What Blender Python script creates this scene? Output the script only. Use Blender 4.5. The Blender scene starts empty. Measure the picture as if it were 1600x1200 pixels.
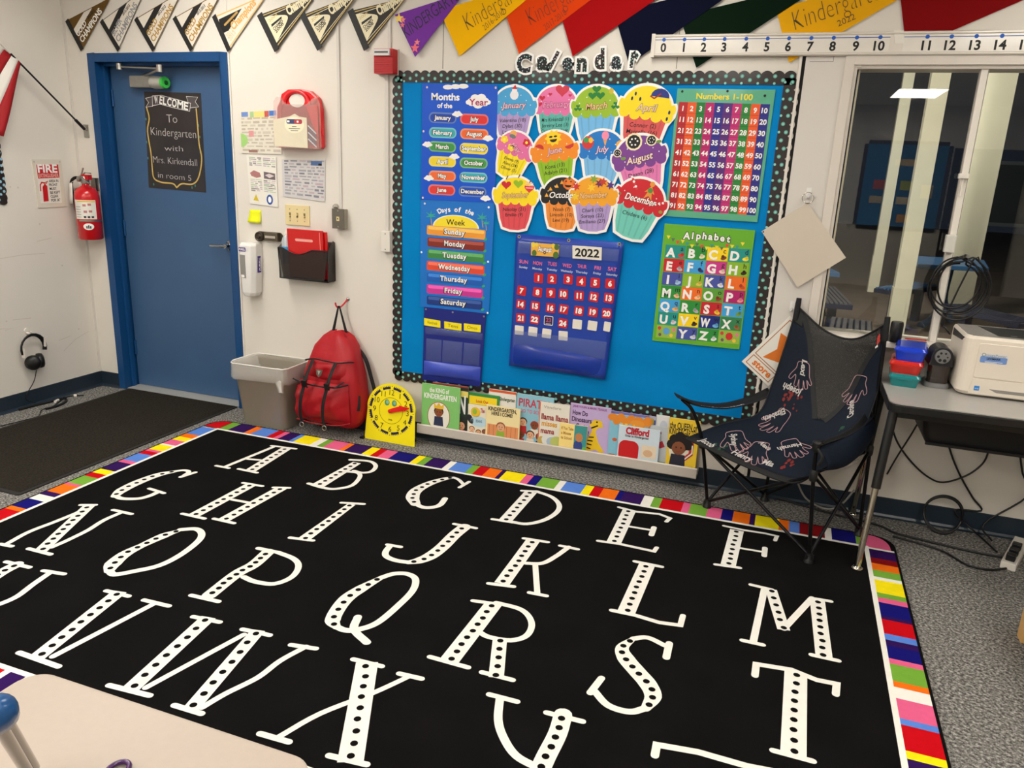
import bpy, bmesh, math, random
from mathutils import Vector, Matrix
random.seed(7)
S = bpy.context.scene
COL = S.collection

# ---------------------------------------------------------------- camera
cd = bpy.data.cameras.new('camera'); cam = bpy.data.objects.new('camera', cd); COL.objects.link(cam)
cd.sensor_fit = 'HORIZONTAL'; cd.sensor_width = 36.0; cd.lens = 27.145; cd.clip_start = 0.02; cd.clip_end = 100
_R = Vector((0.939272,0.340626,0.041731)); _U = Vector((-0.130005,0.240644,0.961868)); _F = Vector((-0.317595,0.908881,-0.270313))
m = Matrix((_R, _U, -_F)).transposed().to_4x4(); m.translation = Vector((4.269990,-3.979731,1.601894))
cam.matrix_world = m
S.camera = cam
# ---------------------------------------------------------------- world and exposure
w = bpy.data.worlds.new('night'); S.world = w; w.use_nodes = True
w.node_tree.nodes['Background'].inputs[0].default_value = (0.010, 0.012, 0.018, 1)
w.node_tree.nodes['Background'].inputs[1].default_value = 1.0
S.view_settings.view_transform = 'Standard'; S.view_settings.look = 'None'
S.view_settings.exposure = 0.0; S.view_settings.gamma = 1.0; S.view_settings.use_curve_mapping = False
# ceiling troffers of the room: centre x, centre y, watts (the lamps are built further down)
TROFFERS = [(1.1, -1.1, 31), (3.4, -1.1, 19), (5.6, -1.1, 18), (1.1, -3.3, 44), (3.4, -3.3, 27), (5.6, -3.3, 46), (1.1, -5.55, 37), (3.4, -5.55, 31), (5.55, -7.8, 40), (0.7, -7.8, 41), (3.1, -7.8, 42)]  # the one above the window table is added to brighten the panel there

# ---------------------------------------------------------------- materials
MATS = {}
def lin(c):
    return tuple(((x/255)/12.92 if x/255 <= 0.04045 else ((x/255+0.055)/1.055)**2.4) for x in c)
def mat(name, rgb, rough=0.5, metal=0.0, var=0.04, scale=30.0, bump=0.0, coat=0.0, trans=0.0, alpha=1.0, emit=0.0, spec=0.5, bscale=None, ior=1.45):
    """procedural material: base colour broken up by noise, optional noise bump"""
    if name in MATS: return MATS[name]
    M = bpy.data.materials.new(name); M.use_nodes = True; nt = M.node_tree; b = nt.nodes['Principled BSDF']
    c = lin(rgb)
    tc = nt.nodes.new('ShaderNodeTexCoord'); no = nt.nodes.new('ShaderNodeTexNoise')
    no.inputs['Scale'].default_value = scale; no.inputs['Detail'].default_value = 3
    nt.links.new(tc.outputs['Object'], no.inputs['Vector'])
    mx = nt.nodes.new('ShaderNodeMix'); mx.data_type = 'RGBA'
    mx.inputs['A'].default_value = tuple(x*(1-var) for x in c)+(1,)
    mx.inputs['B'].default_value = tuple(min(1, x*(1+var)) for x in c)+(1,)
    nt.links.new(no.outputs['Fac'], mx.inputs['Factor']); nt.links.new(mx.outputs['Result'], b.inputs['Base Color'])
    b.inputs['Roughness'].default_value = rough; b.inputs['Metallic'].default_value = metal
    b.inputs['Specular IOR Level'].default_value = spec; b.inputs['IOR'].default_value = ior
    if coat: b.inputs['Coat Weight'].default_value = coat; b.inputs['Coat Roughness'].default_value = 0.08
    if trans: b.inputs['Transmission Weight'].default_value = trans
    if alpha < 1: b.inputs['Alpha'].default_value = alpha
    if emit:
        b.inputs['Emission Color'].default_value = c+(1,); b.inputs['Emission Strength'].default_value = emit
    if bump:
        n2 = nt.nodes.new('ShaderNodeTexNoise'); n2.inputs['Scale'].default_value = bscale or scale*3; n2.inputs['Detail'].default_value = 4
        nt.links.new(tc.outputs['Object'], n2.inputs['Vector'])
        bp = nt.nodes.new('ShaderNodeBump'); bp.inputs['Strength'].default_value = bump; bp.inputs['Distance'].default_value = 0.004
        nt.links.new(n2.outputs['Fac'], bp.inputs['Height']); nt.links.new(bp.outputs['Normal'], b.inputs['Normal'])
    MATS[name] = M
    return M
def ink(r, g, b, rough=0.55, coat=0.0):
    """a printed colour"""
    return mat('ink_%d_%d_%d_%d' % (r, g, b, int(coat*10)), (r, g, b), rough=rough, var=0.03, scale=60, coat=coat)

# ---------------------------------------------------------------- frames and mesh building
class Fr:
    """a flat frame: origin, right, up, and the normal towards the viewer"""
    def __init__(s, o, ex, ey, en=None):
        s.o = Vector(o); s.x = Vector(ex).normalized(); s.y = Vector(ey).normalized()
        s.n = Vector(en) if en is not None else s.x.cross(s.y)
    def p(s, x, y, z=0.0): return s.o+s.x*x+s.y*y+s.n*z
def wall(d=0.0): return Fr((0, -d, 0), (1, 0, 0), (0, 0, 1))
def flat(h=0.0): return Fr((0, 0, h), (1, 0, 0), (0, 1, 0))
XL = -0.186
def lwall(d=0.0): return Fr((XL+d, 0, 0), (0, 1, 0), (0, 0, 1))       # coordinates (y, z)
def tilted(x, y, rot=0.0, d=0.0):                                       # a frame on the back wall turned about its point
    a = math.radians(rot)
    return Fr((x, -d, y), (math.cos(a), 0, math.sin(a)), (-math.sin(a), 0, math.cos(a)))
def quadfr(bl, br, tl, d):
    """frame on the back wall through three (x, z) corners; returns frame, width, height"""
    ex = Vector((br[0]-bl[0], 0, br[1]-bl[1])); w_ = ex.length; ex.normalize()
    ey = Vector((-ex.z, 0, ex.x)); h_ = (Vector((tl[0]-bl[0], 0, tl[1]-bl[1]))).dot(ey)
    return Fr((bl[0], -d, bl[1]), ex, ey), w_, h_

GLY = {}
def glyphs(s, bold, shear, space):
    k = (s, bold, shear, space)
    if k in GLY: return GLY[k]
    cu = bpy.data.curves.new('t', 'FONT'); cu.body = s; cu.size = 1.0; cu.offset = bold; cu.shear = shear
    cu.resolution_u = 3; cu.fill_mode = 'FRONT'; cu.space_character = space
    ob = bpy.data.objects.new('t', cu); COL.objects.link(ob)
    me = bpy.data.meshes.new_from_object(ob)
    vs = [(v.co.x, v.co.y) for v in me.vertices]; fs = [tuple(p.vertices) for p in me.polygons]
    out = []
    for f in fs:                                                       # all faces counter-clockwise
        a = sum(vs[f[i]][0]*vs[f[(i+1) % len(f)]][1]-vs[f[(i+1) % len(f)]][0]*vs[f[i]][1] for i in range(len(f)))
        out.append(f if a > 0 else f[::-1])
    bpy.data.objects.remove(ob); bpy.data.curves.remove(cu); bpy.data.meshes.remove(me)
    x0 = min(v[0] for v in vs) if vs else 0; x1 = max(v[0] for v in vs) if vs else 1
    GLY[k] = (vs, out, x0, x1); return GLY[k]
CAP = 0.70

class MB:
    def __init__(s): s.v = []; s.f = []; s.m = []; s.sm = []; s.mats = []; s.lift = 0
    def mi(s, mt):
        if mt not in s.mats: s.mats.append(mt)
        return s.mats.index(mt)
    def add(s, vs, fs, mt, sm=False):
        k = len(s.v); s.v += [Vector(p) for p in vs]; i = s.mi(mt)
        for f in fs: s.f.append(tuple(k+a for a in f)); s.m.append(i); s.sm.append(sm)
    # flat art ------------------------------------------------
    def poly(s, fr, pts, mt, z=0.0):
        a = sum(pts[i][0]*pts[(i+1) % len(pts)][1]-pts[(i+1) % len(pts)][0]*pts[i][1] for i in range(len(pts)))
        if a < 0: pts = pts[::-1]
        s.add([fr.p(x, y, z) for x, y in pts], [tuple(range(len(pts)))], mt)
    def rect(s, fr, x0, y0, x1, y1, mt, z=0.0): s.poly(fr, [(x0, y0), (x1, y0), (x1, y1), (x0, y1)], mt, z)
    def rrect(s, fr, x0, y0, x1, y1, r, mt, z=0.0, n=5): s.poly(fr, rr(x0, y0, x1, y1, r, n), mt, z)
    def oval(s, fr, cx, cy, rx, ry, mt, z=0.0, n=14, rot=0.0):
        c, d = math.cos(rot), math.sin(rot)
        s.poly(fr, [(cx+rx*math.cos(t)*c-ry*math.sin(t)*d, cy+rx*math.cos(t)*d+ry*math.sin(t)*c) for t in [2*math.pi*i/n for i in range(n)]], mt, z)
    def stroke(s, fr, pts, w_, mt, z=0.0, closed=False, cap=True):
        P = [Vector((p[0], p[1])) for p in pts]; n = len(P); L = []; Rr = []
        ws = w_ if isinstance(w_, (list, tuple)) else [w_]*n
        for i in range(n):
            a = P[i-1] if (i > 0 or closed) else None; b = P[(i+1) % n] if (i < n-1 or closed) else None
            d1 = (P[i]-a).normalized() if a is not None else None; d2 = (b-P[i]).normalized() if b is not None else None
            d = (d1+d2) if (d1 is not None and d2 is not None) else (d1 if d1 is not None else d2)
            if d.length < 1e-6: d = d1
            d.normalize(); nn = Vector((-d.y, d.x))
            k = 1.0
            if d1 is not None and d2 is not None: k = 1/max(0.55, nn.dot(Vector((-d1.y, d1.x))))
            L.append(P[i]+nn*ws[i]/2*k); Rr.append(P[i]-nn*ws[i]/2*k)
        s.lift = (s.lift+1) % 40; z = z+s.lift*6e-6
        vs = [fr.p(q.x, q.y, z) for q in L]+[fr.p(q.x, q.y, z) for q in Rr]
        fs = [(i, i+n, (i+1) % n+n, (i+1) % n) for i in range(n if closed else n-1)]
        s.add(vs, fs, mt)
        if cap and not closed:
            for q, a, b, w2 in ((P[0], L[0], Rr[0], ws[0]), (P[-1], Rr[-1], L[-1], ws[-1])):
                e = (a-b)/2; f = Vector((-e.y, e.x))
                s.add([fr.p(*(q+e*math.cos(t)+f*math.sin(t)), z) for t in [math.pi*i/6 for i in range(7)]], [tuple(range(7))], mt)
    def text(s, fr, t, p0, p1, h, mt, z=0.0, bold=0.0, shear=0.0, space=1.0, fit=True, jit=0.0):
        """text on the baseline p0 -> p1 with capital height h; fit stretches it to the baseline's length, else it is centred there"""
        vs, fs, x0, x1 = glyphs(t, bold, shear, space)
        if not fs: return
        d = Vector((p1[0]-p0[0], p1[1]-p0[1])); L = d.length; d.normalize(); nn = Vector((-d.y, d.x))
        ky = h/CAP; kx = L/(x1-x0) if fit else ky
        off = 0 if fit else (L-(x1-x0)*kx)/2
        q = []
        for x, y in vs:
            a = (x-x0)*kx+off; b = y*ky
            q.append(fr.p(p0[0]+d.x*a+nn.x*b, p0[1]+d.y*a+nn.y*b, z))
        s.add(q, fs, mt)
    def ctext(s, fr, t, cx, cy, h, mt, z=0.0, bold=0.0, maxw=None, shear=0.0, rot=0.0, space=1.0):
        """text centred on a point"""
        vs, fs, x0, x1 = glyphs(t, bold, shear, space); ky = h/CAP; L = (x1-x0)*ky
        if maxw: L = min(L, maxw)
        a = math.radians(rot); c, d = math.cos(a), math.sin(a)
        ox, oy = cx-c*L/2+d*h/2, cy-d*L/2-c*h/2
        s.text(fr, t, (ox, oy), (ox+c*L, oy+d*L), h, mt, z, bold, shear, space)
    # solids --------------------------------------------------
    def prism(s, fr, pts, z0, z1, mt, top=None, sm=False):
        a = sum(pts[i][0]*pts[(i+1) % len(pts)][1]-pts[(i+1) % len(pts)][0]*pts[i][1] for i in range(len(pts)))
        if a < 0: pts = pts[::-1]
        n = len(pts)
        s.add([fr.p(x, y, z0) for x, y in pts], [tuple(range(n))[::-1]], mt)
        s.add([fr.p(x, y, z1) for x, y in pts], [tuple(range(n))], top or mt)
        s.add([fr.p(x, y, z0) for x, y in pts]+[fr.p(x, y, z1) for x, y in pts], [(i, (i+1) % n, (i+1) % n+n, i+n) for i in range(n)], mt, sm)
    def slab(s, fr, x0, y0, x1, y1, z0, z1, mt, top=None): s.prism(fr, [(x0, y0), (x1, y0), (x1, y1), (x0, y1)], z0, z1, mt, top)
    def box(s, a, b, mt):
        x0, y0, z0 = a; x1, y1, z1 = b
        s.slab(flat(), min(x0, x1), min(y0, y1), max(x0, x1), max(y0, y1), min(z0, z1), max(z0, z1), mt)
    def loft(s, rings, mt, cap0=True, cap1=True, sm=True, closed=True):
        n = len(rings[0]); vs = [p for r in rings for p in r]; fs = []
        for j in range(len(rings)-1):
            for i in range(n if closed else n-1):
                fs.append((j*n+i, j*n+(i+1) % n, (j+1)*n+(i+1) % n, (j+1)*n+i))
        s.add(vs, fs, mt, sm)
        if cap0: s.add(rings[0], [tuple(range(n))[::-1]], mt)
        if cap1: s.add(rings[-1], [tuple(range(n))], mt)
    def tube(s, pts, r, mt, n=8, sm=True, closed=False, flatk=1.0):
        P = [Vector(p) for p in pts]; N = len(P); rs = r if isinstance(r, (list, tuple)) else [r]*N
        T = []
        for i in range(N):
            a = P[i-1] if (i > 0 or closed) else P[i]; b = P[(i+1) % N] if (i < N-1 or closed) else P[i]
            T.append((b-a).normalized())
        u = T[0].orthogonal().normalized()
        if abs(T[0].z) < 0.95: u = (Vector((0, 0, 1))-T[0]*T[0].z).normalized()
        rings = []
        for i in range(N):
            u = (u-T[i]*u.dot(T[i])).normalized(); v2 = T[i].cross(u)
            rings.append([P[i]+(u*math.cos(t)*flatk+v2*math.sin(t))*rs[i] for t in [2*math.pi*k/n for k in range(n)]])
        if closed: rings.append(rings[0])
        s.loft(rings, mt, not closed, not closed, sm)
    def lathe(s, o, ax, prof, mt, n=20, sm=True, cap=True):
        o = Vector(o); ax = Vector(ax).normalized(); u = ax.orthogonal().normalized(); v2 = ax.cross(u)
        s.loft([[o+ax*h+(u*math.cos(t)+v2*math.sin(t))*max(r, 1e-5) for t in [2*math.pi*k/n for k in range(n)]] for r, h in prof], mt, cap, cap, sm)
    def sheet(s, fn, nu, nv, mt, thick=0.0, sm=True):
        """surface fn(u, v), optionally given a thickness along its normals"""
        G = [[Vector(fn(i/nu, j/nv)) for i in range(nu+1)] for j in range(nv+1)]
        idx = lambda i, j: j*(nu+1)+i
        fs = [(idx(i, j), idx(i+1, j), idx(i+1, j+1), idx(i, j+1)) for j in range(nv) for i in range(nu)]
        vs = [G[j][i] for j in range(nv+1) for i in range(nu+1)]
        if not thick: s.add(vs, fs, mt, sm); return
        nr = []
        for j in range(nv+1):
            for i in range(nu+1):
                a = G[j][min(i+1, nu)]-G[j][max(i-1, 0)]; b = G[min(j+1, nv)][i]-G[max(j-1, 0)][i]
                nr.append(a.cross(b).normalized())
        k = len(vs); bk = [v-n_*thick for v, n_ in zip(vs, nr)]
        rim = [idx(i, 0) for i in range(nu)]+[idx(nu, j) for j in range(nv)]+[idx(i, nv) for i in range(nu, 0, -1)]+[idx(0, j) for j in range(nv, 0, -1)]
        fs2 = [tuple(k+a for a in f[::-1]) for f in fs]
        fr_ = [(rim[(q+1) % len(rim)], rim[q], k+rim[q], k+rim[(q+1) % len(rim)]) for q in range(len(rim))]
        s.add(vs+bk, fs+fs2+fr_, mt, sm)
    def build(s, name, parent=None, loc=None, bevel=0.0, seg=2, sub=0, label=None, merge=False):
        me = bpy.data.meshes.new(name)
        L = Vector(loc) if loc is not None else (Vector(parent['_o']) if parent is not None else Vector((0, 0, 0)))
        me.from_pydata([tuple(p-L) for p in s.v], [], s.f)
        for mt in s.mats: me.materials.append(mt)
        me.polygons.foreach_set('material_index', s.m); me.polygons.foreach_set('use_smooth', s.sm)
        me.update()
        if bevel or merge:
            bm = bmesh.new(); bm.from_mesh(me); bmesh.ops.remove_doubles(bm, verts=bm.verts, dist=1e-5)
            if bevel:
                bmesh.ops.recalc_face_normals(bm, faces=bm.faces)
                ed = [e for e in bm.edges if len(e.link_faces) == 2 and e.calc_face_angle(0) > 0.6]
                if ed: bmesh.ops.bevel(bm, geom=ed, offset=bevel, segments=seg, affect='EDGES', profile=0.6, clamp_overlap=True)
            bm.to_mesh(me); bm.free()
        ob = bpy.data.objects.new(name, me); COL.objects.link(ob)
        if sub:
            md = ob.modifiers.new('smooth', 'SUBSURF'); md.levels = sub; md.render_levels = sub
        if parent is not None:
            ob.parent = parent
            if loc is not None: ob.location = L-Vector(parent['_o'])
        else: ob.location = L
        ob['_o'] = tuple(L)
        if label: ob['label'] = label
        return ob
def rr(x0, y0, x1, y1, r, n=5):
    o = []
    for cx, cy, a in ((x1-r, y0+r, -90), (x1-r, y1-r, 0), (x0+r, y1-r, 90), (x0+r, y0+r, 180)):
        for i in range(n+1):
            t = math.radians(a+90*i/n); o.append((cx+r*math.cos(t), cy+r*math.sin(t)))
    return o
def smooth(pts, n=4, closed=False):
    """Catmull-Rom through the points"""
    P = [Vector(p) for p in pts]; N = len(P); o = []
    for i in range(N if closed else N-1):
        a = P[i-1] if (i or closed) else P[0]*2-P[1]; b = P[i]; c = P[(i+1) % N]; d = P[(i+2) % N] if (i+2 < N or closed) else c*2-b
        for k in range(n):
            t = k/n; o.append(0.5*((2*b)+(c-a)*t+(2*a-5*b+4*c-d)*t*t+(3*b-a-3*c+d)*t**3))
    if not closed: o.append(P[-1])
    return [tuple(q) for q in o]
def tag(o, label, cat, group=None):
    o['label'] = label; o['category'] = cat
    if group: o['group'] = group
    return o
def thing(name, loc, label, cat, group=None):
    o = bpy.data.objects.new(name, None); COL.objects.link(o); o.location = loc; o['_o'] = tuple(loc); o.empty_display_size = 0.05
    return tag(o, label, cat, group)
def struct(o): o['kind'] = 'structure'; return o

# ================================================================ the room
M_wall = mat('painted_wall', (224, 218, 208), rough=0.55, var=0.035, scale=3.0, bump=0.10, bscale=140)
M_wall2 = mat('painted_panel', (212, 206, 199), rough=0.5, var=0.03, scale=3.0, bump=0.06, bscale=120)
M_ceil = mat('ceiling_tile', (232, 228, 218), rough=0.9, var=0.05, scale=40)
M_base = mat('vinyl_base', (34, 46, 58), rough=0.35, var=0.08, scale=8)
M_dark = mat('dark_gap', (16, 16, 18), rough=0.7)
M_white = mat('white_paint', (226, 220, 210), rough=0.4, var=0.03)
M_alu = mat('white_aluminium', (214, 206, 196), rough=0.35, var=0.04, scale=12)
M_blue = mat('door_blue', (62, 94, 132), rough=0.42, var=0.10, scale=4, bump=0.05, bscale=150)
M_blue2 = mat('door_frame_blue', (16, 70, 122), rough=0.36, var=0.08, scale=5)
M_steel = mat('brushed_steel', (176, 174, 168), rough=0.28, metal=1.0, var=0.08, scale=50)
M_chrome = mat('chrome', (205, 202, 196), rough=0.10, metal=1.0, var=0.04)
M_black = mat('black_plastic', (18, 18, 19), rough=0.42, var=0.15)
M_grey = mat('grey_plastic', (120, 116, 106), rough=0.5, var=0.08)

def carpet():
    M = bpy.data.materials.new('grey_carpet'); M.use_nodes = True; nt = M.node_tree; b = nt.nodes['Principled BSDF']
    tc = nt.nodes.new('ShaderNodeTexCoord'); n1 = nt.nodes.new('ShaderNodeTexNoise'); n1.inputs['Scale'].default_value = 95; n1.inputs['Detail'].default_value = 4; n1.inputs['Roughness'].default_value = 0.7
    mp = nt.nodes.new('ShaderNodeMapping'); mp.inputs['Scale'].default_value = (1.0, 1.0, 1.0); mp.inputs['Rotation'].default_value = (0, 0, 0.5)
    nt.links.new(tc.outputs['Object'], mp.inputs[0]); nt.links.new(mp.outputs[0], n1.inputs['Vector'])
    cr = nt.nodes.new('ShaderNodeValToRGB'); e = cr.color_ramp.elements
    e[0].position = 0.36; e[0].color = lin((58, 57, 55))+(1,); e[1].position = 0.66; e[1].color = lin((184, 180, 174))+(1,)
    x = e.new(0.5); x.color = lin((114, 112, 108))+(1,)
    nt.links.new(n1.outputs['Fac'], cr.inputs[0]); nt.links.new(cr.outputs[0], b.inputs['Base Color']); b.inputs['Roughness'].default_value = 0.95
    b.inputs['Specular IOR Level'].default_value = 0.1
    bp = nt.nodes.new('ShaderNodeBump'); bp.inputs['Strength'].default_value = 0.5; bp.inputs['Distance'].default_value = 0.003
    nt.links.new(n1.outputs['Fac'], bp.inputs['Height']); nt.links.new(bp.outputs['Normal'], b.inputs['Normal'])
    return M
M_carpet = carpet()
XR, YF, ZC = 8.0, -9.6, 2.75
mb = MB(); mb.box((XL-0.12, 0.0, -0.10), (XR+0.12, YF-0.12, 0.0), M_carpet); struct(mb.build('floor'))
mb = MB(); mb.box((XL-0.12, 0.15, ZC), (XR+0.12, YF-0.12, ZC+0.1), M_ceil); struct(mb.build('ceiling'))
# back wall with the door recess and the window opening
WX0, WX1, WZ0, WZ1 = 4.425, 6.85, 0.885, 2.115
DX0, DX1, DZ1 = -0.012, 1.035, 2.168
mb = MB()
for a, b in (((XL-0.12, 0, -0.1), (DX0+0.01, 0.15, ZC)), ((DX0+0.01, 0, DZ1-0.01), (DX1-0.01, 0.15, ZC)), ((DX1-0.01, 0, -0.1), (WX0, 0.15, ZC)),
             ((WX0, 0, WZ1), (WX1, 0.15, ZC)), ((WX0, 0, -0.1), (WX1, 0.15, WZ0)), ((WX1, 0, -0.1), (XR+0.12, 0.15, ZC))):
    mb.box(a, b, M_wall)
# panel joints in the wallboard
f = wall()
for x, z0, z1 in ((2.4165, 2.085, ZC), (3.64, 2.085, ZC)): mb.slab(f, x-0.002, z0, x+0.002, z1, 0.0, 0.0012, mat('joint', (150, 142, 132), rough=0.7))
struct(mb.build('wall_back'))
mb = MB(); mb.box((XL-0.12, 0.0, 0), (XL, YF, ZC), M_wall); sm_ = mat('wall_scuff', (206, 198, 186), rough=0.7, var=0.05)
for q in ([(-0.633,0.945),(-0.473,0.954),(-0.331,0.95)], [(-0.663,0.512),(-0.612,0.515),(-0.695,0.525)], [(-0.276,0.303),(-0.179,0.363),(-0.072,0.396)], [(-0.605,0.566),(-0.484,0.558)], [(-0.374,1.029),(-0.272,1.042)], [(-0.305,0.378),(-0.215,0.392)], [(-0.293,1.356),(-0.266,1.359)]): mb.stroke(lwall(), q, 0.004, sm_, 0.0006)
for q in [(-0.647,0.565),(-0.145,0.427),(-0.508,1.361),(-0.458,1.357),(-0.342,1.134),(-0.217,0.861)]: mb.oval(lwall(), q[0], q[1], 0.006, 0.006, sm_, 0.0006, 8)
struct(mb.build('wall_left'))
mb = MB(); mb.box((XR, 0.0, 0), (XR+0.12, YF, ZC), M_wall); struct(mb.build('wall_right'))
mb = MB(); mb.box((XL, YF, 0), (XR, YF-0.12, ZC), M_wall); struct(mb.build('wall_front'))
# coved vinyl base along the two walls
def base(p0, p1, n, nm):
    mb = MB(); p0 = Vector(p0); p1 = Vector(p1); n = Vector(n)
    pr = [(0, 0), (0.022, 0), (0.012, 0.006), (0.006, 0.016), (0.005, 0.100), (0.0, 0.102)]
    mb.loft([[p+n*a+Vector((0, 0, h)) for a, h in pr] for p in (p0, p1)], M_base, sm=False)
    o = mb.build(nm); struct(o); return o
base((XL, YF, 0), (XL, 0, 0), (1, 0, 0), 'baseboard_left')
base((XL, 0, 0), (DX0, 0, 0), (0, -1, 0), 'baseboard_back')
base((DX1, 0, 0), (XR, 0, 0), (0, -1, 0), 'baseboard_back')
# jointing strips: the moulding at the right of the display board, the black gap and the plain panel beside the window
mb = MB(); mb.slab(f, 4.188, 0.10, 4.192, 2.138, 0, 0.010, M_wall2); mb.slab(f, 4.191, 0.10, 4.204, 2.138, 0, 0.016, M_white); struct(mb.build('trim_1', bevel=0.003))
mb = MB(); mb.slab(f, 4.204, 0.10, 4.219, 2.138, 0, 0.003, M_dark); struct(mb.build('trim_2'))
mb = MB(); mb.slab(f, 4.219, 0.10, 4.385, 2.138, 0, 0.012, M_wall2); mb.slab(f, 4.236, 2.113, 4.335, 2.115, 0.012, 0.0125, M_dark)
mb.slab(f, 4.334, 2.113, 4.336, 2.16, 0.012, 0.0125, M_dark); struct(mb.build('trim_3', bevel=0.002))
mb = MB(); mb.slab(f, 1.042, 0.102, 1.054, 2.6, 0, 0.006, M_white); struct(mb.build('trim_4', bevel=0.002))
mb = MB(); mb.slab(lwall(), -0.018, 0.102, 0, 2.7, 0, 0.004, M_wall2); struct(mb.build('trim_5'))
# ---------------------------------------------------------------- the door
mb = MB(); fd = wall()
OX0, OX1, OZ1 = 0.035, 0.99, 2.123
for x0, z0, x1, z1 in ((DX0-0.008, 0, OX0, DZ1+0.006), (OX1, 0, DX1+0.008, DZ1+0.006), (OX0, OZ1, OX1, DZ1+0.006)):
    mb.slab(fd, x0, z0, x1, z1, -0.15, 0.012, M_blue2)
for x0, z0, x1, z1 in ((OX0, 0, OX0+0.016, OZ1), (OX1-0.016, 0, OX1, OZ1), (OX0, OZ1-0.016, OX1, OZ1)):
    mb.slab(fd, x0, z0, x1, z1, -0.075, -0.045, M_blue2)
door = mb.build('door_1', bevel=0.003); struct(door)
LY = 0.102
mb = MB(); mb.box((OX0+0.006, LY, 0.012), (OX1-0.006, LY+0.044, OZ1-0.005), M_blue); leaf = mb.build('door_leaf', door, bevel=0.002)
mb = MB(); mb.box((OX0+0.01, -0.004, 0.001), (OX1-0.01, LY+0.03, 0.010), mat('threshold_alu', (190, 188, 182), rough=0.4, metal=0.3)); mb.build('threshold', door)
hx, _, hz = (0.9,0.102,1.043)
mb = MB(); mb.lathe((hx, LY, hz), (0, -1, 0), [(0.034, 0), (0.034, 0.006), (0.030, 0.010), (0.012, 0.012), (0.012, 0.055)], M_chrome)
mb.tube(smooth([(hx+0.004, LY-0.05, hz), (hx-0.03, LY-0.058, hz), (hx-0.075, LY-0.056, hz-0.002), (hx-0.115, LY-0.050, hz-0.004)], 4), 0.0085, M_chrome)
mb.build('door_handle', leaf)
for z in (0.28, 1.10, 1.92):
    mb = MB(); mb.lathe((OX0+0.012, LY-0.006, z-0.05), (0, 0, 1), [(0.008, 0), (0.008, 0.1)], M_blue2, n=10); mb.build('hinge', door)
# door closer: arm, hinge block and a green-tipped cylinder
cx0, _, cz = (0.414,0.06,2.016)
mb = MB(); pa = (0.195,0.03,2.101); pb = (0.557,-0.02,2.084); pc = (0.327,0.07,2.054)
mb.tube([pa, pb], 0.007, M_steel); mb.tube(smooth([pb, (pb[0]-0.08, 0.0, pb[2]-0.02), pc], 4), 0.008, M_steel)
mb.lathe((pa[0], pa[1], pa[2]-0.018), (0, 0, 1), [(0.02, 0), (0.02, 0.036)], M_steel); mb.lathe((pb[0], pb[1], pb[2]-0.02), (0, 0, 1), [(0.022, 0), (0.022, 0.04)], M_steel)
mb.build('closer_arm', door)
a0 = (0.245,0.05,2.052); a1 = (0.43,0.05,1.982)
mb = MB(); mb.box((a0[0], LY, a1[2]), (a1[0], 0.045, a0[2]), mat('closer_grey', (150, 148, 140), rough=0.45, metal=0.5, var=0.15, scale=40)); cb = mb.build('closer_body', door, bevel=0.006)
mb = MB(); g0 = Vector((a1[0]-0.015, 0.065, (a0[2]+a1[2])/2-0.004))
mb.lathe(g0, (1, -0.18, -0.02), [(0.034, 0), (0.038, 0.02), (0.034, 0.10)], mat('closer_tube', (196, 194, 184), rough=0.4, metal=0.3))
mb.lathe(g0+Vector((0.1, -0.018, -0.002)), (1, -0.18, -0.02), [(0.034, 0), (0.036, 0.012), (0.030, 0.020)], mat('closer_green', (70, 205, 80), rough=0.3))
mb.lathe(g0+Vector((0.119, -0.0214, -0.0024)), (1, -0.18, -0.02), [(0.014, 0), (0.012, 0.006)], mat('closer_dark', (20, 80, 30), rough=0.4))
mb.build('closer_cylinder', cb)
# ---------------------------------------------------------------- the window
def glass():
    M = bpy.data.materials.new('window_glass'); M.use_nodes = True; nt = M.node_tree; nt.nodes.remove(nt.nodes['Principled BSDF'])
    out = nt.nodes['Material Output']; mx = nt.nodes.new('ShaderNodeMixShader'); tr = nt.nodes.new('ShaderNodeBsdfTransparent'); gl = nt.nodes.new('ShaderNodeBsdfGlossy')
    fr_ = nt.nodes.new('ShaderNodeFresnel'); fr_.inputs[0].default_value = 1.65; gl.inputs['Roughness'].default_value = 0.0; tr.inputs[0].default_value = (0.93, 0.95, 0.93, 1)
    tc = nt.nodes.new('ShaderNodeTexCoord'); no = nt.nodes.new('ShaderNodeTexNoise'); no.inputs['Scale'].default_value = 14
    rg = nt.nodes.new('ShaderNodeMapRange'); rg.inputs['To Min'].default_value = 0.0; rg.inputs['To Max'].default_value = 0.02
    nt.links.new(tc.outputs['Object'], no.inputs['Vector']); nt.links.new(no.outputs['Fac'], rg.inputs[0]); nt.links.new(rg.outputs[0], gl.inputs['Roughness'])
    nt.links.new(fr_.outputs[0], mx.inputs[0]); nt.links.new(tr.outputs[0], mx.inputs[1]); nt.links.new(gl.outputs[0], mx.inputs[2]); nt.links.new(mx.outputs[0], out.inputs[0])
    return M
mb = MB(); fw = wall()
def bar(x0, z0, x1, z1, d0, d1, m_=M_alu): mb.slab(fw, x0, z0, x1, z1, d0, d1, m_)
bar(4.385, 0.87, 4.425, 2.16, -0.02, 0.022); bar(4.425, 0.885, 4.440, 2.115, -0.13, 0.012); bar(4.440, 0.89, 4.449, 2.10, -0.13, -0.02, M_dark)
bar(4.425, 2.10, WX1, 2.16, -0.02, 0.022); bar(4.425, 2.085, WX1, 2.115, -0.13, 0.008); bar(4.425, 0.87, WX1, 0.90, -0.13, 0.03)
bar(4.43, 2.09, 4.455, 2.118, 0.0, 0.014)
bar(WX1-0.03, 0.89, WX1+0.03, 2.16, -0.13, 0.022)
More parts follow.
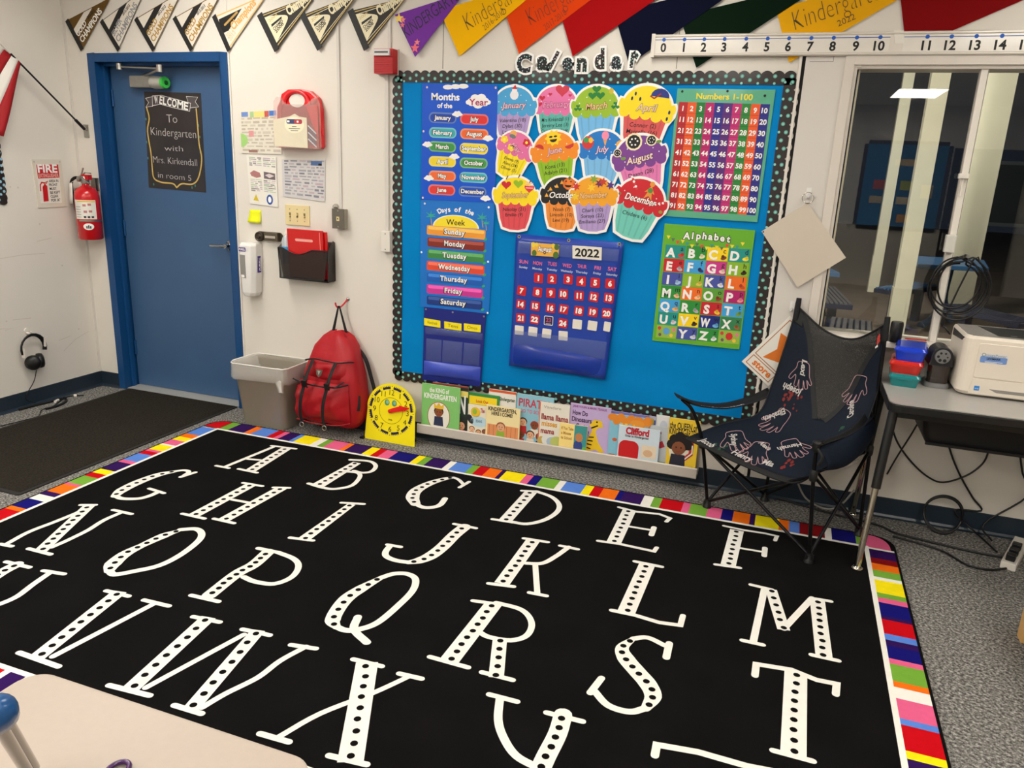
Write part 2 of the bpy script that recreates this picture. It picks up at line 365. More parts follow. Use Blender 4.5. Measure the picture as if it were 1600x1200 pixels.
bar(4.449, 0.90, 4.456, 2.085, -0.05, -0.03, mat('cream_seal', (222, 214, 176), rough=0.5))
mbf = mb.build('window_1', bevel=0.0015); struct(mbf)
mb = MB(); mb.slab(fw, 4.928, 0.90, 4.955, 2.085, -0.05, 0.000, M_white); mb.slab(fw, 4.955, 0.90, 4.962, 2.085, -0.05, -0.02, M_grey); mb.build('mullion', mbf, bevel=0.002)
mb = MB(); mb.slab(fw, 4.453, 0.90, 4.93, 2.085, -0.036, -0.033, glass()); mb.build('window_pane', mbf)
mb = MB(); mb.slab(fw, 4.955, 0.90, WX1-0.03, 2.085, -0.048, -0.045, MATS.get('g') or bpy.data.materials['window_glass']); mb.build('window_pane', mbf)
l0 = (4.945,1.647)
mb = MB(); mb.slab(fw, l0[0]-0.03, l0[1]-0.012, l0[0]+0.012, l0[1]+0.010, 0.0, 0.022, M_white); mb.slab(fw, l0[0]-0.012, l0[1]-0.09, l0[0]-0.004, l0[1], 0.0, 0.012, M_white); mb.build('window_latch', mbf, bevel=0.003)
b0 = (4.911,1.315); b1 = (4.953,1.392)
mb = MB(); mb.slab(fw, b0[0], b0[1], b1[0], b1[1], 0.0, 0.035, mat('sensor_white', (205, 202, 194), rough=0.4)); mb.build('sensor_box', mbf, bevel=0.004)
mb = MB(); mb.slab(fw, 4.40, 0.862, 6.9, 0.892, 0, 0.06, M_white); struct(mb.build('trim_6', bevel=0.004))

# ---------------------------------------------------------------- ceiling troffers: frame, diffuser and the lamp behind it
def troffer(x, y, watts, label):
    t = thing('ceiling_light', (x, y, ZC), label, 'light', 'troffers in the ceiling')
    mb = MB()
    for a in ((-0.305, -0.61, 0.305, -0.585), (-0.305, 0.585, 0.305, 0.61), (-0.305, -0.585, -0.28, 0.585), (0.28, -0.585, 0.305, 0.585)):
        mb.box((x+a[0], y+a[1], ZC-0.012), (x+a[2], y+a[3], ZC+0.002), M_white)
    mb.build('frame', t)
    mb = MB(); mb.box((x-0.28, y-0.585, ZC-0.006), (x+0.28, y+0.585, ZC), mat('troffer_diffuser_%d' % watts, (255, 250, 241), rough=0.5, emit=watts/2.06, var=0.0)); mb.build('diffuser', t)
for i, (x, y, w_) in enumerate(TROFFERS): troffer(x, y, w_, 'white ceiling troffer, the %s' % (
    'one near the door wall on the left', 'one near the display board', 'one above the window table', 'one above the left half of the rug', 'one above the student desk', 'one right of the camera nearest the window', 'one behind the camera on the left', 'one behind the camera in the middle',
    'one mirrored as a white slab in the window', 'far left one behind the camera', 'far middle one behind the camera')[i])

# ================================================================ the alphabet rug
M_rug = mat('rug_black', (15, 14, 14), rough=0.95, var=0.45, scale=5, bump=0.5, bscale=420, spec=0.08)
M_rugw = mat('rug_white', (236, 233, 224), rough=0.92, var=0.05, scale=40, bump=0.3, bscale=420, spec=0.1)
RC = {k: mat('rug_'+k, c, rough=0.92, var=0.08, scale=40, bump=0.4, bscale=420, spec=0.1) for k, c in dict(
    red=(196, 8, 22), green=(116, 168, 58), purple=(48, 18, 84), orange=(240, 112, 20), sky=(88, 132, 214), pink=(226, 96, 140),
    yellow=(246, 226, 18), navy=(20, 18, 110), white=(236, 233, 224), maroon=(132, 14, 20)).items()}
RH = 0.013
OX0, OX1, OY0, OY1 = 1.062, 4.878, -2.64, -0.292
IX0, IX1, IY0, IY1 = 1.166, 4.762, -2.522, -0.428
rug = MB(); fr = flat(RH)
rug.prism(flat(), rr(OX0-0.010, OY0-0.010, OX1+0.010, OY1+0.010, 0.10, 6), 0.0, RH, M_rug)
Z1, Z2, Z3 = 0.0004, 0.0008, 0.0013
def run(names, pts, k, a0, a1):
    """the colours between the given boundaries along one border; k picks x or y"""
    names = names.split(); e = [a0]+[p[k] for p in pts]+[a1]
    return [(c, e[i], e[i+1]) for i, c in enumerate(names)]
far = run('green purple orange sky red pink purple sky yellow white green pink orange purple yellow red pink navy yellow green purple white sky '
          'green red orange purple yellow pink navy green white sky yellow red orange navy purple white green red pink green pink navy orange purple yellow orange sky maroon white navy green',
  [(1.231,-0.34),(1.346,-0.368),(1.393,-0.376),(1.506,-0.383),(1.554,-0.371),(1.587,-0.355),(1.663,-0.367),(1.692,-0.377),(1.806,-0.369),(1.853,-0.381),(1.894,-0.373),(2,-0.379),(2.03,-0.376),(2.145,-0.376),(2.2,-0.383),(2.245,-0.372),(2.313,-0.366),(2.446,-0.372),(2.489,-0.372),(2.532,-0.367),(2.642,-0.366),(2.68,-0.374),(2.776,-0.368),(2.819,-0.368),(2.876,-0.37),(2.949,-0.355),(2.973,-0.358),(3.088,-0.366),(3.129,-0.366),(3.178,-0.37),(3.277,-0.37),(3.312,-0.372),(3.418,-0.358),(3.463,-0.359),(3.513,-0.358),(3.596,-0.354),(3.623,-0.35),(3.727,-0.353),(3.776,-0.355),(3.819,-0.352),(3.926,-0.356),(3.962,-0.352),(4.047,-0.36),(4.116,-0.368),(4.17,-0.359),(4.249,-0.353),(4.274,-0.353),(4.383,-0.352),(4.429,-0.346),(4.476,-0.339),(4.588,-0.346),(4.618,-0.347),(4.722,-0.356)], 0, IX0+0.004, IX1-0.01)
lef = run('sky orange yellow pink white yellow pink red sky pink purple yellow red green pink orange purple white navy orange red sky yellow purple green',
  [(1.138,-0.568),(1.119,-0.627),(1.1,-0.684),(1.095,-0.758),(1.104,-0.777),(1.122,-0.858),(1.114,-0.884),(1.13,-0.93),(1.129,-1.036),(1.121,-1.07),(1.128,-1.18),(1.107,-1.233),(1.114,-1.282),(1.126,-1.378),(1.118,-1.4),(1.116,-1.494),(1.117,-1.534),(1.114,-1.589),(1.115,-1.677),(1.11,-1.709)]+[(0, -1.98), (0, -2.12), (0, -2.2), (0, -2.36)], 1, IY1+0.02, IY0)
rig = run('purple maroon orange green white yellow green pink navy purple red sky purple navy pink green orange white pink sky red yellow purple green sky red',
  [(4.822,-0.53),(4.821,-0.584),(4.819,-0.647),(4.821,-0.71),(4.819,-0.737),(4.817,-0.849),(4.82,-0.888),(4.82,-0.927),(4.817,-1.031),(4.822,-1.056),(4.821,-1.158),(4.82,-1.2),(4.822,-1.238),(4.817,-1.32),(4.816,-1.352),(4.814,-1.454),(4.816,-1.487),(4.813,-1.548),(4.81,-1.65),(4.808,-1.68),(4.807,-1.799),(4.806,-1.834)]+[(0, -1.98), (0, -2.12), (0, -2.3)], 1, IY1-0.018, IY0)
near = run('navy sky orange green pink red white purple white yellow red purple sky orange green pink navy yellow white red', [(x, 0) for x in (1.4, 1.55, 1.68, 1.8, 1.96, 2.118, 2.142, 2.205, 2.235, 2.4, 2.5, 2.7, 2.9, 3.1, 3.3, 3.6, 3.9, 4.2, 4.5)], 0, IX0, IX1)
for c, a, b in far: rug.rect(fr, a, IY1, b, OY1, RC[c], Z1)
for c, a, b in near: rug.rect(fr, a, OY0, b, IY0, RC[c], Z1)
for c, a, b in lef: rug.rect(fr, OX0, b, IX0, a, RC[c], Z1)
for c, a, b in rig: rug.rect(fr, IX1, b, OX1, a, RC[c], Z1)
def corner(cx, cy, sx, sy, c):
    w_, h_ = (IX0-OX0, OY1-IY1); n = 8
    pts = [(cx, cy)]+[(cx+sx*w_*math.sin(t)**0.75, cy+sy*h_*math.cos(t)**0.75) for t in [math.pi/2*i/n for i in range(n+1)]]
    rug.poly(fr, pts, RC[c], Z2)
corner(IX0, IY1, -1, 1, 'red'); corner(IX1, IY1, 1, 1, 'pink'); corner(IX0, IY0, -1, -1, 'green'); corner(IX1, IY0, 1, -1, 'navy')
rug.stroke(fr, [(IX0, IY0), (IX1, IY0), (IX1, IY1), (IX0, IY1)], 0.019, M_rugw, Z2, closed=True)
rug.rect(fr, OX0, IY1-0.008, IX0, IY1+0.012, M_rugw, Z2); rug.rect(fr, IX1, IY1-0.016, OX1, IY1, M_rugw, Z2)
# letters: thick dotted strokes, thin strokes and serifs, in floor coordinates
def thick(pts, n, w_=0.062):
    q = [(p[0], p[1]) for p in pts]
    q = [p[:2] for p in smooth([(a, b, 0) for a, b in q], 5)] if len(q) > 2 else q
    if len(q) == 2:
        dx, dy = q[1][0]-q[0][0], q[1][1]-q[0][1]; k = .010/math.hypot(dx, dy); q = [(q[0][0]-dx*k, q[0][1]-dy*k), (q[1][0]+dx*k, q[1][1]+dy*k)]
    ws = w_
    if isinstance(w_, list):
        k = (len(q)-1)/(len(w_)-1); ws = []
        for i in range(len(q)):
            t = min(i/k, len(w_)-1.001); j = int(t); ws.append(w_[j]+(w_[j+1]-w_[j])*(t-j))
    rug.stroke(fr, q, ws, M_rugw, Z2, cap=len(q) > 2)
    L = [0.0]
    for i in range(1, len(q)): L.append(L[-1]+math.dist(q[i], q[i-1]))
    for k in range(n):
        d = L[-1]*(0.05+0.90*k/(n-1)); i = max(j for j in range(len(L)) if L[j] <= d); i = min(i, len(q)-2)
        t = (d-L[i])/(L[i+1]-L[i]); jx = random.uniform(-0.003, 0.003)
        rug.oval(fr, q[i][0]+(q[i+1][0]-q[i][0])*t+jx, q[i][1]+(q[i+1][1]-q[i][1])*t, 0.0115, 0.0115, M_rug, Z3+0.0003, 10)
def thin(pts, w_=0.021, sm=True):
    q = [(p[0], p[1]) for p in pts]
    if len(q) > 2 and sm: q = [p[:2] for p in smooth([(a, b, 0) for a, b in q], 5)]
    rug.stroke(fr, q, w_, M_rugw, Z3)
# A to F
thick([(1.725,-0.532),(1.755,-0.868)], 8, [.06, .045, .06]); thin([(1.627,-0.525),(1.776,-0.508)]); thin([(1.647,-0.538),(1.605,-0.895)], .024); thin([(1.555,-0.899),(1.635,-0.898)]); thin([(1.687,-0.885),(1.804,-0.887)]); thin([(1.638,-0.75),(1.716,-0.733)])
thick([(2.191,-0.549),(2.178,-0.881)], 8, [.05, .06, .072]); thin([(2.138,-0.519),(2.241,-0.493),(2.305,-0.535),(2.325,-0.611),(2.291,-0.652),(2.238,-0.648)], .024); thin([(2.204,-0.675),(2.264,-0.662),(2.307,-0.703),(2.33,-0.819),(2.281,-0.89),(2.217,-0.906),(2.122,-0.891)], .024)
thick([(2.752,-0.502),(2.715,-0.54),(2.67,-0.632),(2.651,-0.736),(2.671,-0.817),(2.719,-0.881)], 9, [.02, .035, .05, .062, .068, .05]); thin([(2.719,-0.881),(2.77,-0.901),(2.811,-0.882),(2.832,-0.84),(2.823,-0.765)], .03); thin([(2.752,-0.502),(2.789,-0.519),(2.834,-0.563)]); thin([(2.832,-0.609),(2.848,-0.519)])
thick([(3.183,-0.51),(3.179,-0.865)], 8, [.062, .048, .062]); thin([(3.136,-0.51),(3.206,-0.486)]); thin([(3.12,-0.881),(3.216,-0.874)]); thin([(3.206,-0.486),(3.299,-0.52),(3.359,-0.593),(3.373,-0.683),(3.343,-0.789),(3.282,-0.861),(3.215,-0.87)], .026)
thick([(3.691,-0.513),(3.696,-0.867)], 8, .064); thin([(3.637,-0.495),(3.724,-0.509),(3.834,-0.488),(3.89,-0.512),(3.879,-0.558)], .02, False); thin([(3.727,-0.685),(3.827,-0.679)], .018); thin([(3.836,-0.646),(3.838,-0.729)], .026); thin([(3.628,-0.888),(3.72,-0.876),(3.877,-0.882),(3.882,-0.841)], .02, False)
thick([(4.2,-0.518),(4.191,-0.864)], 8, .062); thin([(4.139,-0.487),(4.228,-0.494),(4.326,-0.487),(4.378,-0.493),(4.371,-0.544)], .018, False); thin([(4.215,-0.69),(4.323,-0.684)], .016); thin([(4.331,-0.641),(4.331,-0.72)], .024); thin([(4.14,-0.889),(4.239,-0.876)], .02)
# G to M
thick([(1.423,-1.048),(1.38,-1.12),(1.362,-1.235),(1.368,-1.341),(1.391,-1.405)], 8, [.026, .05, .06, .06, .04]); thin([(1.423,-1.048),(1.452,-1.019),(1.489,-1.027),(1.5,-1.072)], .024); thin([(1.5,-1.096),(1.522,-1.018)], .024); thin([(1.391,-1.405),(1.445,-1.415),(1.511,-1.384),(1.534,-1.337),(1.537,-1.286)], .028); thin([(1.468,-1.273),(1.572,-1.286)])
thick([(1.875,-1.03),(1.868,-1.415)], 9, .058); thick([(2.035,-1.001),(2.019,-1.396)], 9, .058); thin([(1.826,-1.024),(1.937,-1.018)]); thin([(1.996,-1.007),(2.069,-0.98)]); thin([(1.81,-1.427),(1.934,-1.426)]); thin([(1.971,-1.409),(2.082,-1.409)]); thin([(1.909,-1.209),(2.016,-1.203)])
thick([(2.446,-1.022),(2.448,-1.408)], 9, [.04, .056, .056]); thin([(2.394,-1.02),(2.497,-0.988)]); thin([(2.387,-1.422),(2.491,-1.404)])
thick([(3.032,-1.009),(3.023,-1.108),(3.022,-1.226),(3.01,-1.316),(2.985,-1.372),(2.952,-1.405)], 9, [.06, .06, .06, .06, .05, .03]); thin([(2.952,-1.405),(2.898,-1.412),(2.847,-1.399),(2.823,-1.364),(2.814,-1.306)], .028); thin([(2.799,-1.305),(2.861,-1.3)]); thin([(2.978,-1.002),(3.085,-1)])
thick([(3.361,-1.013),(3.364,-1.396)], 9, .062); thin([(3.317,-1.003),(3.426,-0.993)]); thin([(3.316,-1.426),(3.415,-1.408)]); thin([(3.398,-1.212),(3.461,-1.184),(3.495,-1.105),(3.524,-0.998)], .024); thin([(3.486,-1.002),(3.565,-1.002)]); thin([(3.437,-1.204),(3.515,-1.415)], .024); thin([(3.486,-1.425),(3.554,-1.421)])
thick([(3.87,-1.019),(3.864,-1.404)], 9, .066); thin([(3.817,-1.006),(3.931,-1.005)]); thin([(3.811,-1.418),(3.898,-1.415),(3.991,-1.427),(4.066,-1.414),(4.066,-1.345)], .022, False)
thin([(4.344,-1.02),(4.323,-1.412)], .026); thin([(4.286,-1.42),(4.356,-1.419)]); thin([(4.291,-1.002),(4.373,-1.007)], .02); thick([(4.371,-1.015),(4.422,-1.279)], 6, .046); thin([(4.423,-1.282),(4.525,-1.009)], .026); thin([(4.523,-1.01),(4.594,-1.004)], .02); thick([(4.544,-1.02),(4.559,-1.407)], 9, .056); thin([(4.518,-1.412),(4.605,-1.411)])
# N to T
thin([(1.382,-1.57),(1.385,-1.625),(1.376,-1.726),(1.362,-1.834),(1.376,-1.942)], .024); thin([(1.353,-1.958),(1.414,-1.953)]); thick([(1.376,-1.544),(1.547,-1.929)], 10, .054); thin([(1.333,-1.547),(1.393,-1.519)]); thin([(1.49,-1.94),(1.611,-1.939)]); thin([(1.563,-1.894),(1.569,-1.817),(1.568,-1.719),(1.552,-1.623),(1.558,-1.533)], .024); thin([(1.504,-1.525),(1.611,-1.524)])
thick([(1.918,-1.558),(1.892,-1.63),(1.877,-1.733),(1.871,-1.817),(1.891,-1.895),(1.921,-1.942)], 9, [.02, .05, .04, .056, .066, .04]); thin([(1.925,-1.946),(1.964,-1.956),(2.011,-1.907),(2.064,-1.834),(2.077,-1.733),(2.059,-1.612),(2.025,-1.549),(1.971,-1.523),(1.916,-1.555)], .03)
thick([(2.381,-1.568),(2.394,-1.677),(2.381,-1.766),(2.392,-1.931)], 10, .056); thin([(2.325,-1.557),(2.422,-1.553)], .024); thin([(2.422,-1.553),(2.511,-1.572),(2.566,-1.617),(2.59,-1.697),(2.56,-1.766),(2.485,-1.783),(2.422,-1.772)], .026); thin([(2.332,-1.958),(2.453,-1.952)])
thick([(2.91,-1.559),(2.881,-1.66),(2.867,-1.743),(2.878,-1.826),(2.9,-1.891),(2.934,-1.919)], 8, [.026, .05, .056, .056, .056, .03]); thin([(2.934,-1.919),(2.973,-1.924),(3.012,-1.902),(3.052,-1.838),(3.067,-1.703),(3.067,-1.592),(3.038,-1.513),(2.989,-1.491),(2.941,-1.512),(2.91,-1.559)], .028); thin([(2.97,-1.836),(2.998,-1.908),(3.077,-1.957)], .03)
thick([(3.387,-1.562),(3.378,-1.936)], 9, .066); thin([(3.308,-1.567),(3.396,-1.553)]); thin([(3.394,-1.544),(3.498,-1.552),(3.559,-1.616),(3.569,-1.698),(3.527,-1.749),(3.45,-1.761),(3.403,-1.745)], .024); thick([(3.492,-1.765),(3.55,-1.949)], 5, .05); thin([(3.31,-1.945),(3.45,-1.947)]); thin([(3.501,-1.952),(3.607,-1.95)])
thick([(3.922,-1.567),(3.898,-1.635),(3.922,-1.69),(3.97,-1.745),(4.015,-1.795),(4.042,-1.85),(4.031,-1.916)], 10, [.02, .045, .062, .062, .062, .055, .03]); thin([(3.922,-1.567),(3.969,-1.54),(4.036,-1.564)], .024); thin([(4.046,-1.544),(4.049,-1.631)], .026); thin([(4.031,-1.916),(3.988,-1.952),(3.92,-1.949),(3.864,-1.899)], .026); thin([(3.854,-1.913),(3.87,-1.827)], .024)
thick([(4.467,-1.542),(4.463,-1.943)], 9, .072); thin([(4.339,-1.612),(4.34,-1.545),(4.454,-1.53),(4.532,-1.554),(4.594,-1.55),(4.589,-1.609)], .024, False); thin([(4.407,-1.953),(4.516,-1.953)])
# U to Z
thick([(1.562,-2.052),(1.567,-2.123),(1.601,-2.255)], 6, .054); thin([(1.506,-2.052),(1.628,-2.047)]); thin([(1.731,-2.041),(1.75,-2.134),(1.771,-2.214),(1.762,-2.274),(1.732,-2.323),(1.655,-2.325),(1.601,-2.255)], .026); thin([(1.695,-2.044),(1.789,-2.031)])
thick([(2.078,-2.051),(2.149,-2.439)], 9, .056); thin([(2.027,-2.058),(2.132,-2.054)]); thin([(2.193,-2.424),(2.252,-2.056)], .024); thin([(2.2,-2.052),(2.312,-2.047)]); thin([(2.077,-2.452),(2.254,-2.456)])
thick([(2.49,-2.057),(2.54,-2.446)], 8, .056); thin([(2.437,-2.067),(2.546,-2.057)]); thin([(2.468,-2.464),(2.618,-2.453)]); thin([(2.579,-2.429),(2.67,-2.085)], .022); thick([(2.7,-2.053),(2.77,-2.447)], 8, .05); thin([(2.645,-2.061),(2.753,-2.053)]); thin([(2.715,-2.459),(2.815,-2.457)]); thin([(2.797,-2.435),(2.819,-2.357),(2.859,-2.256),(2.871,-2.158),(2.903,-2.06)], .022); thin([(2.851,-2.071),(2.94,-2.056)])
thick([(3.138,-2.062),(3.312,-2.447)], 9, .072); thin([(3.084,-2.057),(3.189,-2.053)]); thin([(3.249,-2.458),(3.362,-2.447)]); thin([(3.295,-2.062),(3.23,-2.178),(3.132,-2.323),(3.076,-2.459)], .02); thin([(3.258,-2.064),(3.336,-2.059)]); thin([(3.022,-2.46),(3.118,-2.456)])
thin([(3.6,-2.048),(3.63,-2.141),(3.671,-2.205),(3.728,-2.258),(3.798,-2.278)], .026); thin([(3.563,-2.045),(3.655,-2.043)]); thick([(3.803,-2.043),(3.811,-2.131),(3.807,-2.255),(3.812,-2.415)], 9, .056); thin([(3.754,-2.055),(3.866,-2.05)]); thin([(3.771,-2.432),(3.864,-2.427)])
thin([(4.092,-2.106),(4.09,-2.061),(4.205,-2.044),(4.344,-2.046),(4.414,-2.037)], .024, False); thick([(4.381,-2.061),(4.231,-2.391)], 6, .06); thin([(4.194,-2.406),(4.307,-2.39),(4.378,-2.331)], .024, False)
tag(rug.build('rug', loc=((OX0+OX1)/2, (OY0+OY1)/2, 0)), 'large black alphabet rug with white dotted letters and a striped rainbow border', 'rug')

# ---------------------------------------------------------------- the entrance mat
M_mat = mat('mat_brown', (44, 40, 34), rough=0.95, var=0.95, scale=110, bump=0.6, bscale=300, spec=0.1)
M_edge = mat('mat_edge', (34, 33, 32), rough=0.8)
mm = MB()
mm.prism(flat(), rr(0.052, -1.572, 0.972, 0.02, 0.015, 2), 0.0, 0.006, M_edge)
mm.rect(flat(0.006), 0.07, -1.55, 0.954, 0.004, M_mat, 0.0015)
tag(mm.build('door_mat', loc=(0.5, -0.78, 0)), 'dark brown entrance mat lying in front of the blue door', 'mat')

# ================================================================ things on the left wall and around the door
paper = mat('paper_white', (232, 228, 218), rough=0.6, var=0.02)
I_black = ink(14, 14, 15); I_white = ink(244, 242, 236); I_red = ink(196, 14, 24); I_dgrey = ink(90, 90, 92); I_lgrey = ink(176, 174, 170)
def card(fr_, pts, d, mt, mb_=None, back=0.0015):
    """a sheet lying on a frame, its face at height d, with a little thickness"""
    b = mb_ or MB(); b.prism(fr_, [tuple(p) for p in pts], d-back, d, mt); return b
def mid(pts): return (sum(p[0] for p in pts)/len(pts), sum(p[1] for p in pts)/len(pts))
W_ = wall()
def wloc(pts, d=0.0): m_ = mid(pts); return (m_[0], -d, min(p[1] for p in pts))
# ---- welcome chalkboard poster on the door leaf
D0 = Fr((0, 0.102, 0), (1, 0, 0), (0, 0, 1))
pts = [(0.303,1.963),(0.743,1.958),(0.736,1.365),(0.278,1.374)]
pb = card(D0, pts, 0.002, mat('chalkboard', (52, 48, 47), rough=0.35, var=0.35, scale=5), back=0.002)
gold = ink(206, 176, 96); chalk = ink(208, 204, 200); 
lft = [(p[0], p[1]) for p in [(0.314,1.868),(0.328,1.803),(0.306,1.725),(0.32,1.588),(0.32,1.489),(0.33,1.433),(0.39,1.412),(0.478,1.408),(0.506,1.385)]]
rgt = [(p[0], p[1]) for p in [(0.702,1.866),(0.705,1.754),(0.707,1.659),(0.72,1.578),(0.704,1.5),(0.673,1.437),(0.626,1.411),(0.55,1.411),(0.506,1.385)]]
for q in (lft, rgt): pb.stroke(D0, [p[:2] for p in smooth([(a, b, 0) for a, b in q], 4)], 0.009, gold, 0.0026)
rib = [(0.368,1.937),(0.439,1.942),(0.552,1.92),(0.663,1.898),(0.652,1.851),(0.532,1.869),(0.428,1.889),(0.364,1.88)]
for q in ([(0.312,1.923),(0.367,1.933),(0.364,1.876),(0.309,1.87),(0.335,1.899)], [(0.633,1.938),(0.72,1.934),(0.698,1.907),(0.723,1.878),(0.656,1.871)]):
    pb.poly(D0, q, ink(84, 78, 78), 0.0026); pb.stroke(D0, q, 0.0022, I_white, 0.003, closed=True)
pb.poly(D0, rib, ink(74, 68, 68), 0.0032); pb.stroke(D0, rib, 0.0026, I_white, 0.0036, closed=True)
for ch, a, b in zip('WELCOME', [(0.383,1.894),(0.419,1.895),(0.446,1.89),(0.479,1.885),(0.516,1.878),(0.557,1.872),(0.606,1.863)], [(0.411,1.895),(0.441,1.89),(0.474,1.885),(0.511,1.879),(0.552,1.872),(0.601,1.864),(0.64,1.857)]):
    pb.text(D0, ch, a, b, 0.045, I_white, 0.0042, bold=0.03)
for t, (a, b), h in (('To', [(0.466,1.781),(0.549,1.78)], .05), ('Kindergarten', [(0.332,1.702),(0.687,1.692)], .05), ('with', [(0.433,1.609),(0.578,1.61)], .034), ('Mrs. Kirkendall', [(0.332,1.533),(0.681,1.525)], .042), ('in room 5', [(0.362,1.441),(0.627,1.431)], .036)):
    pb.text(D0, t, a, b, h, chalk, 0.0028, bold=-0.018)
for q in [(0.301,1.798),(0.711,1.769),(0.715,1.701),(0.291,1.658),(0.291,1.559),(0.713,1.609),(0.321,1.397),(0.655,1.404),(0.629,1.391)]: pb.oval(D0, q[0], q[1], 0.006, 0.009, ink(70, 130, 120), 0.0026, 8)
tag(pb.build('welcome_poster', loc=(mid(pts)[0], 0.1, min(p[1] for p in pts))), 'black chalkboard style WELCOME poster stuck on the blue door', 'poster')
# ---- fire extinguisher sign in its clear holder on the left wall
LW = lwall()
q0 = [(-0.346,1.524),(-0.14,1.527),(-0.138,1.236),(-0.342,1.232)]
holder = card(LW, q0, 0.006, mat('sign_holder', (222, 214, 198), rough=0.15, var=0.02, coat=0.6), back=0.006)
for q in (q0[0], q0[1]): holder.oval(LW, q[0]+(0.012 if q is q0[0] else -0.012), q[1]-0.014, 0.005, 0.005, M_steel, 0.0064, 8)
q1 = [(-0.325,1.496),(-0.166,1.501),(-0.17,1.259),(-0.32,1.261)]
holder.prism(LW, q1, 0.006, 0.0072, paper)
sg = holder
sg.poly(LW, [(-0.323,1.494),(-0.167,1.498),(-0.168,1.416),(-0.321,1.41)], I_red, 0.0076)
sg.text(LW, 'FIRE', *[(-0.316,1.447),(-0.178,1.448)], 0.048, I_white, 0.008, bold=0.03); sg.text(LW, 'EXTINGUISHER', *[(-0.315,1.417),(-0.173,1.42)], 0.022, ink(236, 190, 180), 0.008, bold=0.015)
for t, (a, b) in (('AREA IN', [(-0.248,1.387),(-0.179,1.389)]), ('FRONT', [(-0.249,1.364),(-0.189,1.365)]), ('MUST', [(-0.248,1.34),(-0.199,1.341)]), ('BE KEPT', [(-0.247,1.316),(-0.174,1.319)]), ('CLEAR', [(-0.247,1.293),(-0.192,1.295)]), ('FOR 36"', [(-0.246,1.269),(-0.181,1.271)])):
    sg.text(LW, t, a, b, 0.016, I_black, 0.0078, bold=0.02)
sg.poly(LW, [p[:2] for p in smooth([(a, b, 0) for a, b in [(-0.297,1.36),(-0.279,1.381),(-0.263,1.364),(-0.265,1.272),(-0.301,1.27)]], 1)], I_red, 0.0078)
sg.stroke(LW, [(-0.278,1.383),(-0.3,1.387),(-0.311,1.372),(-0.313,1.337)], 0.008, I_red, 0.008); sg.stroke(LW, [(-0.278,1.385),(-0.256,1.395),(-0.27,1.379)], 0.006, I_red, 0.008)
tag(sg.build('fire_sign', loc=(XL, mid(q0)[0], min(p[1] for p in q0))), 'white and red FIRE EXTINGUISHER sign in a clear holder on the left wall', 'sign')
# ---- corner of another display border on the left wall
M_bord = mat('border_brown', (38, 28, 28), rough=0.45, var=0.15, scale=10, coat=0.15); M_dot = ink(144, 204, 192); M_dot2 = ink(96, 160, 150)
bl = MB(); y1, z1 = (-0.533,1.258)
def scallop(fr_, a, b, n, w_, out, mb_, d0, d1, mt=M_bord, bulge=0.010):
    """a strip from a to b whose outer side is scalloped; out is the unit direction outwards"""
    a = Vector(a); b = Vector(b); o_ = Vector(out); pts = []; m_ = n*6
    for i in range(m_+1): pts.append(a+(b-a)*(i/m_)+o_*(w_+bulge*abs(math.sin(math.pi*i/6))**0.7))
    pts += [b, a]
    mb_.prism(fr_, [tuple(p) for p in pts], d0, d1, mt)
scallop(LW, (y1-0.060, z1+0.02), (y1-0.060, 2.0), 17, 0.045, (1, 0), bl, 0.0012, 0.006)
bl.prism(LW, [(y1-1.7, z1+.05), (y1-.055, z1+.05), (y1-.055, 2.05), (y1-1.7, 2.05)], 0.001, 0.003, mat('board_blue_left', (0, 126, 196), rough=.6, spec=.2))
scallop(LW, (y1-1.7, z1+0.055), (y1-0.01, z1+0.055), 33, 0.045, (0, -1), bl, 0.0014, 0.007)
scallop(LW, (y1-1.7, 2.0), (y1-0.01, 2.0), 33, 0.045, (0, 1), bl, 0.0014, 0.007)
for i in range(20):
    for k, x in enumerate((y1-0.045, y1-0.022)):
        bl.oval(LW, x+0.004*((i*7) % 3), z1+0.06+0.037*i+0.018*k, 0.0085, 0.0085, ink(150, 196, 214), 0.0064, 10)
for i in range(44): bl.oval(LW, y1-0.06-0.03*i, z1+0.03, 0.0085, 0.0085, ink(150, 196, 214), 0.0074, 10)
tag(bl.build('side_board', loc=(XL, y1-0.06, z1)), 'display board with dark polka dot border at the left edge, below the flag', 'bulletin board')
# ---- flag on a short pole from a bracket by the door frame
fp = thing('flag', (-0.095, 0, 1.70), 'United States flag hanging from a slanted black pole in the left corner', 'flag')
A = Vector((-0.095, -0.0, 1.708)); B = Vector((-0.095, -0.95, 2.52)); dr = (B-A).normalized()
mb = MB(); mb.tube([A+dr*0.02, A+dr*0.10], 0.010, M_black); mb.tube([A+dr*0.10, A+dr*0.62], 0.0055, M_black); mb.tube([A+dr*0.62, B], 0.0065, M_white); mb.build('pole', fp)
mb = MB(); mb.tube([A-dr*0.02+Vector((0, 0.014, 0)), A+dr*0.04], 0.008, M_steel); mb.slab(W_, -0.115, 1.67, -0.075, 1.75, 0, 0.006, M_steel); mb.build('bracket', fp)
FR = mat('flag_red', (158, 12, 22), rough=0.7, var=0.10, scale=12); FWh = mat('flag_white', (226, 222, 214), rough=0.7, var=0.04, scale=12); FN = mat('flag_navy', (24, 28, 78), rough=0.7)
def cloth(u, v):      # u along the pole (0 lower end), v down the cloth
    s_ = 0.545+0.47*u; P = A+dr*s_
    L = 0.415+0.10*u
    # the cloth falls almost straight and sags towards the room
    return (P.x+0.022*math.sin(u*22+v*2.0)*(0.35+v), P.y-(0.165+0.75*u)*v-0.02*v*v+0.012*math.sin(u*15), P.z-0.006-L*(v**1.05)*0.98)
stripes = 13
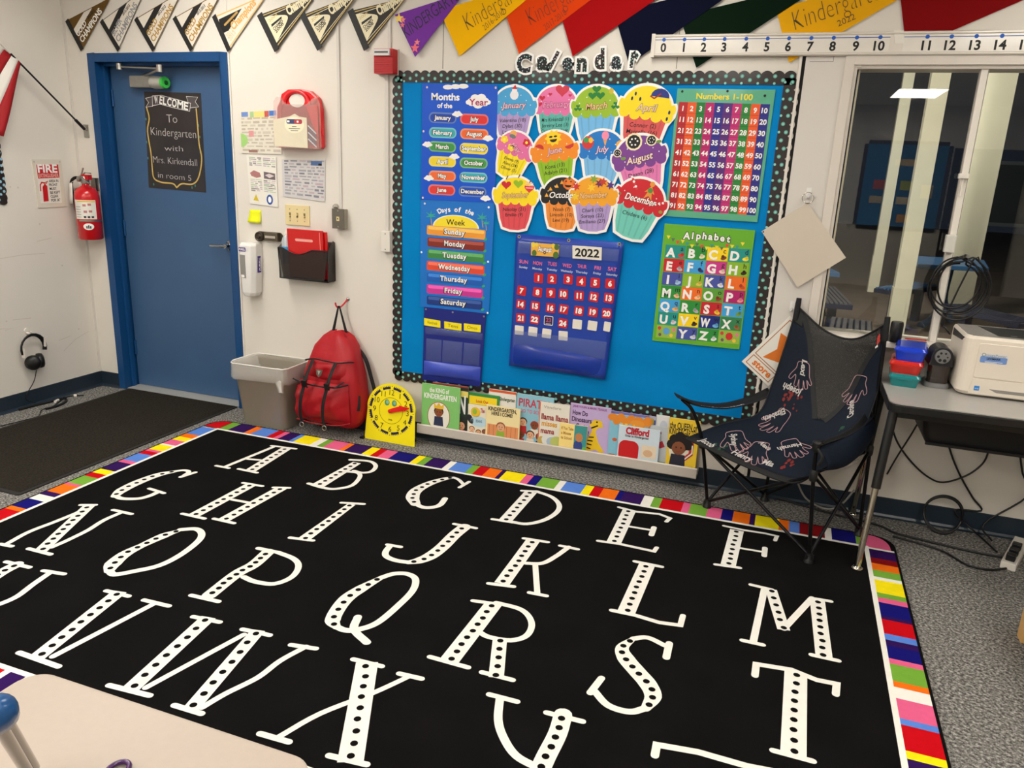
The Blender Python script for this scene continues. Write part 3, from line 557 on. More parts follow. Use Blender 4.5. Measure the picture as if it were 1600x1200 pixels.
for i in range(stripes):
    mb = MB() if i == 0 else mb
    mb.sheet(lambda u, v, i=i: cloth((i+u)/stripes, v), 3, 14, FR if i % 2 == 0 else FWh, thick=0.0012)
mb.build('flag_cloth', fp)
# ---- headphones on a hook with a hanging cable
hp = thing('headphones', (XL+0.04, *(-0.541,0.262)), 'black headphones hanging on a hook on the left wall', 'headphones')
c = Vector((XL+0.035, *(-0.521,0.37)))
mb = MB(); arc = []
for i in range(13):
    t = math.radians(-18+216*i/12); arc.append((c.x, c.y-0.082*math.cos(t), c.z+0.005+0.085*math.sin(t)))
mb.tube(arc, 0.013, M_black, flatk=0.5, n=8); mb.build('headband', hp)
for sgn, dy, dz, r in ((-1, -0.070, -0.045, 0.034), (1, 0.080, 0.0, 0.022)):
    mb = MB(); mb.box((c.x-0.012, c.y+dy-0.006, c.z+dz), (c.x+0.012, c.y+dy+0.006, c.z+dz+0.06), M_white); mb.build('yoke', hp, bevel=0.003)
for k, (dy, dz) in enumerate(((-0.028, -0.082), (0.022, -0.078))):
    mb = MB(); ax = (0.5, 0.75 if k else -0.75, 0.05); mb.lathe(c+Vector((0.018, dy, dz)), ax, [(0.030, -0.022), (0.046, -0.016), (0.048, 0.0), (0.044, 0.016), (0.028, 0.024), (0.01, 0.026)], mat('ear_black', (15, 15, 16), rough=0.35, var=0.2), n=18); mb.build('ear_cup', hp)
mb = MB(); mb.tube([(XL, c.y-0.005, c.z+0.10), (XL+0.03, c.y-0.005, c.z+0.098), (XL+0.036, c.y-0.005, c.z+0.112)], 0.006, M_white); mb.lathe((XL, c.y-0.005, c.z+0.115), (1, 0, 0), [(0.016, 0), (0.014, 0.004)], M_white); 
hk = mb.build('wall_hook', loc=(XL, c.y, c.z+0.1)); tag(hk, 'small white hook on the left wall holding the headphones', 'hook')
mb = MB(); p = [Vector((XL+0.05, *(-0.53,0.236))), Vector((XL+0.03, *(-0.542,0.161))), Vector((XL+0.02, *(-0.605,0.065))), Vector((XL+0.035, c.y-0.03, 0.02))]
mb.tube(smooth(p, 5), 0.0028, M_black, n=6); mb.build('cable', hp)
# cords lying on the carpet at the foot of the left wall
mb = MB(); f1 = [(-0.154,-0.667),(-0.145,-0.54),(-0.123,-0.418),(-0.124,-0.369),(-0.055,-0.415),(-0.02,-0.506),(-0.026,-0.585)]
mb.tube(smooth([(x, y, 0.008) for x, y in f1], 4), 0.0085, M_black, n=8)
g1 = [(-0.026,-0.585),(-0.049,-0.506),(-0.124,-0.369),(-0.129,-0.306),(-0.089,-0.276),(-0.074,-0.259)]; mb.tube(smooth([(x, y, 0.006) for x, y in g1], 4), 0.004, M_black, n=6)
a, b = [(-0.112,-0.305),(-0.101,-0.291)]; mb.tube([(a[0], a[1], 0.008), (b[0], b[1], 0.008)], 0.010, M_white); a, b = [(-0.096,-0.46),(-0.108,-0.426)]; mb.tube([(a[0], a[1], 0.012), (b[0], b[1], 0.012)], 0.009, M_white)
g2 = [(-0.035,-0.503),(-0.043,-0.598),(0.045,-0.698),(0.043,-0.783),(0.019,-0.929)]; mb.tube(smooth([(x, y, 0.005) for x, y in g2], 4), 0.0028, M_black, n=6)
tag(mb.build('extension_cord', loc=(f1[3][0], f1[3][1], 0)), 'black cord with white connectors lying along the left baseboard', 'cord')
# ---- fire extinguisher by the door frame
ex = thing('fire_extinguisher', (-0.055, -0.088, 1.03), 'red fire extinguisher with white label hanging beside the blue door frame', 'fire extinguisher')
EX, EY = -0.055, -0.088; M_exr = mat('extinguisher_red', (206, 20, 28), rough=0.22, var=0.05, coat=0.5)
mb = MB(); mb.lathe((EX, EY, 1.032), (0, 0, 1), [(0.0, 0), (0.066, 0), (0.074, 0.006), (0.074, 0.27), (0.070, 0.295), (0.055, 0.322), (0.03, 0.336), (0.022, 0.34), (0.02, 0.36)], M_exr, n=28); exc = mb.build('cylinder', ex)
def wrap(mb_, a0, a1, z0, z1, r, mt, n=12):
    mb_.sheet(lambda u, v: (EX+r*math.sin(a0+(a1-a0)*u), EY-r*math.cos(a0+(a1-a0)*u), z0+(z1-z0)*v), n, 1, mt)
mb = MB(); wrap(mb, -0.35, 1.5, 1.165, 1.285, 0.0748, paper); wrap(mb, -0.05, 1.45, 1.272, 1.279, 0.0752, ink(240, 200, 30))
for i in range(5): wrap(mb, -0.25, 0.25, 1.175+0.016*i, 1.180+0.016*i, 0.0752, I_lgrey)
for (a, z) in ((0.55, 1.245), (0.95, 1.25), (0.6, 1.205), (1.0, 1.207)): wrap(mb, a-0.12, a+0.14, z, z+0.014, 0.0752, ink(190, 120, 120), 4)
for a in (0.45, 0.75, 1.05): wrap(mb, a, a+0.2, 1.172, 1.184, 0.0752, I_black, 4)
wrap(mb, 0.0, 2.2, 1.150, 1.160, 0.0755, M_steel)
mb.sheet(lambda u, v: (EX+0.0752*math.sin(0.75+0.42*(v*math.cos(2*math.pi*u))), EY-0.0752*math.cos(0.75+0.42*(v*math.cos(2*math.pi*u))), 1.118+0.021*v*math.sin(2*math.pi*u)), 18, 2, I_white)
for k, a in enumerate((0.62, 0.76, 0.90)): wrap(mb, a-0.05, a+0.05, 1.106, 1.122+0.005*(k == 1), 0.0758, I_black, 3)
mb.build('label', exc, label='white instruction label with yellow stripe')
mb = MB(); mb.lathe((EX, EY, 1.385), (0, 0, 1), [(0.024, 0), (0.026, 0.02), (0.02, 0.045)], M_steel, n=14)
mb.box((EX-0.012, EY-0.015, 1.41), (EX+0.045, EY+0.015, 1.44), M_exr); mb.lathe((EX-0.02, EY-0.02, 1.412), (-0.3, -1, 0), [(0.017, 0), (0.017, 0.014)], M_steel, n=12); exv = mb.build('valve', ex)
mb = MB(); mb.tube([(EX-0.03, EY, 1.43), (EX+0.03, EY-0.02, 1.455), (EX+0.085, EY-0.03, 1.452)], 0.006, M_steel, flatk=0.6); mb.tube([(EX-0.03, EY, 1.43), (EX-0.005, EY, 1.482)], 0.005, M_steel); mb.tube([(EX-0.03, EY-0.01, 1.43), (EX+0.05, EY-0.04, 1.405), (EX+0.09, EY-0.05, 1.39)], 0.006, M_steel, flatk=0.6); mb.build('handle', exv)
mb = MB(); mb.tube(smooth([(EX-0.025, EY-0.01, 1.42), (EX-0.07, EY-0.02, 1.415), (EX-0.098, EY-0.02, 1.38), (EX-0.100, EY-0.015, 1.31), (EX-0.092, EY-0.01, 1.24), (EX-0.086, EY, 1.16)], 5), [0.010]*26, M_black); mb.tube([(EX-0.086, EY, 1.165), (EX-0.082, EY, 1.12)], [0.013, 0.016], M_black); mb.build('hose', ex)
mb = MB(); mb.sheet(lambda u, v: (EX-0.075-0.012*v+0.028*(u-0.5), EY-0.045, 1.385-0.13*v), 2, 3, paper, thick=0.001); mb.tube([(EX-0.02, EY-0.03, 1.42), (EX-0.075, EY-0.045, 1.385)], 0.0015, M_white, n=5); mb.build('inspection_tag', ex)
mb = MB(); mb.box((EX-0.02, EY+0.06, 1.34), (EX+0.02, 0.0, 1.42), M_steel); mb.build('bracket', ex)

# ================================================================ papers, boxes and switches right of the door
lined = [ink(150, 146, 142), ink(196, 180, 190), ink(180, 196, 170)]
def scribble(mb_, pts, d, rows, seed, cols=(0.0, 1.0), r0=0.1, r1=0.9, ws=0.5, mats=None):
    """small printed bars across a sheet given by its four corners tl, tr, br, bl"""
    rnd = random.Random(seed); tl, tr, br, bl_ = [Vector(p) for p in pts]
    def at(u, v): return tuple((tl*(1-u)+tr*u)*(1-v)+(bl_*(1-u)+br*u)*v)
    for i in range(rows):
        v = r0+(r1-r0)*i/rows; u = cols[0]
        while u < cols[1]-0.04:
            e = min(cols[1], u+rnd.uniform(0.05, 0.25)*ws*2); hh = rnd.uniform(0.35, 0.75)*(r1-r0)/rows
            mb_.poly(W_, [at(u, v), at(e, v), at(e, v+hh), at(u, v+hh)], rnd.choice(mats or lined), d); u = e+rnd.uniform(0.02, 0.08)
    return at
# site map behind the first-aid case
p = [(1.104,1.857),(1.395,1.874),(1.392,1.618),(1.104,1.615)]
mb = card(W_, p, 0.006, mat('map_cream', (226, 220, 204), rough=0.35, var=0.03, coat=0.3), back=0.006)
at = scribble(mb, p, 0.0064, 10, 3, (0.05, 0.98), 0.18, 0.98, 0.4, [ink(196, 186, 170), ink(206, 198, 180), ink(190, 180, 160)])
for u0, v0, u1, v1, c in ((.06, .05, .22, .16, (110, 140, 200)), (.27, .05, .36, .18, (170, 200, 140)), (.37, .05, .62, .18, (236, 220, 130)), (.62, .05, .72, .18, (200, 90, 80)), (.73, .05, .9, .16, (70, 120, 200)), (.22, .48, .34, .62, (220, 150, 150)), (.2, .92, .42, .98, (150, 110, 100))):
    mb.poly(W_, [at(u0, v0), at(u1, v0), at(u1, v1), at(u0, v1)], ink(*c), 0.0068)
mb.poly(W_, [at(0.02+0.17*math.sin(t), 0.70+0.16*math.cos(t)) for t in [math.pi*i/8 for i in range(9)]], ink(160, 206, 120), 0.0068)
tag(mb.build('site_map', loc=wloc(p)), 'cream site map sheet on the wall, its corner behind the first-aid case', 'paper')
# hand washing notice
p = [(1.142,1.605),(1.35,1.6),(1.352,1.313),(1.152,1.323)]
mb = card(W_, p, 0.005, paper); at = scribble(mb, p, 0.0054, 5, 5, (0.08, 0.5), 0.03, 0.22, 0.6); scribble(mb, p, 0.0054, 5, 6, (0.56, 0.97), 0.03, 0.22, 0.6)
scribble(mb, p, 0.0054, 7, 7, (0.08, 0.48), 0.48, 0.74, 0.7); scribble(mb, p, 0.0054, 7, 8, (0.54, 0.95), 0.48, 0.74, 0.7)
mb.poly(W_, [at(.08, .36), at(.22, .30), at(.42, .34), at(.46, .42), at(.3, .45), at(.12, .42)], ink(176, 120, 116), 0.0056); mb.poly(W_, [at(.56, .31), at(.95, .33), at(.95, .46), at(.56, .45)], ink(110, 96, 100), 0.0056)
mb.poly(W_, [at(.6, .38), at(.75, .34), at(.92, .38), at(.75, .43)], ink(214, 200, 200), 0.0058)
mb.poly(W_, [at(.13, .92), at(.33, .93), at(.24, .79)], ink(216, 190, 40), 0.0056); cx_, cz_ = at(.72, .87); mb.oval(W_, cx_, cz_, 0.023, 0.03, ink(40, 80, 160), 0.0056); mb.oval(W_, cx_, cz_, 0.012, 0.018, I_white, 0.006)
tag(mb.build('hygiene_notice', loc=wloc(p)), 'white printed notice with photos, yellow triangle and blue ring symbols', 'paper')
# second map under the first-aid case
p = [(1.389,1.589),(1.685,1.596),(1.677,1.362),(1.388,1.377)]
mb = card(W_, p, 0.004, mat('map_grey', (206, 203, 202), rough=0.5)); at = scribble(mb, p, 0.0044, 12, 11, (0.06, 0.98), 0.02, 0.95, 0.35, [ink(160, 158, 164), ink(180, 176, 182), ink(190, 170, 178), ink(130, 130, 140)])
mb.poly(W_, [at(.68, .03), at(.93, .03), at(.93, .14), at(.68, .14)], ink(84, 112, 160), 0.0048); mb.poly(W_, [at(.85, .09), at(.93, .09), at(.93, .14), at(.85, .14)], I_black, 0.0052)
tag(mb.build('evacuation_map', loc=wloc(p)), 'grey printed map sheet right below the first-aid case', 'paper')
# sticky note
p = [(1.146,1.287),(1.226,1.289),(1.226,1.21),(1.132,1.211)]
mb = MB(); a, b, c_, d_ = [Vector(q) for q in p]
mb.sheet(lambda u, v: (*(lambda q: (q.x, -0.002-0.012*v*v, q.y))((d_*(1-u)+c_*u)*v+(a*(1-u)+b*u)*(1-v)),), 3, 5, mat('sticky_yellow', (236, 240, 20), rough=0.6), thick=0.0006)
tag(mb.build('sticky_note', loc=wloc(p)), 'neon yellow sticky note on the wall above the hand sanitizer', 'note')
# first-aid case: red back shell, clear front, label
fa = thing('first_aid_case', (1.535, -0.04, 1.65), 'red and clear plastic first-aid case with a handle, on the wall', 'first-aid case')
X0, X1, Z0, Z1 = 1.385, 1.690, 1.655, 1.925
M_far = mat('case_red', (226, 24, 34), rough=0.25, var=0.04, coat=0.3)
shell = [(X0, Z0+0.012), (X0+0.012, Z0), (X1-0.012, Z0), (X1, Z0+0.012), (X1-0.004, Z1-0.06), (X1-0.022, Z1+0.005), (X1-0.07, Z1+0.040), (X1-0.13, Z1+0.050), (X0+0.09, Z1+0.047), (X0+0.045, Z1+0.022), (X0+0.03, Z1-0.02), (X0+0.01, Z1-0.05)]
mb = MB(); mb.prism(W_, shell, 0.0, 0.042, M_far); mb.build('back_shell', fa, bevel=0.008, seg=2)
mb = MB(); hole = [(1.535+0.052*math.cos(t), Z1-0.013+0.036*math.sin(t)) for t in [2*math.pi*i/20 for i in range(20)]]
mb.prism(W_, hole, 0.0421, 0.0440, M_wall); arc = [(1.535+0.074*math.cos(t)*1.1, -0.046, Z1-0.03+0.066*math.sin(t)) for t in [math.pi*(-0.02+1.04*i/14) for i in range(15)]]
mb.tube(arc, 0.012, M_far); mb.build('handle', fa)
M_clear = mat('case_clear', (238, 204, 198), rough=0.18, alpha=0.30, var=0.03, coat=0.3)
front = [(X0, Z0+0.01), (X0+0.01, Z0-0.002), (X1-0.01, Z0-0.002), (X1, Z0+0.01), (X1-0.004, Z1-0.03), (X1-0.02, Z1+0.005), (X1-0.035, Z1-0.001), (X1-0.08, Z1-0.035), (X0+0.09, Z1-0.035), (X0+0.05, Z1+0.0), (X0+0.03, Z1+0.006), (X0+0.008, Z1-0.02)]
mb = MB(); mb.prism(W_, front, 0.042, 0.068, M_clear); fal = mb.build('clear_lid', fa, bevel=0.004)
mb = MB(); mb.prism(W_, [(X0+0.006, Z0+0.006), (1.615, Z0+0.002), (1.613, Z0+0.165), (1.565, Z0+0.170), (1.535, Z0+0.185), (1.50, Z0+0.170), (X0+0.004, Z0+0.15)], 0.0684, 0.0692, mat('case_insert', (222, 212, 186), rough=0.35))
mb.oval(W_, 1.53, Z0+0.125, 0.065, 0.045, ink(240, 230, 200), 0.0696, 20); mb.rrect(W_, 1.478, Z0+0.130, 1.584, Z0+0.156, 0.012, ink(60, 66, 110), 0.070); mb.rrect(W_, 1.53, Z0+0.1305, 1.583, Z0+0.1555, 0.012, ink(186, 60, 70), 0.0704)
mb.rect(W_, 1.482, Z0+0.138, 1.500, Z0+0.148, I_white, 0.0708); mb.rect(W_, 1.548, Z0+0.138, 1.560, Z0+0.148, I_white, 0.0708)
for k, w2 in enumerate((0.03, 0.075, 0.05)): mb.rect(W_, 1.53-w2/2, Z0+0.114-0.011*k, 1.53+w2/2, Z0+0.118-0.011*k, I_dgrey, 0.070)
for k in range(5): mb.stroke(W_, [(1.622, Z0+0.02+0.018*k+0.03), (1.672, Z0+0.01+0.018*k)], 0.007, ink(*((196, 200, 206), (120, 124, 134))[k % 2]), 0.0690)
mb.build('label', fal, label='cream insert with oval label')
mb = MB(); mb.slab(Fr((X1, 0, 0), (0, 1, 0), (0, 0, 1)), -0.040, Z0+0.075, -0.022, Z0+0.110, 0.0, 0.008, M_far); mb.build('latch', fal, bevel=0.003)
# light switches
p = [(1.401,1.329),(1.57,1.335),(1.571,1.214),(1.403,1.213)]
x0, z0, x1, z1 = (p[0][0]+p[3][0])/2, (p[2][1]+p[3][1])/2, (p[1][0]+p[2][0])/2, (p[0][1]+p[1][1])/2
sw = thing('switch_plate', ((x0+x1)/2, 0, z0), 'cream plate with three toggle light switches', 'light switch')
M_ivory = mat('ivory_plastic', (226, 208, 156), rough=0.35, var=0.03)
mb = MB(); mb.slab(W_, x0, z0, x1, z1, 0, 0.007, M_ivory)
swp = mb.build('plate', sw, bevel=0.003)
for k in range(3):
    cx_ = x0+(x1-x0)*(0.2+0.3*k); cz_ = (z0+z1)/2
    mb = MB(); mb.slab(W_, cx_-0.006, cz_-0.014, cx_+0.006, cz_+0.014, 0.007, 0.0078, mat('switch_slot', (120, 104, 70), rough=0.5)); mb.prism(W_, [(cx_-0.005, cz_-0.002), (cx_+0.005, cz_-0.002), (cx_+0.005, cz_+0.010*(1 if k == 1 else -1)+0.001), (cx_-0.005, cz_+0.010*(1 if k == 1 else -1)+0.001)], 0.007, 0.020, M_ivory)
    for s_ in (-1, 1): mb.oval(W_, cx_, cz_+s_*0.034, 0.0035, 0.0035, M_grey, 0.0074, 8)
    mb.build('toggle', swp)
# magnetic door holder: oval metal box
c0, c1 = [(1.186,1.162),(1.376,1.107)]
mb = MB(); mb.prism(W_, rr(c0[0]+0.005, c1[1]+0.002, c1[0], c0[1], 0.022, 5), 0, 0.008, mat('bronze_plate', (84, 74, 62), rough=0.35, metal=0.7))
mb.lathe((c0[0]+0.03, -0.006, (c0[1]+c1[1])/2-0.004), (0.1, -1, 0), [(0.030, 0), (0.030, 0.016), (0.024, 0.022), (0.022, 0.018), (0.012, 0.018), (0.010, 0.026)], mat('bronze_dark', (74, 64, 56), rough=0.3, metal=0.6), n=18)
mb.slab(W_, c0[0]+0.075, c1[1]+0.004, c1[0]-0.02, c0[1]-0.002, 0.008, 0.03, mat('bronze_box', (104, 94, 80), rough=0.4, metal=0.6)); mb.slab(W_, c0[0]+0.085, c1[1]+0.02, c1[0]-0.03, c0[1]-0.02, 0.03, 0.036, M_chrome)
tag(mb.build('door_holder', loc=((c0[0]+c1[0])/2, 0, c1[1])), 'bronze door holder fixture on the wall between sticky note and sanitizer', 'door holder')
# sanitizer dispenser
sd = thing('sanitizer_dispenser', (1.165, -0.04, 0.76), 'white wall dispenser of hand sanitizer beside the door', 'sanitizer dispenser')
M_disp = mat('dispenser_white', (232, 230, 226), rough=0.25, var=0.02, coat=0.3)
def sect(z, xa, xb, d): return [Vector(q) for q in ((xa, 0.0, z), (xb, 0.0, z), (xb, -d*0.72, z), (xb-0.022, -d, z), (xa+0.018, -d, z), (xa, -d*0.8, z))]
mb = MB(); mb.loft([sect(0.765, 1.120, 1.190, 0.075), sect(0.79, 1.108, 1.206, 0.082), sect(0.90, 1.106, 1.216, 0.086), sect(1.00, 1.104, 1.222, 0.088), sect(1.075, 1.103, 1.222, 0.084), sect(1.092, 1.106, 1.220, 0.074)], M_disp, sm=False); sdh = mb.build('housing', sd, bevel=0.006)
G = Fr((0, -0.088, 0), (1, 0, 0), (0, 0, 1))
mb = MB(); mb.prism(G, [(1.122, 0.885), (1.158, 0.880), (1.160, 1.020), (1.124, 1.022)], -0.004, 0.0015, mat('window_grey', (138, 136, 132), rough=0.2, coat=0.5)); mb.rect(G, 1.127, 0.885, 1.15, 0.90, I_white, 0.002); mb.build('level_window', sdh)
mb = MB(); mb.rrect(G, 1.116, 1.042, 1.168, 1.066, 0.006, ink(70, 48, 140), 0.001); mb.text(G, 'PURELL', (1.119, 1.048), (1.165, 1.048), 0.012, I_white, 0.0016, bold=0.03, shear=0.2)
S_ = Fr((1.2205, 0, 0), (0, 1, 0), (0, 0, 1)); mb.prism(S_, [(-0.050, 0.915), (-0.022, 0.915), (-0.022, 1.015), (-0.050, 1.015)], -0.003, 0.003, ink(70, 48, 140)); 
mb.text(Fr((1.2237, 0, 0), (0, 0, 1), (0, -1, 0), (1, 0, 0)), 'PURELL', (0.925, 0.028), (1.005, 0.028), 0.014, I_white, 0.001, bold=0.03, shear=0.2); mb.build('brand_label', sdh, label='purple PURELL label')
# wall pocket with red folder and a bottle
wp = thing('wall_pocket', (1.575, -0.04, 0.87), 'smoky brown plastic wall pocket file holder', 'file holder')
M_smoke = mat('smoke_plastic', (26, 10, 9), rough=0.12, alpha=0.66, var=0.05, coat=0.5); M_smk2 = mat('smoke_clear', (30, 24, 22), rough=0.1, alpha=0.5, var=0.05, coat=0.5)
mb = MB(); Lx, Rx = 1.398, 1.738; F_ = Fr((0, -0.082, 0), (1, 0, 0), (0, 0, 1))
top = [(1.398, 1.085), (1.43, 1.083), (1.47, 1.066), (1.515, 1.052), (1.55, 1.052), (1.59, 1.064), (1.63, 1.082), (1.738, 1.085)]
mb.prism(F_, [(1.428, 0.905), (1.712, 0.905)]+top[::-1], -0.003, 0.0, M_smoke); 
mb.prism(Fr((1.735, 0, 0), (0, 1, 0), (0, 0, 1)), [(-0.082, 0.905), (0, 0.905), (0, 1.13), (-0.02, 1.14), (-0.045, 1.11), (-0.082, 1.085)], 0, 0.003, M_smoke)
mb.prism(Fr((1.398, 0, 0), (0, 1, 0), (0, 0, 1)), [(-0.082, 0.905), (0, 0.905), (0, 1.13), (-0.02, 1.14), (-0.045, 1.11), (-0.082, 1.085)], 0, 0.003, M_smk2)
mb.box((1.40, -0.082, 0.902), (1.736, 0, 0.906), M_black); mb.prism(W_, [(1.398, 0.905), (1.738, 0.905), (1.738, 1.13), (1.398, 1.13)], 0.0, 0.003, M_smk2)
mb.tube([(x, -0.083, z) for x, z in top], 0.004, M_black, n=6); mb.tube([(1.398, -0.083, 1.085), (1.41, -0.083, 0.905), (1.738, -0.083, 0.905), (1.738, -0.083, 1.085)], 0.004, M_black, n=6)
mb.build('pocket', wp)
mb = MB(); M_fold = mat('folder_red', (206, 12, 16), rough=0.28, var=0.04, coat=0.3)
ff = Fr((1.46, -0.052, 0.915), (1, 0, 0), (0, -0.06, 1))
fo = thing('folder', (1.58, -0.05, 0.915), 'red plastic folder standing in the wall pocket', 'folder')
mb = MB(); mb.slab(ff, 0.0, 0, 0.245, 0.285, 0, 0.010, M_fold); foc = mb.build('front_cover', fo, bevel=0.003)
mb = MB(); mb.slab(ff, 0.012, 0, 0.262, 0.277, -0.016, -0.002, M_fold); mb.build('back_cover', fo, bevel=0.003)
mb = MB(); mb.prism(ff, rr(0.055, 0.215, 0.175, 0.230, 0.006, 3), 0.010, 0.0108, mat('folder_slot', (238, 170, 160), rough=0.4)); mb.rect(ff, 0.222, 0.12, 0.226, 0.275, ink(236, 150, 140), 0.0104); mb.build('label_slot', foc, label='pale label slot')
bo = thing('bottle', (1.43, -0.045, 0.91), 'clear bottle with a blue label standing in the wall pocket', 'bottle')
mb = MB(); mb.lathe((1.432, -0.042, 0.91), (0, 0, 1), [(0.028, 0), (0.031, 0.01), (0.031, 0.21), (0.022, 0.235), (0.012, 0.245)], mat('bottle_clear', (206, 212, 216), rough=0.1, alpha=0.75, coat=0.5), n=18); bob = mb.build('body', bo)
mb = MB(); mb.lathe((1.432, -0.042, 0.99), (0, 0, 1), [(0.0315, 0), (0.0315, 0.10)], mat('bottle_label', (70, 152, 206), rough=0.4), n=18, cap=False); mb.build('label', bob, label='blue label')
mb = MB(); mb.lathe((1.432, -0.042, 1.152), (0, 0, 1), [(0.013, 0), (0.013, 0.018), (0.006, 0.022), (0.006, 0.034)], M_white, n=12); mb.build('cap', bo)
# wall box with conduit
wb = thing('wall_box', (1.80, -0.02, 1.24), 'bronze wall box with a small button under a thin conduit', 'wall box')
p = [(1.743,1.327),(1.826,1.332),(1.828,1.218),(1.749,1.219)]
M_brz = mat('bronze_cover', (108, 102, 92), rough=0.45, metal=0.3, var=0.1, scale=60)
x0, z0, x1, z1 = p[3][0], p[2][1], p[1][0], p[0][1]
mb = MB(); mb.slab(W_, x0, z0, x1, z1, 0, 0.038, mat('box_tan', (150, 144, 130), rough=0.5)); mb.build('box', wb, bevel=0.002)
mb = MB(); mb.slab(W_, x0-0.002, z0-0.002, x1+0.002, z1+0.002, 0.038, 0.042, M_brz); wbc = mb.build('cover_plate', wb, bevel=0.001)
mb = MB(); xm, zm = (x0+x1)/2, (z0+z1)/2; mb.slab(W_, xm-0.009, zm-0.012, xm+0.009, zm+0.012, 0.042, 0.045, M_ivory); mb.oval(W_, xm, zm, 0.004, 0.005, I_black, 0.0454, 8)
for s_ in (-1, 1): mb.oval(W_, xm, zm+s_*0.045, 0.004, 0.004, M_steel, 0.0426, 8)
mb.build('button', wbc)
mb = MB(); mb.slab(W_, 1.776, z1-0.002, 1.792, 2.62, 0, 0.008, M_wall2); mb.build('conduit', wb)
mb = MB(); hx_, hz_ = (1.753,1.345); mb.lathe((hx_, 0, hz_-0.006), (0, -1, 0), [(0.016, 0), (0.016, 0.012), (0.01, 0.018), (0.01, 0.03), (0.006, 0.034)], M_chrome, n=14); mb.build('knob', wb, label='small chrome knob')
# junction box by the display board with its cable duct
jb = thing('junction_box', (2.11, -0.02, 1.12), 'white junction box beside the left edge of the display board', 'junction box')
p = [(2.06,1.217),(2.121,1.221),(2.123,1.106),(2.063,1.106)]
mb = MB(); mb.slab(W_, p[3][0], p[3][1], p[1][0], p[1][1], 0, 0.038, M_white)
for s_ in (0.014, p[1][1]-p[3][1]-0.014): mb.oval(W_, (p[3][0]+p[1][0])/2, p[3][1]+s_, 0.004, 0.004, M_grey, 0.0384, 8)
mb.build('box', jb, bevel=0.002)
mb = MB(); mb.slab(W_, 2.079, p[1][1], 2.099, 2.062, 0, 0.013, M_wall2); mb.build('cable_duct', jb, bevel=0.002)
# fire alarm sounder
al = thing('fire_alarm', (2.06, -0.03, 2.06), 'red fire alarm sounder with strobe above the display board corner', 'fire alarm')
q = [(2.039,2.177),(2.152,2.178),(2.158,2.055),(2.044,2.053)]; x0, z0, x1, z1 = (q[0][0]+q[3][0])/2, (q[2][1]+q[3][1])/2, (q[1][0]+q[2][0])/2, (q[0][1]+q[1][1])/2
M_alr = mat('alarm_red', (190, 26, 32), rough=0.4, var=0.06)
mb = MB(); mb.slab(W_, x0, z0, x1, z1, 0.012, 0.066, M_alr)
for i in range(11):
    z = z0+0.010+i*0.0088; mb.slab(W_, x0+0.004, z, x1-0.004, z+0.004, 0.066, 0.0695, M_alr)
alb = mb.build('body', al, bevel=0.0015)
mb = MB(); mb.slab(W_, x0-0.004, z0-0.004, x1+0.006, z1+0.004, 0, 0.012, mat('alarm_base', (200, 190, 184), rough=0.4)); mb.build('back_plate', al)
mb = MB(); mb.slab(W_, x0+0.008, z1-0.036, x1-0.014, z1-0.004, 0.066, 0.080, mat('strobe_lens', (226, 224, 222), rough=0.1, coat=0.6)); mb.slab(W_, x0+0.012, z1-0.024, x1-0.02, z1-0.014, 0.080, 0.081, I_dgrey); mb.build('strobe', alb, bevel=0.004)
mb = MB(); mb.slab(W_, x0+0.052, z1, x0+0.070, 2.62, 0, 0.008, M_wall2); mb.build('cable_duct', al, bevel=0.002)

# ================================================================ pennants above the door
def pennant(bar, tip, body, art, label, rowd, group, barmat=None, name='pennant', bw=0.026):
    a, b, t = [Vector(q) for q in (bar[0], bar[1], tip)]; mb = MB(); fr_ = wall(rowd)
    mb.prism(fr_, [tuple(a), tuple(b), tuple(t)], 0, 0.0015, body)
    if art: art(mb, fr_, a, b, t)
    root = thing(name, (mid([a, b, t])[0], -rowd, b.y), label, 'pennant', group) if barmat else None
    if root is None: return tag(mb.build(name, loc=(b.x, -rowd, b.y)), label, 'pennant', group)
    mb.build('flag', root)
    mb = MB(); ax = (t-(a+b)/2).normalized(); mb.prism(fr_, [tuple(a-ax*0.004), tuple(b-ax*0.004), tuple(b+ax*bw), tuple(a+ax*bw)], 0.001, 0.0035, barmat); mb.build('header_strip', root, label='black header strip')
M_strip = mat('pennant_strip', (28, 27, 27), rough=0.6)
def inner(a, b, t, k, j=0.0):     # a point on the pennant: k along from the bar, j from -1 (lower edge) to 1 (upper edge)
    m_ = (a+b)/2; return m_+(t-m_)*k+(a-m_)*j*(1-k)
def champs(main, tcol, bandc, word, edge):
    def f_(mb, fr_, a, b, t):
        P = lambda k, j: tuple(inner(a, b, t, k, j))
        mb.poly(fr_, [P(.0, -.02), P(.0, .22), P(.42, .98), P(.60, .95), P(.08, -.10)], bandc, 0.0019)
        p0, p1 = P(.10, -.80), P(.74, -.90)
        q0, q1 = P(.085, -.30), P(.36, -.10)
        mb.text(fr_, 'CHAMPIONS', p0, (p0[0]+(p1[0]-p0[0]), p0[1]+(p1[1]-p0[1])), 0.034, tcol, 0.0024, bold=0.03); mb.text(fr_, word, q0, q1, 0.030, tcol, 0.0024, bold=0.03)
        r0, r1 = P(.42, .14), P(.62, .25)
        mb.text(fr_, '2012-2013', r0, r1, 0.016, I_black, 0.0024, bold=0.03)
        mb.stroke(fr_, [P(.0, .99), P(1, 0)], 0.004, edge, 0.0022, cap=False); mb.stroke(fr_, [P(.0, -.99), P(1, 0)], 0.004, edge, 0.0022, cap=False)
    return f_
def yeartext(yr):
    return yr
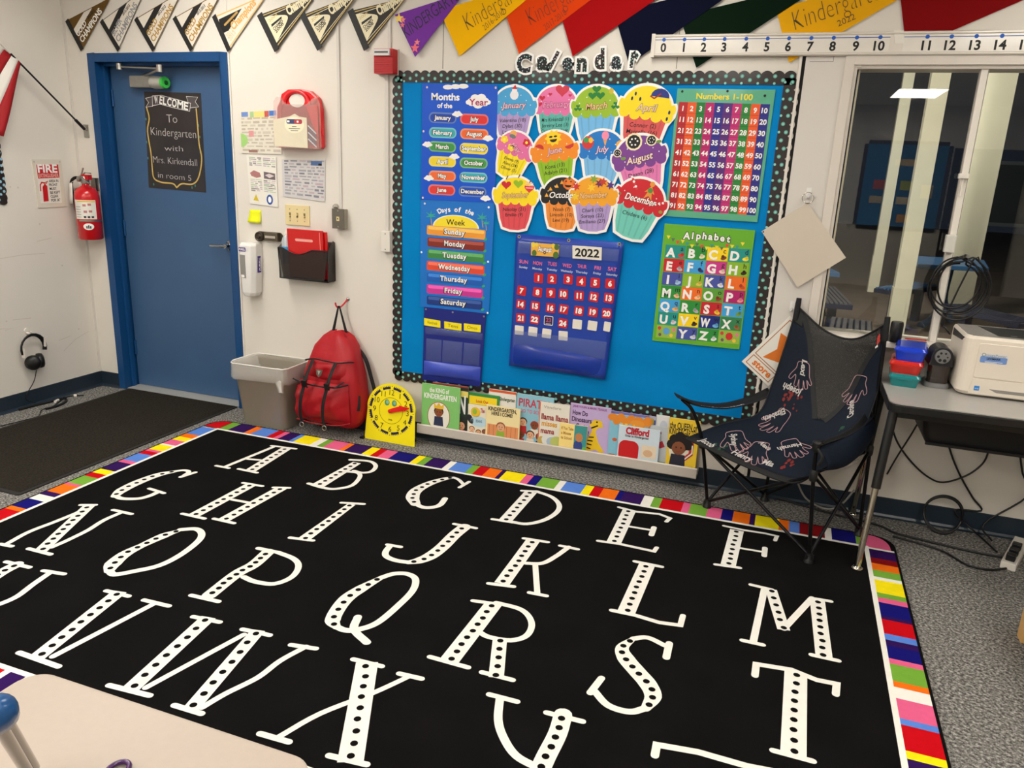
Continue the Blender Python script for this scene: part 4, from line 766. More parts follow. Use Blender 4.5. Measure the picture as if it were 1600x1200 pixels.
bars = [[(-0.162,2.36),(-0.06,2.188),(0.211,2.481)], [(0.117,2.351),(0.234,2.184),(0.484,2.522)], [(0.386,2.359),(0.503,2.183),(0.751,2.501)], [(0.674,2.359),(0.785,2.181),(1.036,2.496)], [(0.959,2.364),(1.053,2.177),(1.338,2.471)]]
brown = mat('pennant_brown', (98, 70, 10), rough=0.7); cream = mat('pennant_cream', (228, 220, 206), rough=0.7); goldt = ink(178, 140, 60); silv = ink(150, 150, 152)
pennant(bars[0][:2], bars[0][2], brown, champs(brown, I_white, ink(232, 226, 214), 'GOLD', brown), 'brown GOLD CHAMPIONS pennant, the leftmost in the row above the door', 0.010, 'champions pennants above the door', M_strip)
pennant(bars[1][:2], bars[1][2], cream, champs(cream, silv, M_strip, 'SILVER', I_dgrey), 'white SILVER CHAMPIONS pennant with grey letters above the door', 0.010, 'champions pennants above the door', M_strip)
pennant(bars[2][:2], bars[2][2], cream, champs(cream, goldt, M_strip, 'GOLD', brown), 'white GOLD CHAMPIONS pennant right after the silver one', 0.010, 'champions pennants above the door', M_strip)
pennant(bars[3][:2], bars[3][2], cream, champs(cream, goldt, M_strip, 'GOLD', brown), 'white GOLD CHAMPIONS pennant second after the silver one, left of the orange-lettered pennant', 0.010, 'champions pennants above the door', M_strip)
def art5(mb, fr_, a, b, t):
    P = lambda k, j: tuple(inner(a, b, t, k, j))
    mb.poly(fr_, [P(.08, .72), P(.02, -.05), P(.16, -.18), P(.52, .62)], I_black, 0.0019); mb.stroke(fr_, [P(.14, .25), P(.42, .52)], 0.012, ink(190, 150, 80), 0.0023)
    mb.text(fr_, 'Champions', P(.24, -.42), P(.78, -.1), 0.040, ink(222, 170, 92), 0.0023, bold=0.04); mb.text(fr_, '2012', P(.10, -.55), P(.24, -.45), 0.028, ink(230, 196, 140), 0.0023); mb.text(fr_, '2013', P(.12, -.78), P(.26, -.68), 0.028, ink(230, 196, 140), 0.0023)
    for s_ in (.93, -.93): mb.stroke(fr_, [P(.04, s_), P(.98, 0)], 0.007, ink(226, 186, 110), 0.0021, cap=False)
pennant(bars[4][:2], bars[4][2], cream, art5, 'cream pennant with orange script and a black corner above the door frame edge', 0.010, 'champions pennants above the door', M_strip)
def art6(mb, fr_, a, b, t):
    P = lambda k, j: tuple(inner(a, b, t, k, j)); cr = ink(236, 226, 190); gd = ink(196, 168, 96)
    for s_ in (1, -1):
        mb.stroke(fr_, [P(.05, .90*s_), P(.97, 0)], 0.005, gd, 0.0021, cap=False); mb.stroke(fr_, [P(.05, .74*s_), P(.95, 0)], 0.003, cr, 0.0021, cap=False)
    n = 12; mb.poly(fr_, [P(.04, .80), *[P(.10+.34*math.sin(math.pi*i/n)**.8, .80-1.55*i/n) for i in range(1, n)], P(.04, -.80)], cr, 0.0023)
    mb.text(fr_, 'Champions', P(.46, .02), P(.96, .0), 0.046, cr, 0.0025, bold=0.05)
    mb.text(fr_, '2009', P(.13, .40), P(.30, .52), 0.014, gd, 0.0027); mb.poly(fr_, [P(.13, .10), P(.34, .18), P(.35, .32), P(.14, .24)], I_black, 0.0027); mb.text(fr_, 'CHAMPS', P(.14, -.15), P(.34, -.05), 0.016, I_black, 0.0027, bold=0.02); mb.text(fr_, '2008', P(.15, -.36), P(.33, -.26), 0.016, I_black, 0.0027, bold=0.02)
char = mat('pennant_charcoal', (46, 42, 38), rough=0.7)
for q, lb in (([(1.27,2.364),(1.378,2.174),(1.658,2.462)], 'black Champions pennant with cream half circle, leftmost of three alike'), ([(1.556,2.356),(1.663,2.178),(1.92,2.458)], 'black Champions pennant with cream half circle, middle of three alike'), ([(1.856,2.372),(1.954,2.176),(2.206,2.432)], 'black Champions pennant with cream half circle, next to the purple pennant')):
    pennant(q[:2], q[2], char, art6, lb, 0.0145 if 'middle' in lb else 0.010, 'black champions pennants', M_strip, bw=0.034)
# coloured class pennants, each tucked under its left neighbour
def star(mb_, fr_, x, y, r, mt, z, rot=0.3): mb_.poly(fr_, [(x+(r if i % 2 == 0 else r*0.42)*math.cos(rot+math.pi*i/5), y+(r if i % 2 == 0 else r*0.42)*math.sin(rot+math.pi*i/5)) for i in range(10)], mt, z)
def big(q, col, label, d, art=None):
    mb = MB(); fr_ = wall(d); mb.prism(fr_, [tuple(p[:2]) for p in q], -0.0005, 0.0012, mat('felt_%d_%d_%d' % col, col, rough=0.85, var=0.05, scale=8, spec=0.15)); 
    if art: art(mb, fr_)
    tag(mb.build('class_pennant', loc=(q[1][0], -d, q[1][1])), label, 'pennant', 'coloured class pennants')
pencil = ink(96, 76, 30); pen2 = ink(40, 30, 60)
def a_p(mb, fr_):
    mb.text(fr_, 'KINDERGARTEN', *[(2.212,2.233),(2.548,2.433)], 0.062, pen2, 0.002, bold=-0.005)
    for u, (x, y), r, c in ((0, (2.168,2.331), .028, (244, 214, 96)), (0, (2.192,2.323), .018, (240, 140, 130)), (0, (2.189,2.298), .016, (236, 120, 120)), (0, (2.263,2.185), .028, (240, 110, 120)), (0, (2.276,2.213), .018, (240, 130, 130))): star(mb, fr_, x, y, r, ink(*c), 0.002)
big([(2.143,2.349),(2.264,2.141),(2.544,2.445)], (120, 58, 160), 'purple felt class pennant with stars, leftmost of the coloured ones', 0.020, a_p)
def a_y(mb, fr_): mb.text(fr_, 'Kindergarten', *[(2.566,2.265),(2.897,2.435)], 0.085, pencil, 0.002, bold=-0.02); mb.text(fr_, '2016-2017', *[(2.658,2.264),(2.766,2.345)], 0.03, pencil, 0.002, bold=-0.01)
big([(2.402,2.365),(2.519,2.144),(2.955,2.462),(2.762,2.448)], (246, 184, 4), 'yellow class pennant lettered Kindergarten 2016-2017 beside the purple one', 0.018, a_y)
def a_o(mb, fr_): mb.text(fr_, 'Kindergarten', *[(2.904,2.284),(3.206,2.433)], 0.085, ink(120, 44, 10), 0.002, bold=-0.02); mb.text(fr_, '2017-2018', *[(2.983,2.26),(3.087,2.333)], 0.03, ink(120, 44, 10), 0.002, bold=-0.01)
big([(2.746,2.387),(2.846,2.154),(3.289,2.452),(2.995,2.456)], (222, 66, 10), 'orange class pennant between the yellow and red ones', 0.016, a_o)
big([(3.038,2.375),(3.128,2.141),(3.605,2.443),(3.219,2.455)], (164, 8, 14), 'red class pennant hanging above the word Calendar', 0.014)
big([(3.322,2.335),(3.413,2.103),(3.905,2.434),(3.708,2.414)], (4, 8, 36), 'navy blue class pennant left of the number line', 0.012)
big([(3.635,2.315),(3.735,2.089),(4.244,2.424),(4.021,2.395)], (2, 26, 10), 'dark green class pennant tucked behind the number line', 0.010)
def a_y2(mb, fr_): mb.text(fr_, 'Kindergarten', *[(4.158,2.245),(4.524,2.376)], 0.085, pencil, 0.002, bold=-0.02); mb.text(fr_, '2022', *[(4.336,2.258),(4.402,2.288)], 0.026, pencil, 0.002)
big([(4.064,2.335),(4.149,2.111),(4.642,2.413),(4.39,2.42)], (232, 170, 16), 'yellow class pennant tucked behind the number line at the window corner', 0.008, a_y2)
big([(4.562,2.39),(4.624,2.159),(5.135,2.398),(4.788,2.408)], (128, 6, 10), 'dark red class pennant above the window', 0.006)
# number line: a long rail with two printed strips
nl = thing('number_line', (4.9, -0.015, 2.14), 'long white number line rail above the window', 'number line')
M_rail = mat('rail_white', (222, 215, 205), rough=0.3, var=0.03, coat=0.3)
R0 = 3.520; mb = MB(); pr = [(0.012, 2.137), (0.026, 2.137), (0.032, 2.142), (0.032, 2.147), (0.028, 2.150), (0.028, 2.220), (0.032, 2.224), (0.032, 2.230), (0.024, 2.234), (0.012, 2.234)]
mb.loft([[Vector((x, -d, z)) for d, z in pr] for x in (R0, 6.9)], M_rail, sm=False); mb.slab(W_, R0-0.003, 2.134, R0+0.014, 2.236, 0, 0.034, M_rail); nlr = mb.build('rail', nl)
NF = wall(0.0285); bluel = ink(38, 66, 150)
def strip(x0, x1, xs, n0, lb):
    mb = MB(); mb.prism(NF, [(x0, 2.151), (x1, 2.151), (x1, 2.219), (x0, 2.219)], 0, 0.0006, mat('strip_paper', (230, 225, 216), rough=0.3, coat=0.3)); mb.rect(NF, x0, 2.2085, x1, 2.2115, bluel, 0.001)
    for k, x in enumerate(xs):
        mb.oval(NF, x, 2.210, 0.0085, 0.0085, ink(24, 90, 190), 0.0016, 12); mb.ctext(NF, str(n0+k), x, 2.176, 0.037, I_black, 0.0012, bold=0.03)
    mb.build('printed_strip', nlr, label=lb)
s0 = [p[0] for p in [(3.575,2.222),(3.671,2.223),(3.762,2.225),(3.854,2.225),(3.95,2.228),(4.044,2.228),(4.136,2.23),(4.23,2.23),(4.323,2.231),(4.418,2.231),(4.512,2.231)]]
strip(R0+0.014, s0[-1]+0.04, s0, 0, 'strip numbered 0 to 10')
s1 = [p[0] for p in [(4.696,2.235),(4.788,2.235),(4.881,2.234),(4.975,2.235)]]; st = s1[1]-s1[0]; xs = s1+[s1[-1]+st*(k+1) for k in range(6)]
strip(s1[0]-0.09, xs[-1]+0.05, xs, 11, 'strip numbered from 11')
for (u0, u1) in ((1392, 1396), (1409, 1411)):
    pass
mb = MB(); g = [(4.561,2.238),(4.599,2.237),(4.61,2.184),(4.573,2.183)]; mb.prism(NF, g, 0, 0.0012, paper); mb.build('paper_tab', nlr)

# ================================================================ the display board
BX0, BX1, BZ0, BZ1 = 2.184, 4.137, 0.407, 2.0155
def bpaper():
    M = mat('board_blue', (0, 130, 200), spec=0.1, rough=0.6, var=0.05, scale=3, bump=0.25, bscale=5)
    return M
mb = MB(); rnd = random.Random(5)
def wr(u, v):
    x = BX0-0.01+(BX1-BX0+0.02)*u; z = BZ0-0.01+(BZ1-BZ0+0.02)*v
    k = 0.0026*math.sin(8*z+3*x)*math.sin(5*x)+0.0022*math.sin(26*z+4.5*x+2*math.sin(3*x))*max(0, 1.2-1.3*v)*(0.4+0.6*math.sin(2.1*x+1)**2)
    return (x, -0.0062-k, z)
mb.sheet(wr, 90, 80, bpaper())
mb.prism(W_, [(BX0-0.01, BZ0-0.01), (BX1+0.01, BZ0-0.01), (BX1+0.01, BZ1+0.01), (BX0-0.01, BZ1+0.01)], 0.002, 0.003, bpaper())
board = thing('display_board', ((BX0+BX1)/2, 0, BZ0-0.05), 'large blue paper display board with polka dot scalloped border', 'bulletin board')
mb.build('backing_paper', board)
def border(a, b, out, n, nm):
    mb = MB(); fr_ = wall(0.0); w_ = 0.050
    scallop(fr_, a, b, n, w_-.003, out, mb, 0.0085, 0.0105, bulge=0.014); off = Vector(out)
    A_, B_ = Vector(a), Vector(b); L = (B_-A_).length; d = (B_-A_).normalized(); k = int(L/0.036)
    for i in range(k):
        t = (i+0.5)*L/k; e = 0.020+(0.017 if i % 2 else 0.0); q = A_+d*t+off*e
        mb.oval(fr_, q.x, q.y, 0.0092, 0.0092, M_dot2, 0.0108, 10); mb.oval(fr_, q.x, q.y, 0.0052, 0.0052, M_dot, 0.0111, 8)
        if i % 2: q = A_+d*t+off*0.006; mb.oval(fr_, q.x, q.y, 0.006, 0.006, M_dot, 0.0108, 8)
    for s_ in mb.mats: pass
    mb.build(nm, board)
border((BX0-0.045, BZ1), (BX1+0.05, BZ1), (0, 1), 40, 'border'); border((BX0-0.045, BZ0), (BX1+0.05, BZ0), (0, -1), 40, 'border')
border((BX0, BZ0-0.03), (BX0, BZ1+0.03), (-1, 0), 33, 'border'); border((BX1, BZ0-0.03), (BX1, BZ1+0.03), (1, 0), 33, 'border')
# white scalloped under-strip peeping out along the right side
mb = MB(); scallop(W_, (BX1, BZ0-0.02), (BX1, BZ1), 33, 0.056, (1, 0), mb, 0.0035, 0.008, M_white, 0.016); mb.build('under_strip', board, label='white scalloped strip')
def lerpq(q):
    tl, tr, br, bl_ = [Vector(p[:2]) for p in q]
    return lambda u, v: tuple((tl*(1-u)+tr*u)*(1-v)+(bl_*(1-u)+br*u)*v)
def poster(name, q, d, col, lb, cat, cols=None, glossy=0.5, group=None, thick=0.002):
    mb = MB(); mb.prism(wall(d), [tuple(p[:2]) for p in q], -thick, 0, mat('sheet_%d_%d_%d' % col, col, rough=0.35, var=0.04, scale=6, coat=glossy*0.3, spec=0.3)); return mb
def pin(mb_, fr_, x, z, mt=None): mb_.oval(fr_, x, z, 0.006, 0.006, mt or M_steel, 0.003, 8)
def cloud(mb_, fr_, x, y, s_, mt, z):
    for k, (dx, dy, r) in enumerate(((0, 0, .52), (-.5, -.08, .36), (.5, -.06, .38), (-.25, .22, .36), (.25, .24, .38), (.0, -.2, .45), (-.78, -.12, .2), (.8, -.1, .2))): mb_.oval(fr_, x+dx*s_, y+dy*s_*0.8, r*s_, r*s_*0.8, mt, z+k*0.00003, 12)
def K(*c): return ink(*c, coat=0.1)
PW = K(244, 243, 240)
# ---- months of the year
D_ = 0.0165; f_ = wall(D_)
mb = poster('months', [(2.306,2.012),(2.737,2.006),(2.743,1.413),(2.303,1.408)], D_, (12, 84, 206), '', '')
for u, v in [(2.456,1.997),(2.5,2),(2.544,2.002)]: mb.oval(f_, u, v-0.004, 0.03, 0.012, PW, 0.0004+u*1e-5, 12)
mb.text(f_, 'Months', *[(2.36,1.929),(2.524,1.928)], 0.034, PW, 0.0006, bold=0.03); mb.text(f_, 'of the', *[(2.395,1.89),(2.483,1.889)], 0.024, PW, 0.0006, bold=0.03)
c = (2.63,1.926); cloud(mb, f_, c[0], c[1], 0.072, PW, 0.0006); mb.text(f_, 'Year', *[(2.579,1.905),(2.686,1.905)], 0.032, K(176, 20, 90), 0.0014, bold=0.015)
LP = [(2.428,1.839),(2.43,1.763),(2.428,1.691),(2.43,1.614),(2.431,1.539),(2.429,1.465)]; RP = [(2.611,1.835),(2.613,1.761),(2.613,1.687),(2.614,1.613),(2.615,1.539),(2.612,1.465)]
pcol = [((14, 64, 170), (224, 44, 44)), ((50, 170, 180), (238, 100, 40)), ((56, 150, 70), (240, 216, 40)), ((236, 210, 40), (60, 150, 70)), ((238, 104, 44), (50, 170, 184)), ((222, 50, 46), (16, 70, 176))]
nm = [('January', 'July'), ('February', 'August'), ('March', 'September'), ('April', 'October'), ('May', 'November'), ('June', 'December')]
for i in range(6):
    ex = Vector((RP[i][0]-LP[i][0], 0, RP[i][1]-LP[i][1])).normalized()
    for j, P in enumerate((LP[i], RP[i])):
        g = Fr((P[0], -D_, P[1]), ex, (-ex.z, 0, ex.x)); c = pcol[i][j]
        mb.rrect(g, -.081, -.027, .081, .027, .026, K(*[min(255, int(x*0.6+90)) for x in c]), 0.0004, 6); mb.rrect(g, -.073, -.021, .073, .019, .02, K(*c), 0.0007, 6)
        t = nm[i][j]; w_ = 0.0185*len(t)*0.86+0.012
        mb.ctext(g, t, 0, 0.001, 0.023, I_black, 0.0009, bold=0.075, maxw=w_+0.008); mb.ctext(g, t, 0, 0.001, 0.022, PW, 0.0011, bold=0.03, maxw=w_)
for x, z in [(2.513,1.86),(2.34,1.701),(2.501,1.643),(2.692,1.742),(2.351,1.525),(2.689,1.434)]: cloud(mb, f_, x, z, 0.031, PW, 0.0013)
for x, z in [(2.335,1.991),(2.727,1.992),(2.317,1.768),(2.317,1.418)]: pin(mb, f_, x, z, K(220, 200, 190))
tag(mb.build('months_poster', loc=(2.3, -D_, 1.36)), 'blue Months of the Year poster with coloured pill names and clouds', 'poster')
# ---- days of the week
D_ = 0.0145; f_ = wall(D_)
mb = poster('days', [(2.301,1.41),(2.742,1.413),(2.73,0.81),(2.305,0.807)], D_, (26, 116, 204), '', '')
C0 = Vector((2.517,1.27)); rx = (Vector((2.649,1.271))-C0).x; ry = (2.504,1.332)[1]-C0.y
mb.poly(f_, [(C0.x+rx*1.05*math.cos(t), C0.y+ry*1.07*math.sin(t)) for t in [math.pi*i/24 for i in range(25)]], PW, 0.0004); mb.poly(f_, [(C0.x+rx*math.cos(t), C0.y+ry*math.sin(t)) for t in [math.pi*i/24 for i in range(25)]], K(246, 222, 40), 0.0007)
mb.text(f_, 'Week', *[(2.46,1.281),(2.573,1.282)], 0.030, I_black, 0.001, bold=0.01)
for i, ch in enumerate('Days of the'):
    if ch == ' ': continue
    a = math.radians(128-76*i/10); mb.ctext(f_, ch, C0.x+rx*1.22*math.cos(a), C0.y+ry*(0.55+1.0*math.sin(a)), 0.026, PW, 0.0008, bold=0.03, rot=math.degrees(a)-90)
for (x, z), s_ in zip([(2.364,1.323),(2.67,1.331),(2.694,1.302)], (1, 1, .7)):
    mb.stroke(f_, [(x, z), (x+0.008*s_, z-0.05*s_)], 0.005, K(190, 150, 90), 0.0006)
    for k in range(6): a = math.radians(20+64*k); mb.stroke(f_, [(x, z), (x+0.03*s_*math.cos(a), z+0.022*s_*math.sin(a)+0.004)], [0.010*s_, 0.003], K(50, 170, 150), 0.0007)
dl = [(2.342,1.245),(2.346,1.179),(2.347,1.114),(2.344,1.047),(2.345,0.981),(2.346,0.915),(2.347,0.85)]; dr_ = [(2.694,1.24),(2.693,1.177),(2.693,1.112),(2.695,1.047),(2.69,0.984),(2.69,0.918),(2.689,0.852)]
for i, (t, c) in enumerate(zip('Sunday Monday Tuesday Wednesday Thursday Friday Saturday'.split(), ((240, 156, 50), (132, 36, 22), (58, 136, 66), (226, 74, 48), (16, 92, 184), (204, 52, 150), (18, 52, 128)))):
    a, b = Vector(dl[i]), Vector(dr_[i]); L = (b-a).length; ex = Vector((b.x-a.x, 0, b.y-a.y)).normalized(); g = Fr((a.x, -D_, a.y), ex, (-ex.z, 0, ex.x))
    mb.rrect(g, 0, -.026, L, .026, .008, K(*c), 0.0004, 3); mb.rrect(g, 0.008, .004, L-.008, .022, .008, K(*[min(255, x+46) for x in c]), 0.0007, 3)
    w_ = 0.021*len(t)+0.006*(t == 'Wednesday'); mb.ctext(g, t, L*0.48, 0.0, 0.030, I_black, 0.0009, bold=0.06, maxw=w_+0.008, space=1.1); mb.ctext(g, t, L*0.48, 0.001, 0.028, PW, 0.0012, bold=0.03, maxw=w_, space=1.1)
    mb.oval(g, L+0.002, -.024, .011, .007, K(50, 170, 110), 0.0013, 8, 0.5)
for x, z in [(2.328,1.387),(2.709,1.388),(2.311,1.119),(2.716,1.097),(2.723,0.813)]: pin(mb, f_, x, z, PW)
tag(mb.build('days_poster', loc=(2.3, -D_, 0.72)), 'blue Days of the Week poster with seven coloured bars and a half sun', 'poster')
# ---- place value pocket chart under it
D_ = 0.020; f_ = wall(D_); M_navy = mat('pocket_navy', (26, 38, 128), rough=0.35, var=0.1, scale=10, bump=0.3, bscale=20); M_vin = mat('clear_vinyl', (120, 136, 196), rough=0.12, alpha=0.30, bump=0.6, bscale=40, coat=0.6)
q = [(2.333,0.81),(2.715,0.809),(2.695,0.383),(2.327,0.375)]; B = lerpq(q)
pc = thing('pocket_chart', (*[(q[3][0]+q[2][0])/2, -D_], q[3][1]), 'navy place value pocket chart under the Days of the Week poster', 'pocket chart')
mb = MB(); mb.prism(f_, q, -0.004, 0, M_navy)
for u, v in ((.03, .03), (.47, .03), (.97, .04)): mb.oval(f_, *B(u, v), .006, .006, M_steel, 0.0004, 10)
mb.build('backing', pc)
def puff(u0, u1, v0, v1, h, mt, nm_, n=10):
    mb = MB(); mb.sheet(lambda u, v: (lambda p: (p[0], -D_-h*(math.sin(math.pi*u)**.5)*(math.sin(math.pi*v)**.6)-0.0005, p[1]))(B(u0+(u1-u0)*u, v1+(v0-v1)*v)), n, n, mt); mb.build(nm_, pc)
for u0, u1 in ((.05, .31), (.33, .66), (.68, .95)): puff(u0, u1, .42, .72, 0.010, M_vin, 'clear_pocket')
puff(.03, .97, .27, .36, 0.006, M_vin, 'clear_pocket'); puff(.02, .98, .73, .93, 0.022, mat('pocket_blue', (58, 78, 186), rough=0.3, var=0.1, scale=14, bump=0.3, bscale=25), 'bottom_pocket', 14)
for t, g, lb in (('Hundreds', [(2.334,0.745),(2.437,0.739),(2.438,0.698),(2.335,0.703)], 'left'), ('Tens', [(2.461,0.739),(2.568,0.736),(2.569,0.695),(2.462,0.698)], 'middle'), ('Ones', [(2.583,0.74),(2.686,0.741),(2.686,0.699),(2.584,0.699)], 'right')):
    mb = MB(); ff_ = wall(0.0205); mb.prism(ff_, g, -0.0004, 0.0012, K(250, 232, 10)); A_ = lerpq(g); mb.text(ff_, t, A_(.2, .68), A_(.8, .68), 0.018, K(120, 100, 20), 0.0016); tag(mb.build('word_card', loc=(g[3][0], -0.0205, g[3][1])), 'yellow card reading %s, %s of three on the navy pocket chart' % (t, lb), 'card', 'yellow place value cards')
# ---- calendar pocket chart
D_ = 0.030; f_ = wall(D_); q = [(2.875,1.259),(3.461,1.255),(3.419,0.525),(2.868,0.533)]; B = lerpq(q); M_cal = mat('calendar_blue', (24, 62, 164), rough=0.32, var=0.12, scale=7, bump=0.25, bscale=18, coat=0.3)
csurf = lambda u, v: D_-0.010*math.sin(math.pi*(1-v))+0.006*u*v+0.005*math.sin(6*u+1)*v**2      # v runs down the chart
def cat_(x, z):       # how far the chart stands off the wall behind a small card
    v = (q[0][1]-z)/(q[0][1]-q[3][1]); u = (x-q[3][0])/(q[2][0]-q[3][0]); return max(csurf(min(1, max(0, u+a)), min(1, max(0, v+b))) for a in (-.06, .06) for b in (-.06, .06))+0.0012
cc = thing('calendar_chart', ((q[3][0]+q[2][0])/2, -0.02, q[2][1]), 'blue monthly calendar pocket chart hanging in the middle of the display board', 'calendar')
mb = MB(); mb.sheet(lambda u, v: (lambda p: (p[0], -csurf(u, 1-v), p[1]))(B(u, 1-v)), 16, 20, M_cal, thick=0.003)
bk = mb; mb = MB(); ft = wall(D_+0.002)
for x, z in [(2.895,1.246),(3.17,1.246),(3.439,1.246)]: mb.oval(ft, x, z, .009, .009, M_steel, 0.0004, 12); mb.oval(ft, x, z, .0045, .0045, I_black, 0.0008, 8)

for (x, z), (x2, z2), a, b in zip([(2.925,1.105),(3.004,1.103),(3.086,1.106),(3.168,1.104),(3.249,1.106),(3.333,1.105),(3.411,1.105)], [(2.926,1.086),(3.005,1.084),(3.087,1.086),(3.169,1.085),(3.25,1.086),(3.334,1.087),(3.412,1.087)], 'SUN MON TUES WED THUR FRI SAT'.split(), 'Sunday Monday Tuesday Wednesday Thursday Friday Saturday'.split()):
    fm = wall(cat_(x, z)-0.0025); mb.ctext(fm, a, x, z+0.010, 0.019, K(228, 110, 150), 0.003, bold=0.02, maxw=0.05, rot=-2); mb.ctext(fm, b, x, z2, 0.012, K(214, 220, 236), 0.003, bold=0.01, maxw=0.066, rot=-2)
kk = len(bk.v); bk.v += mb.v; ms = [bk.mi(a) for a in mb.mats]; bk.f += [tuple(kk+a for a in f) for f in mb.f]; bk.m += [ms[a] for a in mb.m]; bk.sm += mb.sm; bk.build('backing', cc)
mb = MB(); mb.sheet(lambda u, v: (lambda p: (p[0], -D_-0.003-0.014*math.sin(math.pi*u)**.5*math.sin(math.pi*v)**.5-0.004*math.sin(9*u)*v, p[1]))(B(.04+.90*u, .985-(.16-.06*max(0, u-.55))*v)), 16, 8, mat('calendar_pocket', (14, 52, 156), rough=0.25, var=0.08, coat=0.3)); mb.build('bottom_pocket', cc)
for v0, v1 in ((.05, .135), (.72, .85)):
    mb = MB(); mb.sheet(lambda u, v: (lambda p: (p[0], -D_-0.002-0.004*math.sin(math.pi*v), p[1]))(B(.03+.94*u, v1+(v0-v1)*v)), 12, 6, M_vin); mb.build('clear_pocket', cc)
cr_ = K(204, 16, 30); cards = [(3.013,1.034),(3.089,1.036),(3.178,1.041),(3.25,1.037),(3.326,1.037),(3.405,1.039),(2.92,0.957),(3.011,0.957),(3.086,0.96),(3.156,0.961),(3.243,0.96),(3.323,0.961),(3.404,0.963),(2.919,0.883),(3.002,0.881),(3.089,0.879),(3.162,0.879),(3.247,0.879),(3.324,0.881),(3.399,0.881),(2.922,0.807),(3.003,0.808),(3.082,0.809),(3.163,0.803)]
words = 'first second third fourth fifth sixth seventh'.split()
for k, (x, z) in enumerate(cards):
    mb = MB(); rt = rnd.uniform(-4, 4)-2; g = tilted(x, z, rt, cat_(x, z)); s_ = 0.0255
    if k == 22:
        mb.prism(g, rr(-s_, -s_, s_, s_, .006, 3), 0, 0.0015, PW); mb.rrect(g, -s_+.003, -s_+.003, s_-.003, s_-.003, .005, K(30, 20, 70), 0.0018, 3); mb.ctext(g, '23', 0, 0.004, 0.022, K(190, 90, 120), 0.002, bold=0.02); mb.rect(g, -.015, -.02, .015, -.015, K(180, 160, 180), 0.002); lb = 'dark number 23 card with pale outline on the calendar chart'
    else:
        mb.prism(g, rr(-s_, -s_, s_, s_, .006, 3), 0, 0.0015, cr_); mb.ctext(g, str(k+1), 0, 0, 0.027, PW, 0.002, bold=0.055, maxw=0.042); lb = 'red calendar card numbered %d in the blue calendar chart' % (k+1)
    tag(mb.build('number_card', loc=(x, g.o.y, z-s_)), lb, 'card', 'red number cards on the calendar')
bl5 = [(3.243,0.806),(3.327,0.808),(3.406,0.812),(2.918,0.739),(2.997,0.74),(3.076,0.738),(3.169,0.735)]
M_blank = mat('blank_card', (232, 226, 214), rough=0.5)
for k, (x, z) in enumerate(bl5):
    mb = MB(); g = tilted(x, z, rnd.uniform(-4, 2), cat_(x, z)); s_ = 0.0255; r_ = 0.017 if k == 2 else s_
    mb.prism(g, rr(-r_, -s_, s_ if k != 2 else 0.019, s_, .004, 3), 0, 0.0015, M_blank)
    tag(mb.build('blank_card', loc=(x, g.o.y, z-s_)), 'blank white calendar card, %s' % (('right after the 24 card', 'middle of the three after the 24 card', 'cut narrower at the end of the 24 row')[k] if k < 3 else words[k-3]+' from the left in the lowest card row'), 'card', 'blank cards on the calendar')
g = [(2.966,1.22),(3.121,1.22),(3.121,1.155),(2.968,1.153)]; mb = MB(); fc = wall(0.037); A_ = lerpq(g); mb.prism(fc, g, -0.001, 0.0008, K(236, 178, 70))
for u, v, r in ((.08, .15, .012), (.12, .8, .014), (.92, .2, .014), (.9, .85, .016), (.2, .12, .009), (.8, .12, .01)): mb.oval(fc, *A_(u, v), r, r*1.2, K(*((74, 110, 40) if r > .012 else (240, 210, 60))), 0.0012, 9)
mb.text(fc, 'August', A_(.24, .66), A_(.76, .66), 0.030, K(120, 70, 20), 0.0016, bold=0.06); mb.text(fc, 'August', A_(.25, .65), A_(.75, .65), 0.028, PW, 0.002, bold=0.02)
tag(mb.build('month_card', loc=(g[3][0], -0.037, g[3][1])), 'orange August card in the top row of the calendar chart', 'card')
g = [(3.193,1.222),(3.35,1.223),(3.353,1.157),(3.198,1.155)]; mb = MB(); A_ = lerpq(g); mb.prism(fc, g, -0.001, 0.0008, M_blank); mb.text(fc, '2022', A_(.08, .80), A_(.92, .80), 0.040, I_black, 0.0012, bold=0.03)
tag(mb.build('year_card', loc=(g[3][0], -0.037, g[3][1])), 'white card reading 2022 at the top of the calendar chart', 'card')
# ---- numbers chart
D_ = 0.0125; f_ = wall(D_)
q = [(3.657,1.996),(4.105,1.995),(4.097,1.396),(3.652,1.398)]; mb = poster('n', q, D_, (92, 172, 138), '', '', glossy=0.9)
mb.text(f_, 'Numbers 1-100', *[(3.749,1.951),(4.008,1.948)], 0.026, K(236, 216, 40), 0.0008, bold=0.025)
G = lerpq([(3.671,1.936),(4.089,1.931),(4.085,1.427),(3.665,1.43)])
nc = [(180, 26, 36), (232, 88, 30), (24, 122, 50), (186, 20, 104), (40, 40, 140), (88, 34, 120), (196, 36, 116), (40, 132, 54), (236, 88, 34), (40, 42, 136)]
for j in range(10):
    mb.poly(f_, [G(j/10, 0), G((j+1)/10, 0), G((j+1)/10, 1), G(j/10, 1)], K(*nc[j]), 0.0004)
    for i in range(10):
        mb.ctext(f_, str(i*10+j+1), *G((j+.5)/10, (i+.56)/10), 0.0225, PW, 0.0012, bold=0.03, maxw=0.034 if i*10+j+1 < 100 else 0.040, rot=-3)
        if i: mb.stroke(f_, [G(j/10, i/10), G((j+1)/10, i/10)], 0.0016, K(*[int(c*0.72) for c in nc[j]]), 0.0008, cap=False)
for x, z in [(3.681,1.983),(3.891,1.986),(4.061,1.968)]: pin(mb, f_, x, z, I_black)
tag(mb.build('numbers_chart', loc=(mid(q)[0], -D_, q[2][1])), 'glossy Numbers 1-100 chart with rainbow columns at the upper right of the board', 'poster')
